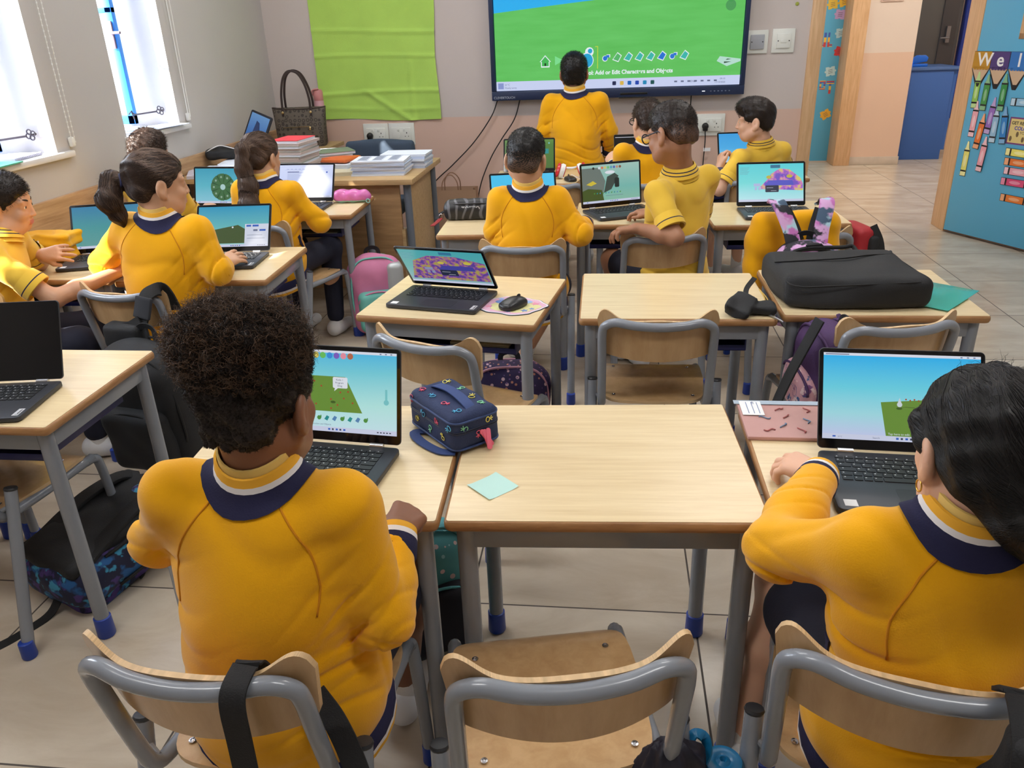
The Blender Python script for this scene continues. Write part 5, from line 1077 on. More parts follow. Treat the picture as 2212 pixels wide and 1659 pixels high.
        fl = Hm@np.array([.3, .6, -.25]) if hair not in ('fade', 'quiff') else Hm@np.array([.2, .9, -.4]) if hair == 'quiff' else Hm@np.array([0, .2, -.8]); L = {'short': .012, 'fade': .007, 'curlytop': .018, 'quiff': .014}[hair]
        pts = [P0-N0*.001]
        for k in range(4):
            d = N0*(.7 if hair != 'quiff' else .25)+fl*.5+RNG.normal(0, .35 if hair != 'curlytop' else .8, P0.shape); d /= np.linalg.norm(d, axis=1, keepdims=True); pts.append(pts[-1]+d*L/4)
        strands('hair_strands', np.stack(pts, 1), .0007, hm, o, off)
    elif hair == 'afro':
        C.ell(HP(0, -.012, .036), RE((.0785, .094, .081)), Hm, .02); C.cap(HP(-.022, -.060, -.030), HP(.022, -.060, -.030), .029*hs, .029*hs, .03)
        C.plane(HP(0, .062, .045), n_front, .012); C.plane(HP(0, -.06, -.050), Hm@unit((0, .12, -1)), .012)
        Pf = SDF(); Pf.p = C.p
        Pf.ell(HP(-.012, -.02, .075), RE((.076, .080, .062)), Hm, .04); Pf.ell(HP(-.034, -.03, .104), RE((.056, .070, .040)), Hm, .025); Pf.ell(HP(.030, -.03, .106), RE((.052, .064, .038)), Hm, .025); Pf.ell(HP(-.066, -.03, .088), RE((.036, .046, .046)), Hm, .025)
        Pf.disp = lambda P: noise(P, 1.6, .004)+noise(P, 4.5, .0028)
        lo, hi = Pf.bounds(); o, V, F = sdf_obj('hair', Pf, .0035, hm, t, lo, hi)
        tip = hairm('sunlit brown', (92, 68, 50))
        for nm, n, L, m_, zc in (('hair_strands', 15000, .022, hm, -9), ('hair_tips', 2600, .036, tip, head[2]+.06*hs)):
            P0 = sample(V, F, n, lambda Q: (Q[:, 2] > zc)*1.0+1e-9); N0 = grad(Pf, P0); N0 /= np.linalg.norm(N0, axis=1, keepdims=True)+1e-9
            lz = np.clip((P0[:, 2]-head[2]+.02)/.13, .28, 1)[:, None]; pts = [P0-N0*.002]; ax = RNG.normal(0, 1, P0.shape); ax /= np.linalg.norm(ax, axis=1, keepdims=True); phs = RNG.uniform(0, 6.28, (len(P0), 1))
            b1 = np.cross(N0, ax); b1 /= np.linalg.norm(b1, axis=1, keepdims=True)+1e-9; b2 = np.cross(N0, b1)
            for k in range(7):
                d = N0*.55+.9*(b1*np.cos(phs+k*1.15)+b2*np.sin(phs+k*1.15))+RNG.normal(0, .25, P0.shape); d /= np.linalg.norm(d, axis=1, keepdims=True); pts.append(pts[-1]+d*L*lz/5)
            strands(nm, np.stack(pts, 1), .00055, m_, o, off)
    else:      # pulled back: 'tail', 'longtail', 'loose'
        C.ell(HP(0, -.014, .038), RE((.078, .098, .078)), Hm, .02); C.cap(HP(-.03, -.062, -.02), HP(.03, -.062, -.02), .036*hs, .036*hs, .03)
        fpl = fp; C.plane(HP(0, .075, .055), n_front, .012); C.plane(HP(0, -.06, -.066), Hm@unit((0, .12, -1)), .012)
        for s in (-1, 1): C.ell(HP(s*.088, .0, -.018), RE((.022, .022, .032)), Hm, .01, 's')
        tie = {'tail': (-.03, -.104, .01), 'longtail': (0, -.100, .045), 'loose': (.02, -.095, -.045)}[hair]; TP = HP(*tie)
        if hair == 'tail': path = [TP, TP+Hm@np.array([-.03, -.03, -.004]), TP+np.array([-.045, -.035, -.06]), TP+np.array([-.035, -.02, -.115]), TP+np.array([-.02, -.012, -.155])]; rad = [.016, .034, .040, .026, .008]
        elif hair == 'longtail': path = [TP, TP+Hm@np.array([0, -.028, -.01]), TP+Hm@np.array([0, -.030, -.09]), TP+np.array([.003, -.045, -.17]), TP+np.array([.004, -.075, -.26]), TP+np.array([.006, -.07, -.33])]; rad = [.016, .026, .032, .042, .046, .016]
        else: path = [HP(.0, -.05, -.0), HP(.025, -.07, -.045), HP(.045, -.075, -.085), HP(.06, -.08, -.115), HP(.075, -.08, -.145)]; rad = [.068, .058, .045, .028, .008]
        Cc = SDF(); Cc.p = list(C.p); Cc.chain(path, rad, .02)
        if hair == 'loose': Cc.cap(HP(-.062, .03, .03), HP(-.066, .0, .0), .016, .012, .02)
        Cc.disp = lambda P: noise(P, 2.0, .0022)
        o, V, F = sdf_obj('hair', Cc, .0045, hm, t)
        if hair != 'loose': MB().tube([Vector(TP-off)+Vector(Hm@np.array([.019*math.cos(q), -.006, .019*math.sin(q)])) for q in [2*PI*k/14 for k in range(14)]], .006, 8, loop=True).build('hair_tie', mat('navy hair band', rgb(28, 32, 70), .8), o, angle=180)
        n = 5200; cd = lambda Q: ((np.linalg.norm(Q-TP, axis=1) < .35)).astype(float); P = sample(V, F, n, cd); pts = [P]; pa = np.array(path)
        for k in range(12):
            g_ = grad(Cc, P); g_ /= np.linalg.norm(g_, axis=1, keepdims=True)+1e-9
            dd = np.linalg.norm(P[:, None]-pa[None], axis=2); j = np.minimum(dd.argmin(1)+1, len(pa)-1); tail = dd.min(1) < .055
            fl = np.where(tail[:, None], pa[j]-P, TP-P); fl /= np.linalg.norm(fl, axis=1, keepdims=True)+1e-9; fl = fl+RNG.normal(0, .10, P.shape)
            tg = fl-g_*(fl*g_).sum(1, keepdims=True)*.9; tg /= np.linalg.norm(tg, axis=1, keepdims=True)+1e-9
            P = P+tg*.0075; P = P-g_*(Cc(P)-.0006)[:, None]*.8; pts.append(P)
        strands('hair_strands', np.stack(pts, 1), .0007, hm, o, off)
        lt = hairm('lighter streaks '+hcol, (112, 90, 76) if hcol != 'black' else (48, 44, 44)); pk = RNG.choice(n, 1500, False); strands('hair_highlights', np.stack(pts, 1)[pk]+.0006, .0008, lt, o, off)
        m2 = 110; P0 = sample(V, F, m2, lambda Q: (Q[:, 2] > head[2]+.02)*1.0+1e-9); N0 = grad(Cc, P0); N0 /= np.linalg.norm(N0, axis=1, keepdims=True)+1e-9; pts = [P0]; dr = RNG.normal(0, 1, P0.shape)
        for k in range(7): d = N0*.5+dr*.6+RNG.normal(0, .3, P0.shape)-Z_*.12*k; d /= np.linalg.norm(d, axis=1, keepdims=True); pts.append(pts[-1]+d*.0034*(1 if hair == 'loose' else .7))
        strands('flyaway_hair', np.stack(pts, 1), .00035, hm, o, off)
    if glasses:
        gm = mat('dark spectacle frame', rgb(24, 26, 44), .3); b = MB()
        for s in (-1, 1):
            b.tube([Vector((s*.033+.025*math.cos(q), .0985-.004*abs(math.cos(q)), .002+  .018*math.sin(q)))*hs for q in [2*PI*k/18 for k in range(18)]], .0028, 6, loop=True)
            b.tube([Vector(p)*hs for p in ((s*.057, .094, .007), (s*.073, .05, .008), (s*.079, .0, .010), (s*.078, -.022, -.004))], .0027, 6)
        b.tube([Vector(p)*hs for p in ((-.010, .099, .006), (0, .101, .008), (.010, .099, .006))], .002, 6); q = b.build('glasses', gm, t, angle=180); q.matrix_local = Tm
    if extra == 'earring':
        for s in (-1, 1): q = MB().tube([Vector((s*.078, .002+.007*math.cos(a), -.047+.008*math.sin(a)))*hs for a in [2*PI*k/14 for k in range(14)]], .0013, 6, loop=True).build('earring', mat('gold', rgb(226, 180, 90), .25, .9), t, angle=180); q.matrix_local = Tm
    if extra == 'wristband': ax = unit(elL-wrL); band('wristband', wrL+ax*.025, ax, np.cross(ax, Z_)+.01*X_, [(-.012, .024, .024), (-.01, .0275, .0275), (.01, .0285, .0285), (.012, .025, .025)], [STRAPM_], 0, t, off)
    return t, Tm

# ------------------------------------------------------------------ the class
person('seated person with tall curly dark hair and amber sweatshirt, fist on the front desk', (-.535, .985, .475), (-.520, .995, .868), (-.512, 1.014, .985), a=-4, hy=-10, hp=-10, tone='dark', hair='afro', hcol='dark',
       elL=(-.745, 1.04, .712), wrL=(-.630, 1.24, .695), elR=(-.345, .965, .632), wrR=(-.352, 1.105, .698), hR=((.12, .95, -.05), (.30, -.25, .92), 'fist'), hL=((.3, .9, 0), (0, 0, 1), 'relaxed'), h=.0034, hh=.0030, seams=True, puff=1.08, shL=(-.655, .985, .843), shR=(-.392, .982, .832), shw=.125,
       feet=[(-.66, 1.33, .075), (-.455, 1.36, .075)])
person('seated person with black hair and amber sweatshirt at the near right laptop, arm on desk', (.490, .985, .475), (.482, .955, .855), (.490, .970, .957), a=6, hy=6, hp=-14, tone='fair', hair='loose', hcol='black',
       elL=(.275, 1.080, .706), wrL=(.398, 1.325, .706), hL=((-.72, .72, -.06), (-.05, -.1, 1), 'relaxed'), extra='earring', elR=(.76, 1.10, .70), wrR=(.70, 1.30, .695), hR=((0, 1, -.1), (0, 0, 1), 'relaxed'), h=.0036, hh=.0030, seams=True, puff=1.0, shw=.122, feet=[(.30, 1.28), (.55, 1.28)])
person('seated person in yellow polo seen in profile at the left edge by the window wall', (-2.285, 2.53, .475), (-2.175, 2.60, .865), (-2.165, 2.645, .965), a=-72, hy=-72, hp=-10, tone='olive', hair='short', hcol='dark', top='polo',
       elR=(-1.965, 2.50, .655), wrR=(-1.835, 2.72, .695), hR=((.6, .8, -.1), (0, 0, 1), 'relaxed'), elL=(-2.27, 2.86, .69), wrL=(-2.20, 2.80, .735), hL=((.85, .15, .1), (-.3, -.7, .5), 'flat'), long=True, h=.005, hh=.0042)
person('seated person with a short dark ponytail on the chair with a black bag', (-1.635, 2.675, .475), (-1.59, 2.665, .905), (-1.585, 2.685, 1.022), a=-8, hy=-48, hp=-6, tone='olive', hair='tail', hcol='brown',
       elL=(-1.895, 2.72, .725), wrL=(-1.86, 2.93, .70), elR=(-1.395, 2.63, .72), wrR=(-1.475, 2.815, .695), hR=((.35, .9, .1), (.3, -.3, .9), 'flat'), h=.0045, hh=.0036, S=1.05, puff=1.05, seams=True)
person('seated person with brown curly topped hair and yellow polo beside the window wall books', (-2.20, 3.63, .475), (-2.185, 3.66, .865), (-2.205, 3.715, .985), a=-14, hy=-10, hp=-10, tone='olive', hair='curlytop', hcol='brown', top='polo', elR=(-2.03, 3.72, .66), wrR=(-2.05, 3.86, .69), h=.006, hh=.005)
person('seated person with a long brown ponytail and amber sweatshirt facing the page of text', (-1.62, 3.62, .475), (-1.615, 3.655, .852), (-1.632, 3.69, .968), a=-14, hy=-18, hp=-8, tone='olive', hair='longtail', hcol='light', elR=(-1.375, 3.66, .66), wrR=(-1.50, 3.845, .69), elL=(-1.80, 3.72, .68), wrL=(-1.72, 3.87, .69), long=True, h=.005, hh=.0042, seams=True)
person('seated person with cropped black hair and amber sweatshirt seen from behind at the third row', (-.325, 3.24, .475), (-.322, 3.225, .885), (-.330, 3.235, 1.003), a=0, hy=-4, hp=-6, hr=3, tone='olive', hair='fade', hcol='black', shw=.112, elR=(-.115, 3.20, .71), wrR=(-.10, 3.43, .70), elL=(-.465, 3.22, .72), wrL=(-.47, 3.43, .70), h=.0045, hh=.004, seams=True,
       feet=[(-.45, 3.62), (-.385, 3.43, .075, (-.22, 3.52, .40))])
person('seated person with cropped hair, dark glasses and yellow polo turned sideways on the chair', (.285, 3.40, .475), (.285, 3.36, .930), (.246, 3.335, 1.075), a=28, hy=50, hp=-16, hr=6, tone='brown', hair='fade', hcol='dark', top='polo', S=1.06, glasses=True, shL=(.195, 3.235, .862), elL=(.262, 3.12, .71), wrL=(.115, 3.165, .738), hL=((-.93, .05, -.12), (0, .1, 1), 'relaxed'), elR=(.38, 3.52, .68), wrR=(.20, 3.60, .70), h=.0045, hh=.0036, feet=[(.06, 3.60), (.155, 3.50)])
person('standing person with short black hair and amber sweatshirt facing the big display', (-.215, 5.36, .66), (-.222, 5.365, 1.085), (-.228, 5.385, 1.212), a=-2, hy=0, hp=8, tone='brown', hair='short', hcol='black', stand=True, S=1.08, puff=1.04, elL=(-.425, 5.37, .86), wrL=(-.42, 5.55, .78), elR=(.0, 5.38, .855), wrR=(-.005, 5.45, .69), hR=((0, .3, -1), (1, .2, 0), 'relaxed'), h=.005, hh=.0045, shw=.145, seams=True, sh_drop=.045)
person('seated person with short brown hair and amber sweatshirt facing the dark laptop picture', (.22, 4.60, .475), (.205, 4.565, .872), (.203, 4.58, .995), a=18, hy=26, hp=-6, tone='fair', hair='short', hcol='brown', elL=(.05, 4.58, .715), wrL=(.02, 4.70, .75), hL=((-.2, .5, .4), (-.5, -.8, .2), 'grip'), elR=(.36, 4.66, .68), wrR=(.27, 4.82, .69), glasses=True, h=.005, hh=.0042, nape=-.05)
person('seated person with dark swept hair and yellow polo looking sideways', (.86, 4.62, .475), (.815, 4.575, .872), (.772, 4.56, .985), a=30, hy=80, hp=-4, tone='fair', hair='quiff', hcol='dark', top='polo', shL=(.70, 4.50, .80), elL=(.592, 4.41, .652), wrL=(.598, 4.50, .755), hL=((.1, .35, .9), (-.9, -.2, .2), 'grip'), shR=(.945, 4.63, .815), elR=(1.0, 4.80, .68), wrR=(.93, 4.93, .69), extra='wristband', h=.005, hh=.0034)

# ------------------------------------------------------------------ desk things, bags
def soft(name, f, h, mats, parent, mifn=None, it=2): return sdf_obj(name, f, h, mats, parent, mifn=mifn, smooth_it=it) if parent is None else _soft(name, f, h, mats, parent, mifn, it)
def _soft(name, f, h, mats, parent, mifn, it):     # built in the parent's own coordinates
    lo, hi = f.bounds(); V, F = net(f, lo, hi, h)
    for _ in range(it):
        A = np.zeros_like(V); c = np.zeros(len(V))
        for a, b in ((0, 1), (1, 2), (2, 3), (3, 0)):
            np.add.at(A, F[:, a], V[F[:, b]]); np.add.at(A, F[:, b], V[F[:, a]]); np.add.at(c, F[:, a], 1); np.add.at(c, F[:, b], 1)
        V = V*.5+.5*A/np.maximum(c, 1)[:, None]
    return rmesh(name, V, F, mats, parent, None if mifn is None else mifn(V[F].mean(1))), V, F
def wav(am, k): 
    ph = RNG.uniform(0, 6, 4)
    return lambda P: am*(np.sin(P@np.array([k, .7*k, -.5*k])+ph[0])*np.sin(P@np.array([-.6*k, .8*k, k])+ph[1])+.5*np.sin(P@np.array([1.9*k, -1.3*k, 1.6*k])+ph[2]))
def pattern(name, base, cols, scale, thr=.5, rough=.7):      # printed fabric: blobs of several inks
    if name in MATS: return MATS[name]
    m = mat(name, base, rough); t = NT(m); b = t.n['Principled BSDF']; tc = t.add('ShaderNodeTexCoord'); c = base
    for k, cc in enumerate(cols):
        mp = t.add('ShaderNodeMapping'); mp.inputs['Location'].default_value = (3.1*k, 7.7*k, 1.3*k); t.link(tc.outputs['Object'], mp.inputs[0])
        n = t.add('ShaderNodeTexNoise'); n.inputs['Scale'].default_value = scale*(1+.3*k); n.inputs['Detail'].default_value = 3; t.link(mp.outputs[0], n.inputs['Vector'])
        r = t.add('ShaderNodeMapRange'); r.inputs[1].default_value = thr; r.inputs[2].default_value = thr+.05; t.link(n.outputs[0], r.inputs[0]); c = t.mix(r.outputs[0], c, cc)
    if cols: t.link(c, b.inputs['Base Color'])
    return m
def speckle(name, base, cols, scale, size=.25, rough=.7):    # scattered little motifs
    if name in MATS: return MATS[name]
    m = mat(name, base, rough); t = NT(m); b = t.n['Principled BSDF']; tc = t.add('ShaderNodeTexCoord'); c = base
    for k, cc in enumerate(cols):
        v = t.add('ShaderNodeTexVoronoi'); v.inputs['Scale'].default_value = scale*(1+.37*k); t.link(tc.outputs['Object'], v.inputs['Vector'])
        c = t.mix(t.math('LESS_THAN', v.outputs['Distance'], size), c, cc)
    if cols: t.link(c, b.inputs['Base Color'])
    return m
BLACKF = mat('black nylon', rgb(30, 31, 34), .75, bump=.25, bscale=350, var=.15, vscale=10); STRAPM = mat('black webbing', rgb(24, 24, 26), .8, bump=.3, bscale=400)
ZIP = mat('zip teeth', rgb(60, 60, 64), .4, .5)
def decals(name, V, F, pts, size, mats, parent, lift=.0012):   # little loop-and-star marks laid on a surface
    bv = BVHTree.FromPolygons([Vector(v) for v in V.tolist()], F.tolist()); b = MB()
    for k, (p, s) in enumerate(pts):
        q, n, _, _ = bv.find_nearest(Vector(p))
        u = n.orthogonal().normalized(); u.rotate(Matrix.Rotation(k*1.9, 3, n)); v = n.cross(u); mi = k % len(mats); q = q+n*lift; z = size*s
        b.tube([q+u*(z*.55*math.cos(a))+v*(z*.40*math.sin(a)+z*.45) for a in [2*PI*i/12 for i in range(12)]], .0011, 4, True, mi, True)
        for a in (-.9, 0, .9): b.tube([q-v*(z*.1), q-v*(z*.1)+(u*math.sin(a)-v*math.cos(a))*z*.62], .0012, 4, True, mi)
        for a in (-.9, .9): b.tube([q-v*(z*.1), q-v*(z*.1)+(u*math.sin(a)+v*math.cos(a))*z*.5], .0011, 4, True, mi)
    return b.build(name, mats, parent, angle=180)
# --- navy lunch bag
t = thing('lunch_bag', 'navy lunch bag with small coloured loop prints across two front desks', 'bag', (-.335, 1.55, DH), math.radians(-48)); LB = mat('navy canvas', rgb(28, 44, 84), .75, bump=.25, bscale=300)
f = SDF().box((0, 0, .046), (.100, .060, .045), .020); f.disp = wav(.0018, 40); o, V, F = soft('body', f, .004, LB, t)
pr = MB()
for z in (.012, .068): pr.tube([Vector((x, y, z+(.006*(z > .05)))) for x, y in rrect(.200, .120, .024, 5)], .0028, 6, loop=True)
pr.build('piping', mat('navy piping', rgb(40, 62, 112), .6), t, angle=180)
pr = MB()
for q in (0, .0035): pr.tube([Vector((x, y, .050+q)) for x, y in rrect(.2015, .1215, .024, 5)], .0014, 5, loop=True)
pr.build('zip', mat('dark navy zip', rgb(20, 30, 60), .5), t, angle=180)
MB().ribbon(smooth_path([(-.078, 0, .088), (-.06, 0, .096), (-.02, .004, .100), (.02, .004, .099), (.06, 0, .096), (.078, 0, .089)], 5), .024, .0025, (0, 0, 1)).build('handle', mat('navy webbing', rgb(44, 66, 120), .7), t)
MB().ribbon(smooth_path([(-.04, -.05, .004), (-.05, -.075, .004), (.0, -.085, .005), (.06, -.075, .004), (.085, -.05, .003)], 5), .022, .003, (0, 0, 1)).build('loose_strap', MATS['navy webbing'], t)
PT = [((x, y, .1), 1) for x, y in ((-.07, -.035), (-.07, .03), (-.03, -.034), (-.02, .034), (.025, -.03), (.03, .033), (.07, -.033), (.072, .03))]+[((x, -.08, z), .9) for x, z in ((-.08, .075), (-.055, .035), (-.025, .06), (.0, .03), (.03, .06), (.055, .033), (.082, .06))]+[((.12, y, z), .9) for y, z in ((-.035, .06), (0, .035), (.03, .065))]+[((-.12, y, z), .9) for y, z in ((-.03, .06), (.02, .04))]
decals('print', V, F, PT, .0125, [mat('print pink', rgb(226, 100, 130), .6), mat('print yellow', rgb(226, 214, 110), .6), mat('print sky', rgb(90, 180, 226), .6), mat('print mint', rgb(140, 210, 170), .6)], t)
PK = mat('pink rubber tag', rgb(226, 104, 128), .5)
zp = MB()
for a, q in ((.12, 0), (-.25, .006), (.5, -.004)):
    T = Matrix.Translation((.101, .012+q*2, .048)) @ Matrix.Rotation(1.15+a*.3, 4, 'Y') @ Matrix.Rotation(a, 4, 'Z'); zp.prism(rrect(.046, .011, .005, 4, .026, 0), -.0018, .0018, T)
zp.build('zip_pull', PK, t, bevel=.0008)
# --- square note
t = thing('paper_note', 'small pale mint square note lying on the empty front desk', 'note', (-.2185, 1.3265, DH), math.radians(45.5))
MB().grid(lambda u, v: Vector(((u-.5)*.073, (v-.5)*.073, .0006+.012*max(0, .22-u)**2*4+.010*max(0, (u-.7))**2*3)), 10, 10).build('sheet', mat('mint paper', rgb(184, 222, 214), .7), t, angle=180)
# --- pink plastic folder and teal wallet
t = thing('plastic_folder', 'clear plastic folder with a pink patterned book beside the right laptop', 'folder', (.305, 1.545, DH), 0)
MB().prism([(0, 0), (.245, 0), (.245, .17), (0, .17)], 0, .009).build('book', mat('dusty pink cover', rgb(206, 158, 152), .5), t, bevel=.002)
MB().prism([(-.008, -.006), (.255, -.006), (.255, .178), (-.008, .178)], .0098, .0104).build('clear_cover', mat('clear plastic', (1, 1, 1, 1), .08, trans=1, ior=1.06, alpha=.35), t)
MB().prism([(-.008, .158), (.255, .158), (.255, .178), (-.008, .178)], .0106, .011).build('grey_strip', mat('grey blue strip', rgb(160, 176, 192), .4), t)
sq = MB()
for k, (x, y) in enumerate(((.05, .03), (.085, .055), (.12, .03), (.05, .09), (.10, .10), (.14, .075), (.165, .03), (.21, .04), (.15, .13), (.19, .14), (.09, .135))):
    sq.tube([Vector((x+.012*q*math.cos(k)+.005*math.sin(q*3+k)*math.sin(k), y+.012*q*math.sin(k)+.005*math.sin(q*3+k)*math.cos(k), .0112)) for q in [i/4-1 for i in range(9)]], .0016, 5, True, k % 2)
sq.build('squiggle', [mat('rose ink', rgb(176, 100, 98), .6), mat('grey blue ink', rgb(120, 140, 168), .6)], t, angle=180)
MB().prism(R4(.004, .10, .052, .172), .0112, .0118).build('name_label', STK, t); ln = MB()
for q in (.012, .024, .036): ln.prism(R4(.006+q, .108, .0075+q, .166), .0119, .0122)
ln.build('label_line', mat('blue grey ink', rgb(110, 130, 170), .6), t, smooth=False)
for q, s in ((.026, '4.1'),): text('label_text', s, .010, Matrix.Translation((.004+q, .168, .0121)) @ Matrix.Rotation(-PI/2, 4, 'Z'), mat('blue ink', rgb(60, 70, 130), .6), t)
MB().prism(circ(.028, 24, .215, .10), .0112, .0117).build('round_badge', mat('cream badge', rgb(226, 224, 214), .6), t)
for q, s in ((.012, 'SUPER'), (-.004, 'COOL')): text('badge_text', s, .012, Matrix.Translation((.195, .098+q-.004, .0119)), mat('grey ink', rgb(120, 120, 120), .6), t)
t = thing('plastic_wallet', 'translucent teal plastic wallet next to the black briefcase', 'wallet', (1.0, 2.56, DH), math.radians(50))
MB().prism([(-.11, -.115), (.13, -.115), (.13, .12), (-.11, .12)], .0005, .004).build('papers', mat('pale teal papers', rgb(140, 214, 204), .5), t, bevel=.001)
MB().prism([(-.12, -.125), (.14, -.125), (.14, .13), (-.12, .13)], .005, .0062).build('sleeve', mat('teal plastic', rgb(84, 205, 190), .15, trans=.35), t, bevel=.0005)
MB().prism(R4(-.03, .0, .05, .02), .0065, .0068).build('label_strip', mat('grey strip', rgb(120, 160, 160), .5), t)
# --- mouse mat and mouse
t = thing('mouse_mat', 'pastel cut-out mouse mat under the black mouse', 'mouse mat', (-.305, 2.435, DH), math.radians(-6))
out = [(.108*math.cos(a)*(1+.06*math.sin(5*a+1)+.03*math.sin(11*a)), .088*math.sin(a)*(1+.07*math.sin(4*a)+.03*math.sin(9*a+2))) for a in [2*PI*k/72 for k in range(72)]]
MB().prism([(x*1.025, y*1.03) for x, y in out], 0, .0022).build('base', mat('dark mat edge', rgb(50, 50, 74), .6), t); MB().prism(out, .0022, .0028).build('border', paper(236, 236, 240), t)
MB().prism([(x*.95, y*.94) for x, y in out], .0028, .0033).build('field', paper(222, 176, 200), t); MB().prism([(.01+x*.75, -.012+y*.66) for x, y in out], .0033, .0037).build('field', paper(222, 218, 160), t)
dec = MB()
for k, (x, y, r) in enumerate(((-.03, .03, .034), (.03, .036, .03), (-.075, -.02, .013), (.05, -.05, .013), (.0, -.062, .011), (.072, .02, .016), (.07, -.03, .01), (-.05, .058, .012))): dec.prism([(x+r*math.cos(a)*(1 if i % 2 else .55), y+r*math.sin(a)*(1 if i % 2 else .55)) for i, a in enumerate([2*PI*j/10 for j in range(10)])] if r < .02 else circ(r, 20, x, y, r*.6), .0037, .0041, None, k % 3)
dec.build('motif', [paper(112, 140, 200), paper(150, 180, 224), paper(228, 150, 176)], t, smooth=False)
def mouse(label, x, y, a, s=1):
    t = thing('computer_mouse', label, 'mouse', (x, y, DH+.0042*(s == 1)), a); f = SDF().ell((0, 0, .008), (.031*s, .052*s, .026*s), None, .01).box((0, 0, .010), (.027*s, .046*s, .012), .01, None, .012); f.plane((0, 0, .0), (0, 0, -1), .003); f.plane((0, 0, .033), (0, -.25, 1), .008)
    soft('shell', f, .0035, mat('black mouse plastic', rgb(30, 32, 35), .35), t); MB().ell((0, .028*s, .031), (.0035, .009, .006)).build('scroll_wheel', mat('black rubber', (0, 0, 0, 1)), t); return t
mouse('black computer mouse resting on the pastel mouse mat', -.300, 2.415, math.radians(-35)); mouse('black computer mouse lying by the red headphones', -.222, 4.71, .5, .9)
# --- red and white headphones
t = thing('headphones', 'red and white headphones on the front row desk near the standing child', 'headphones', (-.22, 4.81, DH), .1); t.scale = (1.25, 1.25, 1.25); REDP = mat('glossy red', rgb(206, 40, 48), .25); WP = MATS['white plastic']
for s in (-1, 1):
    R = rot(0, s*1.25, 0); MB().lathe([(.012, -.012), (.034, -.010), (.036, .004), (.03, .012), (.012, .015)], (s*.046, 0, .034), 22, R).build('ear_cup', WP, t, angle=60); MB().lathe([(.030, .012), (.0355, .018), (.030, .026), (.018, .024)], (s*.046, 0, .034), 22, rot(0, s*1.25, 0)).build('cushion', REDP, t, angle=60); MB().lathe([(.004, -.0165), (.026, -.0145), (.026, -.011), (.004, -.010)], (s*.046, 0, .034), 22, R).build('cup_badge', REDP, t, angle=60)
MB().ribbon(smooth_path([(-.05, .0, .06), (-.045, .05, .055), (-.02, .085, .035), (.02, .085, .035), (.045, .05, .055), (.05, 0, .06)], 5), .014, .005, (0, -.4, 1)).build('headband', WP, t)
MB().tube(smooth_path([(-.05, -.02, .01), (-.02, -.045, .006), (.0, -.03, .02), (.03, -.05, .006), (.06, -.03, .005), (.02, -.01, .008)], 6), .002, 6).build('lead', WP, t)
# --- pencil cases
t = thing('pencil_case', 'black and grey swirled pencil case with a red strap', 'pencil case', (-.655, 3.735, DH), math.radians(4)); f = SDF().cap((-.082, 0, .05), (.092, 0, .05), .046, .046, .01).box((.0, 0, .035), (.115, .042, .035), .022, None, .02); f.plane((0, 0, .001), (0, 0, -1), .006); f.disp = wav(.0014, 45)
mm = mat('black swirl vinyl', rgb(34, 34, 38), .45); n_ = NT(mm); tc = n_.add('ShaderNodeTexCoord'); wv = n_.add('ShaderNodeTexWave'); wv.inputs['Scale'].default_value = 7; wv.inputs['Distortion'].default_value = 9; wv.inputs['Detail'].default_value = 1; n_.link(tc.outputs['Object'], wv.inputs['Vector']); rr = n_.add('ShaderNodeMapRange'); rr.inputs[1].default_value = .72; rr.inputs[2].default_value = .9; n_.link(wv.outputs[0], rr.inputs[0]); n_.link(n_.mix(rr.outputs[0], rgb(30, 30, 33), rgb(98, 98, 104)), n_.n['Principled BSDF'].inputs['Base Color'])
soft('body', f, .004, mm, t); MB().tube(smooth_path([(-.122, -.012, .062), (-.06, -.04, .078), (.06, -.04, .08), (.125, -.012, .066)], 6), .003, 6).build('zip', ZIP, t); text('brand_word', 'TOTTO', .025, Matrix.Translation((-.035, -.0475, .050)) @ Matrix.Rotation(PI/2-.1, 4, 'X'), mat('silver print', rgb(190, 192, 198), .4), t, bold=.0006)
MB().ribbon([(-.122, -.005, .04), (-.145, -.02, .03), (-.155, -.04, .01)], .02, .004, (0, 0, 1)).build('side_loop', STRAPM, t); MB().tube([Vector((-.135+.011*math.cos(a), -.035, .022+.011*math.sin(a))) for a in [2*PI*k/14 for k in range(14)]], .0018, 6, loop=True).build('ring', MATS['bright screw'], t)
MB().ribbon([(-.137, -.04, .014), (-.15, -.085, .006), (-.165, -.145, .0025)], .022, .003, (0, .3, 1)).build('strap', mat('dark red strap', rgb(140, 24, 34), .6), t)
t = thing('pencil_case', 'shiny pink pencil case with pale green base beside the page laptop', 'pencil case', (-1.375, 4.165, DH), math.radians(3)); f = SDF().cap((-.062, 0, .036), (.075, 0, .033), .036, .032, .01); f.plane((0, 0, .001), (0, 0, -1), .006); f.disp = wav(.003, 60); soft('body', f, .004, [mat('pink vinyl', rgb(226, 120, 190), .25, var=.25, vscale=14, bump=.4, bscale=40), mat('mint vinyl', rgb(150, 200, 190), .4)], t, lambda C: (C[:, 2] < .014).astype(int))
MB().tube([Vector((.098+.010*math.cos(a), -.03, .012+.010*math.sin(a))) for a in [2*PI*k/12 for k in range(12)]], .003, 6, loop=True).build('pull_ring', MATS['mint vinyl'], t)
t = thing('stylus', 'white stylus lying along the page laptop', 'stylus', (-1.478, 4.06, DH), 0); MB().cyl((-.012, -.088, .006), (.008, .075, .006), .0055, n=12).build('barrel', WP, t); MB().lathe([(.0055, 0), (.0015, -.012)], (-.012, -.088, .006), 12, rot(-PI/2+.02, 0, 0)).build('nib', mat('grey nib', rgb(150, 150, 154), .4), t)
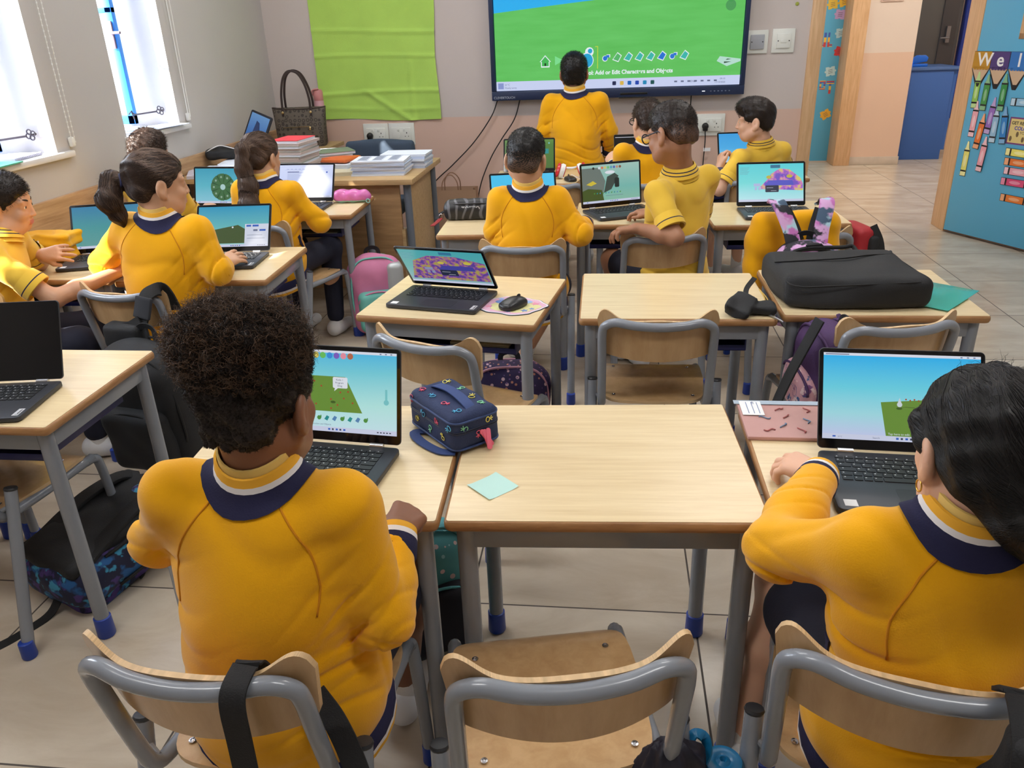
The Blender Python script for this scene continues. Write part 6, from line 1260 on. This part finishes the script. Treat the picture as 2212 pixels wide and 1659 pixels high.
# --- rolled sweatshirts by the window wall
for k, (x, y, z, lab, a) in enumerate(((-2.345, 3.035, DH, 'folded amber sweatshirt, lower of the two by the window wall', .1), (-2.335, 3.04, DH+.055, 'rolled amber sweatshirt lying on top of the folded one', -.05))):
    t = thing('folded_sweatshirt', lab, 'sweatshirt', (x, y, z), a); f = SDF().box((0, 0, .028), (.125, .085, .028), .026).cap((-.10, -.06, .028), (.11, -.055, .03), .026, .024, .015); f.disp = lambda P, k=k: .005*np.sin(P[:, 2]*140+P[:, 0]*18+k)+.003*np.sin(P[:, 1]*60+P[:, 0]*40+k*2); soft('body', f, .005, SWEAT, t)
    MB().ribbon(smooth_path([(-.03, -.095, .012+.02*k), (.0, -.1, .03), (.03, -.095, .04)], 4), .012, .004, (0, -1, .2)).build('rib_band', PWHITE, t); MB().ribbon(smooth_path([(-.045, -.093, .012+.02*k), (-.012, -.1, .032), (.015, -.096, .045)], 4), .016, .004, (0, -1, .2)).build('rib_band', PNAVY, t)
# --- black briefcase on the right desk, with keys and pouch
t = thing('briefcase', 'large black laptop briefcase lying on the second row desk', 'briefcase', (.752, 2.575, DH), math.radians(4)); f = SDF().box((0, 0, .05), (.218, .185, .050), .032); f.plane((0, -.19, .04), (-.25, -1, .35), .02); f.disp = wav(.004, 16); o, V, F = soft('body', f, .007, BLACKF, t)
MB().tube([Vector((x, y, .083+.004*math.sin(x*9))) for x, y in rrect(.414, .352, .05, 6)], .0028, 6, loop=True).build('piping', STRAPM, t, angle=180); MB().ribbon(smooth_path([(-.21, .03, .101), (-.1, .035, .1035), (.02, .05, .104), (.11, .085, .103), (.19, .10, .100)], 6), .006, .004, (0, 0, 1)).build('zip', STRAPM, t); MB().tube(smooth_path([(-.11, .17, .075), (-.10, .205, .085), (-.05, .20, .10), (.06, .20, .10), (.10, .21, .10), (.11, .17, .078)], 6), .007, 8).build('handle', STRAPM, t)
MB().tube([(-.06+.0, .195, .1), (-.06, .2, .108), (-.01, .2, .112), (0, .195, .1)], .004, 6).build('loop', STRAPM, t); MB().tube([Vector((.206+.0*a, .15+.012*math.cos(a), .085+.012*math.sin(a))) for a in [2*PI*k/12 for k in range(12)]], .003, 6, loop=True).build('d_ring', ZIP, t)
t = thing('pouch', 'small black cloth pouch hanging from the briefcase onto the empty desk', 'pouch', (.435, 2.37, DH), .3); f = SDF().box((-.03, .004, .026), (.046, .036, .022), .006, np.array(rot(.35, -.3, .75))).box((.035, -.01, .018), (.044, .030, .016), .010, np.array(rot(.1, .15, -.2)), .012); f.plane((0, 0, .001), (0, 0, -1), .004); f.disp = wav(.004, 50); soft('body', f, .004, BLACKF, t)
MB().ribbon(smooth_path([(.0, .03, .035), (.03, .09, .05), (.075, .13, .07)], 5), .016, .003, (0, -.5, 1)).build('strap', STRAPM, t)
t = thing('keyring', 'yellow cord keyring with silver clip beside the black pouch', 'keyring', (.475, 2.40, DH), 0); MB().tube(smooth_path([(.0, .06, .05), (.012, .02, .03), (.006, -.02, .01), (.014, -.05, .004), (.03, -.02, .006), (.02, .03, .03), (.0, .06, .05)], 5), .0018, 6).build('cord', mat('yellow cord', rgb(214, 176, 90), .6), t); MB().tube(smooth_path([(.014, -.05, .004), (.03, -.08, .004), (.045, -.115, .003)], 4), .0035, 6).build('clip', mat('steel clip', rgb(170, 172, 178), .3, .9), t)
# --- backpacks
def backpack(label, M4, size, body, trim, pocket, straps=True, back=False, h=.007, group=None, pk=None):
    w, d, H = size; t = thing('backpack', label, 'backpack', (0, 0, 0), 0, group); t.matrix_world = M4
    f = SDF().box((0, 0, H*.44), (w/2, d/2, H*.44), min(.06, d*.45)).ell((0, 0, H*.80), (w*.47, d*.46, H*.20), None, .05); f.disp = wav(.004, 22); o, V, F = soft('body', f, h, body, t)
    g = SDF().box((0, -d*.52, H*.30), (w*.40, d*.22, H*.26), .04); g.disp = wav(.003, 26); soft('front_pocket', g, h, pocket, t)
    def rim(y, s): return [Vector((x, y, z)) for x, z in [(w/2*s*math.copysign(abs(math.cos(a))**.6, math.cos(a)), H*.50+H*.47*s*math.copysign(abs(math.sin(a))**.7, math.sin(a))) for a in [PI*(-.12+1.24*k/26) for k in range(27)]]]
    MB().tube(rim(-d*.34, .97), .005, 6).build('zip', trim, t, angle=180); MB().tube(rim(d*.36, .97), .005, 6).build('piping', trim, t, angle=180)
    MB().tube([Vector((w*.38*math.cos(a), -d*.66, H*.42+H*.13*math.sin(a))) for a in [PI*k/14 for k in range(15)]], .004, 6).build('pocket_zip', pk or trim, t, angle=180)
    MB().ribbon(smooth_path([(-.035, d*.30, H*.93), (-.03, d*.34, H*1.02), (0, d*.35, H*1.05), (.03, d*.34, H*1.02), (.035, d*.30, H*.93)], 4), .02, .004, (0, 1, .2)).build('top_handle', STRAPM, t)
    if straps:
        for s in (-1, 1):
            MB().ribbon(smooth_path([(s*.06, d*.44, H*.90), (s*.085, d*.62, H*.80), (s*.10, d*.66, H*.58), (s*.105, d*.58, H*.38), (s*.11, d*.48, H*.22), (s*.12, d*.44, H*.10)], 5), .052, .012, (0, 1, .1)).build('shoulder_strap', trim if not back else STRAPM, t, bevel=.003)
    return t, V, F
def place(loc, rz=0, rx=0, ry=0): return Matrix.Translation(loc) @ Matrix.Rotation(math.radians(rz), 4, 'Z') @ Matrix.Rotation(math.radians(rx), 4, 'X') @ Matrix.Rotation(math.radians(ry), 4, 'Y')
GAL = pattern('galaxy print', rgb(20, 26, 58), [rgb(30, 90, 150), rgb(70, 50, 120), rgb(60, 150, 190)], 16, .56)
t, V, F = backpack('black and blue galaxy backpack lying on the floor beside the left front desk', place((-1.555, 1.63, .085), 158, 80), (.28, .16, .46), GAL, STRAPM, GAL, back=True)
g = SDF().box((0, .07, .22), (.125, .022, .20), .02); g.disp = wav(.004, 24); soft('back_panel', g, .007, BLACKF, t)
iv = t.matrix_world.inverted(); MB().ribbon([iv @ p for p in smooth_path([(-1.50, 1.74, .13), (-1.535, 1.675, .07), (-1.555, 1.62, .012), (-1.585, 1.55, .004), (-1.625, 1.48, .004), (-1.74, 1.35, .004)], 6)], .024, .003, iv.to_3x3() @ Vector((.2, -.5, 1))).build('trailing_strap', STRAPM, t)
backpack('large black backpack hung on the chair of the ponytailed girl', place((-1.545, 2.335, .115), -10, 6), (.32, .19, .47), BLACKF, STRAPM, BLACKF, straps=False)
t = thing('camera_bag', 'black padded shoulder bag with a steel clip hung over the ponytailed chair', 'bag', (-1.555, 2.44, 0), math.radians(-9)); f = SDF().box((-.07, -.075, .565), (.075, .035, .045), .02); f.disp = wav(.002, 30); soft('body', f, .005, BLACKF, t)
MB().ribbon(smooth_path([(.04, .06, .62), (.035, .04, .685), (.03, .02, .707), (.02, -.02, .708), (.01, -.040, .69), (.002, -.055, .64), (-.002, -.075, .60), (.01, -.095, .545)], 6), .048, .008, (0, -1, .3)).build('strap', STRAPM, t, bevel=.002); MB().ribbon(smooth_path([(.012, -.045, .698), (.006, -.056, .66), (.0, -.066, .628)], 4), .062, .014, (0, -1, .2)).build('strap_pad', mat('charcoal pad', rgb(42, 44, 50), .8), t, bevel=.004); MB().ribbon(smooth_path([(-.002, -.075, .625), (-.04, -.085, .605), (-.08, -.08, .595)], 4), .03, .006, (0, -1, .3)).build('strap', STRAPM, t)
MB().tube([Vector((.012+.018*math.cos(a), -.108, .535+.010*math.sin(a))) for a in [2*PI*k/14 for k in range(14)]], .0025, 6, loop=True).tube([(.012, -.108, .527), (.014, -.108, .49)], .004, 6).build('clip', MATS['steel clip'], t)
TEALF = speckle('teal flower print', rgb(84, 158, 164), [rgb(226, 200, 200), rgb(150, 205, 210)], 26, .18)
backpack('teal flowered backpack with dark pockets on the floor under the left front desk', place((-.425, 1.555, .03), 32, -16), (.24, .15, .34), TEALF, TEALF, mat('dark navy lining', rgb(24, 26, 38), .8), pk=TEALF)
PKG = mat('pink canvas', rgb(214, 130, 170), .7, var=.15, vscale=9)
t, V, F = backpack('pink and mint backpack standing on the floor by the desk with the pink pencil case', place((-1.215, 3.93, .012), 20, -6), (.27, .17, .42), PKG, mat('mint canvas', rgb(110, 188, 178), .7), mat('mint canvas', rgb(110, 188, 178), .7), pk=PKG)
g = SDF().box((.10, -.02, .24), (.045, .08, .13), .03); soft('side_panel', g, .007, mat('silver fabric', rgb(190, 196, 200), .35, .3, bump=.3, bscale=30), t)
PUR = speckle('purple animal print', rgb(52, 38, 84), [rgb(226, 190, 200), rgb(206, 140, 120), rgb(120, 90, 150)], 30, .2)
t, V, F = backpack('purple spotted backpack on the floor under the mouse desk', place((-.36, 2.70, .012), 6, -8), (.30, .17, .33), PUR, mat('pink piping', rgb(206, 150, 170), .6), mat('dark mesh', rgb(34, 28, 44), .9), straps=False)
VIO = mat('deep violet canvas', rgb(70, 42, 88), .75, bump=.2, bscale=300); FLO = pattern('pink floral print', rgb(212, 160, 170), [rgb(120, 70, 120), rgb(60, 90, 140), rgb(236, 206, 206)], 30, .56)
backpack('violet and pink floral backpack hung on the right second row chair', place((.655, 2.325, .36), -76, 4, 14), (.22, .13, .31), VIO, VIO, FLO)
t = tag(MB().ribbon(smooth_path([(.60, 2.20, .70), (.565, 2.19, .62), (.52, 2.16, .53), (.485, 2.12, .45), (.48, 2.10, .36)], 6), .04, .006, (-1, -.4, .3)).build('bag_strap', STRAPM, bevel=.001), 'black buckled strap of the violet backpack dangling beside the chair', 'strap')
# sweatshirt over a chair with tie-dye backpack
TIE = pattern('tie dye print', rgb(206, 160, 206), [rgb(170, 206, 220), rgb(190, 110, 180), rgb(60, 84, 110), rgb(28, 28, 38)], 9, .55)
t = thing('sweatshirt', 'mustard sweatshirt draped over the chair in front of the aisle desk', 'sweatshirt', (.73, 3.235, 0), math.radians(6)); f = SDF().box((0, -.02, .705), (.165, .045, .085), .04).cap((-.13, -.03, .70), (-.165, -.06, .44), .055, .035, .04).cap((.12, -.03, .72), (.15, -.04, .50), .05, .035, .04).box((0, -.03, .58), (.15, .03, .12), .03, None, .04)
f.disp = lambda P: .006*np.sin(P[:, 0]*55+P[:, 2]*14)*np.clip((.8-P[:, 2])*5, 0, 1)+.003*np.sin(P[:, 2]*60+P[:, 0]*25); soft('body', f, .006, SWEAT, t)
t, V, F = backpack('pink and blue tie-dye backpack hung over the mustard sweatshirt', place((.745, 3.045, .38), 6, 5), (.24, .14, .34), TIE, STRAPM, mat('black neoprene', rgb(18, 18, 24), .7), straps=False)
for s in (-1, 1): MB().ribbon(smooth_path([(s*.05, .03, .325), (s*.06, .06, .37), (s*.085, .11, .435), (s*.095, .15, .452), (s*.09, .19, .43)], 6), .056, .010, (0, -.6, .8)).build('shoulder_strap', TIE, t, bevel=.002); MB().ribbon(smooth_path([(s*.015, .05, .33), (s*.03, .08, .375), (s*.056, .12, .43)], 5), .022, .006, (0, -.6, .8)).build('strap_edge', STRAPM, t)
# red and black bag by the aisle
t = thing('bag', 'red and black bag leaning by the aisle end of the third row desk', 'bag', (1.125, 3.72, 0), .2); f = SDF().box((0, 0, .36), (.045, .10, .26), .03); f.disp = wav(.003, 20); soft('body', f, .008, mat('red nylon', rgb(170, 34, 44), .6), t); f = SDF().box((.035, -.06, .34), (.026, .055, .25), .02); f.disp = wav(.003, 24); soft('front_panel', f, .007, BLACKF, t); MB().ribbon(smooth_path([(.03, -.08, .63), (.06, -.11, .55), (.075, -.12, .42), (.07, -.12, .3)], 5), .03, .005, (0, -1, 0)).build('strap', STRAPM, t)
t = thing('lunch_box', 'dark green grey box bag standing in the aisle by the red bag', 'box', (1.28, 3.86, 0), .1); f = SDF().box((0, 0, .22), (.085, .06, .215), .02); soft('body', f, .008, mat('dark slate nylon', rgb(40, 50, 52), .7), t); MB().tube([Vector((x, y, .38)) for x, y in rrect(.166, .116, .02, 4)], .003, 6, loop=True).build('zip', ZIP, t)
# straps on the front chairs, bag at right edge
t = thing('bag_strap', 'wide black webbing strap hung over the left front chair', 'strap', (-.478, .755, 0), 0); MB().ribbon(smooth_path([(.02, .062, .56), (.01, .050, .64), (.0, .040, .688), (-.001, .022, .704), (-.001, -.008, .705), (-.001, -.026, .697), (-.001, -.034, .675), (-.001, -.035, .62), (-.003, -.034, .52), (-.005, -.03, .40), (-.01, -.02, .25)], 6), .036, .0035, (0, -1, .25)).build('webbing', STRAPM, t)
MB().ribbon(smooth_path([(.05, .10, .575), (.085, .075, .55), (.12, .04, .51), (.15, 0, .45), (.165, -.03, .38)], 6), .036, .0035, (.2, -1, .3)).build('webbing', STRAPM, t)
t = thing('bag', 'black padded bag hung on the near right chair at the picture edge', 'bag', (.497, .752, 0), math.radians(-14)); f = SDF().box((0, -.035, .655), (.026, .030, .075), .018).cap((-.01, -.02, .60), (.03, -.03, .48), .035, .05, .03); f.disp = wav(.003, 30); soft('body', f, .005, BLACKF, t); MB().ribbon(smooth_path([(0, .06, .70), (0, .02, .735), (0, -.03, .732), (0, -.068, .70), (0, -.07, .62)], 5), .045, .006, (0, -1, .2)).build('strap', STRAPM, t, bevel=.001)
t = thing('drawstring_bag', 'crumpled dark navy bag hung on the side of the middle front chair', 'bag', (.105, .93, 0), 0); f = SDF().cap((0.005, -.02, .43), (-.03, .02, .25), .03, .085, .03).cap((.045, .0, .41), (.04, .02, .26), .02, .05, .03); f.disp = lambda P: .006*np.sin(np.arctan2(P[:, 1], P[:, 0]+.001)*9+P[:, 2]*20); soft('body', f, .006, mat('dark navy nylon', rgb(24, 24, 40), .6), t)
t = thing('water_bottle', 'blue translucent water bottle with a loop cap beside the middle front chair', 'bottle', (.200, .955, 0), .3); BB = mat('blue cap plastic', rgb(20, 110, 160), .3); MB().lathe([(.030, .16), (.034, .165), (.034, .32), (.031, .345)], (0, 0, 0), 24).build('bottle_body', mat('blue bottle plastic', rgb(70, 160, 200), .2, trans=.5), t, angle=60); MB().lathe([(.032, .335), (.0345, .34), (.0345, .372), (.030, .380), (.018, .382), (.012, .379), (.006, .383), (.002, .376)], (0, 0, 0), 28).build('cap', BB, t, angle=50)
MB().ribbon(smooth_path([(-.034, .0, .36), (-.042, .004, .385), (-.055, .012, .41), (-.045, .02, .428), (-.028, .016, .42), (-.026, .006, .40), (-.034, 0, .385)], 5), .018, .004, (-.6, 0, .8)).build('carry_loop', BB, t, bevel=.001)
# --- teacher's corner
TD = wood('teacher desk oak', rgb(196, 166, 122), rgb(172, 140, 98), (1.6, 26, 26), .45); TDP = wood('desk panel oak', rgb(176, 138, 96), rgb(150, 114, 76), (2, 2, 20), .5); GREYL = mat('slate grey leg', rgb(104, 112, 124), .4)
t = thing('teacher_desk', 'wide wooden desk stacked with papers below the green felt', 'desk', (-1.90, 4.36, 0)); TZ = .74
MB().b2((0, 0, TZ-.03), (.82, .80, TZ)).build('desktop', TD, t, bevel=.003); MB().b2((.02, .05, .10), (.73, .068, TZ-.03)).build('front_panel', TDP, t, bevel=.002); MB().b2((.745, .13, .12), (.765, .72, TZ-.03)).build('side_panel', TD, t, bevel=.002); MB().b2((.725, .045, .08), (.745, .075, .45)).build('edge_strip', TD, t)
for x, y in ((.77, .07), (.77, .75), (.05, .75)): MB().cyl((x, y, 0), (x, y, TZ-.03), .022).build('leg', GREYL, t)
SZ2 = .76
t = thing('side_table', 'narrow wooden table against the window wall under the handbag', 'table', (-2.47, 4.36, 0)); MB().b2((0, 0, SZ2-.028), (.50, 1.60, SZ2)).build('tabletop', TD, t, bevel=.003)
fr = MB(); fr.tube(smooth_path([(.46, 1.52, .02), (.46, 1.52, SZ2-.10), (.46, 1.50, SZ2-.05), (.43, 1.48, SZ2-.035), (.06, 1.48, SZ2-.035), (.04, 1.5, SZ2-.06), (.04, 1.5, .02)], 4), .016, 10); fr.build('frame', mat('black tube', rgb(40, 42, 46), .4), t, angle=180)
for x in (.04, .46): MB().cyl((x, .05, 0), (x, .05, SZ2-.03), .016).build('leg', MATS['black tube'], t)
t = thing('teacher_chair', 'dark slate padded chair behind the paper covered desk', 'chair', (-1.55, 5.42, 0), math.radians(180)); f = SDF().box((0, -.02, .69), (.24, .03, .13), .028); f.ell((0, -.02, .74), (.23, .03, .09), None, .03); soft('backrest', f, .01, mat('slate fabric', rgb(60, 74, 92), .85), t); f = SDF().box((0, .22, .43), (.23, .22, .035), .03); soft('seat', f, .012, MATS['slate fabric'], t)
for sx in (-1, 1):
    for y in (.03, .40): MB().cyl((sx*.2, y, 0), (sx*.2, y, .40), .013).build('leg', MATS['black tube'], t)
MB().tube([(-.2, .03, .4), (-.2, -.02, .6)], .012).build('back_support', MATS['black tube'], t); MB().tube([(.2, .03, .4), (.2, -.02, .6)], .012).build('back_support', MATS['black tube'], t)
PAPER = mat('white paper', rgb(226, 232, 244), .8); PRINT = mat('grey print', (0, 0, 0, 1)); BLP = mat('bluish paper', rgb(196, 208, 232), .8)
def booklet(label, x, y, z, w, d, h, a, m=PAPER, group=None, cover=None, printed=False, pitch=0):
    t = thing('booklet', label, 'booklet', (x, y, z), math.radians(a), group); t.rotation_euler[0] = pitch; n = max(2, int(h/.004)); b = MB()
    for k in range(n): b.b2((-w/2+.0012*(k % 2), -d/2+.0008*(k % 3), h*k/n), (w/2-.0012*((k+1) % 2), d/2, h*(k+.86)/n), 0)
    b.build('pages', m, t); 
    if cover: MB().b2((-w/2-.001, -d/2-.001, h), (w/2+.001, d/2+.001, h+.0025)).build('cover', cover, t)
    if printed:
        p = MB()
        for c in (-.30, -.02, .27):
            for r in range(13): p.prism(R4((c-.10)*w, (.40-.058*r)*d, (c-.10+.2*(1-.3*((r*5) % 3)/3))*w, (.415-.058*r)*d), h+.0004, h+.0008)
        p.prism(R4(-.46*w, -.42*d, .46*w, -.41*d), h+.0004, h+.0008); p.prism(R4(-.2*w, .43*d, -.05*w, .455*d), h+.0004, h+.0008); p.prism(R4(.2*w, .43*d, .33*w, .455*d), h+.0004, h+.0008)
        p.build('printed_lines', mat('pale print ink', rgb(128, 136, 160), .8), t, smooth=False)
    return t
z = TZ
for k in range(7): booklet('white printed worksheet booklet within the tall pile on the wide desk', -1.315+.004*(k % 3), 4.60+.003*((k*2) % 5), z, .31, .22, .010, 2+1.5*math.sin(k*2.1), BLP if k % 2 else PAPER, 'worksheet booklets in the pile'); z += .0105
booklet('top printed worksheet booklet of the tall pile on the wide desk', -1.315, 4.60, z, .31, .22, .008, 3, PAPER, None, None, True)
z = TZ
for k in range(6): booklet('white worksheet booklet in the rear pile behind the printed ones', -1.225+.004*(k % 2), 4.84+.003*(k % 3), z, .28, .20, .013, -2+2*math.sin(k*1.7), PAPER if k % 2 else BLP, 'worksheet booklets in the rear pile'); z += .0135
booklet('loose cream papers beside the worksheet pile', -1.56, 4.62, TZ, .16, .24, .022, 12, mat('cream paper', rgb(214, 206, 178), .8)); booklet('white exercise book under the orange pouch', -1.64, 4.75, TZ, .26, .22, .045, -8)
t = thing('pouch', 'orange zip pouch with a white label on the papers', 'pouch', (-1.655, 4.775, TZ+.048), math.radians(-14)); f = SDF().box((0, 0, .012), (.14, .095, .012), .011); f.ell((0, 0, .014), (.12, .08, .016), None, .02); f.plane((0, 0, .001), (0, 0, -1), .004); soft('body', f, .006, mat('orange vinyl', rgb(214, 106, 44), .4, bump=.2, bscale=30), t); MB().b2((-.04, -.02, .0295), (.05, .004, .0308)).build('label', STK, t)
z = TZ
for k in range(14): booklet('thin exercise book in the tall stack behind the long ponytail', -1.80+.004*((k*3) % 4), 4.50+.003*(k % 3), z, .20, .26, .0115, -4+3*math.sin(k*1.3), mat('pinkish paper', rgb(206, 192, 190), .8) if k % 3 else PAPER, 'exercise books in the tall stack', paper(196, 180, 176) if k % 2 else paper(150, 160, 150)); z += .0145
booklet('red folder on top of the tall exercise book stack', -1.79, 4.50, z, .17, .23, .012, -6, PAPER, None, mat('bright red card', rgb(226, 60, 74), .4))
for k in range(6): booklet('green edged notebook in the slanting stack beside the red folder', -1.74+.012*k, 4.80+.006*k, TZ+.006+.016*k, .24, .20, .0135, 16+3*k, PAPER, 'green edged notebooks', paper(110, 124, 100))
booklet('white workbook lying beyond the red folder', -1.80, 5.03, TZ+.002, .22, .18, .075, 20)
for k, (x, y, a, m, lab) in enumerate(((-2.35, 4.52, 24, mat('lilac paper', rgb(200, 196, 210), .8), 'lilac backed booklet spread on the narrow side table'), (-2.18, 4.60, 34, PAPER, 'white booklet fanned out on the narrow side table'), (-2.10, 4.72, 44, BLP, 'bluish booklet fanned out beside the white one'), (-2.25, 4.78, 10, PAPER, 'white booklet lying furthest back on the side table'))):
    booklet(lab, x, y, SZ2+.02*(k % 2)+.001*k, .21, .28, .018, a, m)
for k in range(3): booklet('flat workbook in the low pile at the near end of the side table', -2.33+.006*k, 4.50, SZ2+.0001+.0125*k, .10, .22, .012, 3*math.sin(k), PAPER, 'workbooks in the low pile')
t = thing('pencil_case', 'black triangular pencil case with white piping by the window wall', 'pencil case', (-2.385, 4.82, SZ2+.045), math.radians(30)); f = SDF().box((0, 0, .03), (.095, .05, .028), .02); f.ell((0, .01, .05), (.07, .03, .03), None, .02); f.disp = wav(.002, 40); soft('body', f, .005, BLACKF, t); MB().tube(smooth_path([(-.09, -.03, .05), (-.05, -.035, .072), (0, -.02, .082), (.06, -.035, .065), (.095, -.02, .05)], 5), .003, 6).build('piping', PWHITE, t)
# handbag, tablet, bottle
SIG = pattern('taupe ring print', rgb(88, 80, 70), [], 20); n_ = NT(SIG); tc = n_.add('ShaderNodeTexCoord'); vo = n_.add('ShaderNodeTexVoronoi'); vo.inputs['Scale'].default_value = 34; vo.inputs['Randomness'].default_value = .35; n_.link(tc.outputs['Object'], vo.inputs['Vector']); dd = n_.math('ABSOLUTE', n_.math('SUBTRACT', vo.outputs['Distance'], .33)); n_.link(n_.mix(n_.math('LESS_THAN', dd, .10), rgb(92, 84, 74), rgb(58, 50, 46)), n_.n['Principled BSDF'].inputs['Base Color'])
t = thing('handbag', 'brown patterned tote handbag with long dark handles on the side table', 'handbag', (-2.195, 5.72, SZ2), math.radians(4)); rings = []
for z, w, d in ((0, .165, .06), (.02, .175, .068), (.12, .178, .066), (.20, .184, .05), (.262, .192, .028), (.268, .190, .024)): rings.append([Vector((w*math.copysign(abs(math.cos(a))**.35, math.cos(a)), d*math.copysign(abs(math.sin(a))**.6, math.sin(a)), z-.012*(z > .25)*math.cos(a)**2*0-.014*(z > .25)*(1-abs(math.cos(a))))) for a in [2*PI*k/40 for k in range(40)]])
MB().loft(rings).build('body', SIG, t, angle=60); LEA = mat('dark brown leather', rgb(52, 38, 36), .4)
for s in (-1, 1): MB().ribbon(smooth_path([(-.105, s*.045, .19), (-.105, s*.040, .26), (-.10, s*.035, .36), (-.075, s*.03, .46), (-.03, s*.03, .505), (.03, s*.03, .49), (.07, s*.03, .42), (.092, s*.035, .33), (.095, s*.040, .26), (.095, s*.045, .19)], 6), .016, .006, (0, s, .05)).build('handle', LEA, t, bevel=.001)
hw = MB()
for x in (-.105, .095): hw.lathe([(.009, 0), (.009, .004), (.004, .006)], (x, -.047, .235), 12, rot(PI/2))
hw.build('stud', mat('pale gold', rgb(214, 190, 140), .25, .9), t); MB().tube([(-.11, -.072, .135), (.08, -.074, .14)], .0025, 6).build('zip', MATS['pale gold'], t); MB().ell((.085, -.078, .128), (.008, .005, .013)).build('zip_pull', MATS['pale gold'], t); MB().tube([Vector((.190*math.copysign(abs(math.cos(a))**.35, math.cos(a)), .026*math.copysign(abs(math.sin(a))**.6, math.sin(a)), .266-.014*(1-abs(math.cos(a))))) for a in [2*PI*k/40 for k in range(40)]], .004, 6, loop=True).build('rim', LEA, t, angle=180)
t = thing('tablet', 'dark cased tablet leaning in the corner beside the handbag', 'tablet', (-2.385, 5.22, SZ2), 0); T = Matrix.Rotation(math.radians(-22), 4, 'Z') @ Matrix.Rotation(math.radians(68), 4, 'X') @ Matrix.Rotation(math.radians(-16), 4, 'Z') @ Matrix.Translation((0, .125, 0))
T = Matrix.Translation((0, 0, .035)) @ T
MB().prism(rrect(.20, .27, .012, 4), -.012, 0, T).build('case', mat('navy tablet case', rgb(36, 40, 52), .5), t, bevel=.002); p = MB().prism(rrect(.172, .242, .002, 2), .0004, .001).build('screen', gradmat('tablet glow', [(0, rgb(54, 84, 150)), (.5, rgb(70, 120, 190)), (1, rgb(110, 160, 215))], 1, .7), t, smooth=False); p.matrix_local = T
q = MB()._add([(-.03, .0, .0016), (.02, -.03, .0016), (.035, .01, .0016), (.01, .07, .0016), (-.02, .08, .0016)], [(0, 1, 2, 3, 4)])._add([(-.086, -.12, .0016), (.086, -.12, .0016), (.086, -.03, .0016), (.0, -.02, .0016), (-.086, -.06, .0016)], [(0, 1, 2, 3, 4)]).build('screen_picture', E_('tablet dark', 44, 66, 116, .6), t, smooth=False); q.matrix_local = T
t = thing('bottle', 'pink drinks bottle standing behind the handbag', 'bottle', (-2.095, 5.87, SZ2)); PB = mat('dusty pink bottle', rgb(200, 150, 158), .35); MB().lathe([(.034, 0), (.036, .004), (.036, .29), (.03, .30)], n=22).build('bottle_body', PB, t, angle=50); MB().lathe([(.033, .295), (.035, .30), (.035, .355), (.028, .37)], n=22).build('cap', mat('rose cap', rgb(206, 138, 138), .35), t, angle=50); MB().tube(smooth_path([(-.03, -.01, .33), (-.034, -.03, .35), (-.02, -.036, .37), (.02, -.03, .375)], 4), .006, 8).build('carry_loop', MATS['rose cap'], t)
# paper carrier bag on the floor
t = thing('paper_bag', 'brown paper carrier bag on the floor below the black cables', 'paper bag', (-1.155, 5.84, 0), math.radians(3)); KR = mat('kraft paper', rgb(176, 142, 116), .85, var=.12, vscale=5, bump=.3, bscale=14); w, d, H = .19, .075, .42; b = MB(); V = []
rg = lambda z, s, k=0: [Vector((x*w, y*d, z+(.006 if k and i % 2 else 0))) for i, (x, y) in enumerate([(-1, -1), (-.5, -1.02), (0, -1.03), (.5, -1.02), (1, -1), (.96-.1*s, 0), (1, 1), (0, 1.02), (-1, 1), (-.96+.1*s, 0)])]
b.loft([rg(0, 0), rg(.14, .2), rg(.28, .5), rg(H, 1)], True, False); b.loft([[p*.985 for p in rg(H, 1)][:], [Vector((p.x*.98, p.y*.96, .02)) for p in rg(.02, 0)]], True, False); b._add(rg(.004, 0), [tuple(range(10))]); b.build('body', KR, t, angle=25)
for s in (-1, 1): MB().tube(smooth_path([(-.06, s*d*.98, H-.03), (-.055, s*d*.9, H+.05), (-.02, s*d*.7, H+.10), (.02, s*d*.7, H+.10), (.055, s*d*.9, H+.05), (.06, s*d*.98, H-.03)], 5), .004, 6).build('handle', mat('twisted paper', rgb(150, 112, 88), .8), t)
# window sill clutter
for lab, x, y, a, w, d, m in (('white sheet of paper lying on the far window sill', -2.60, 4.30, 10, .21, .30, PAPER), ('pale blue sheet of paper overhanging the far window sill', -2.535, 4.42, -8, .16, .36, BLP)): booklet(lab, x, y, SZ+.001+.005*(d > .32), w, d, .004, a, m)
t = booklet('spiral notebook lying on the near window sill', -2.60, 3.30, SZ+.001, .15, .21, .012, 6, mat('lavender paper', rgb(206, 206, 232), .7)); sp = MB()
for k in range(16): sp.tube([Vector((.075+.006*math.cos(a), -.095+.0125*k, .007+.008*math.sin(a))) for a in [2*PI*j/8 for j in range(8)]], .0011, 4, loop=True)
sp.build('spiral', MATS['steel clip'], t, angle=180)
booklet('mint green folder at the edge of the near window sill', -2.525, 3.06, SZ+.001, .14, .24, .006, 4, mat('mint card', rgb(96, 196, 166), .5)); tag(MB().lathe([(.03, 0), (.034, .01), (.033, .03), (.02, .034)], n=18).build('tape_roll', mat('beige tape', rgb(196, 180, 140), .5), None, (-2.57, 3.12, SZ+.0075), angle=50), 'roll of beige tape on the near window sill', 'tape roll')
# books inside under-desk trays that can be seen
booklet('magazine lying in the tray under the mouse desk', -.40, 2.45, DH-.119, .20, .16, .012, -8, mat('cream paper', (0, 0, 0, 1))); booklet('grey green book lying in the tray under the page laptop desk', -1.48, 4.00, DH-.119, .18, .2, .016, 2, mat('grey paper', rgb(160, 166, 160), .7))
tag(MB().b2((-.08, -.004, -.0075), (.07, .1, 0)).build('under_shelf_plate', STEEL, None, (-.05, 1.33, DH-.0755), bevel=.002), 'small grey plate fixed below the empty front desk', 'plate')
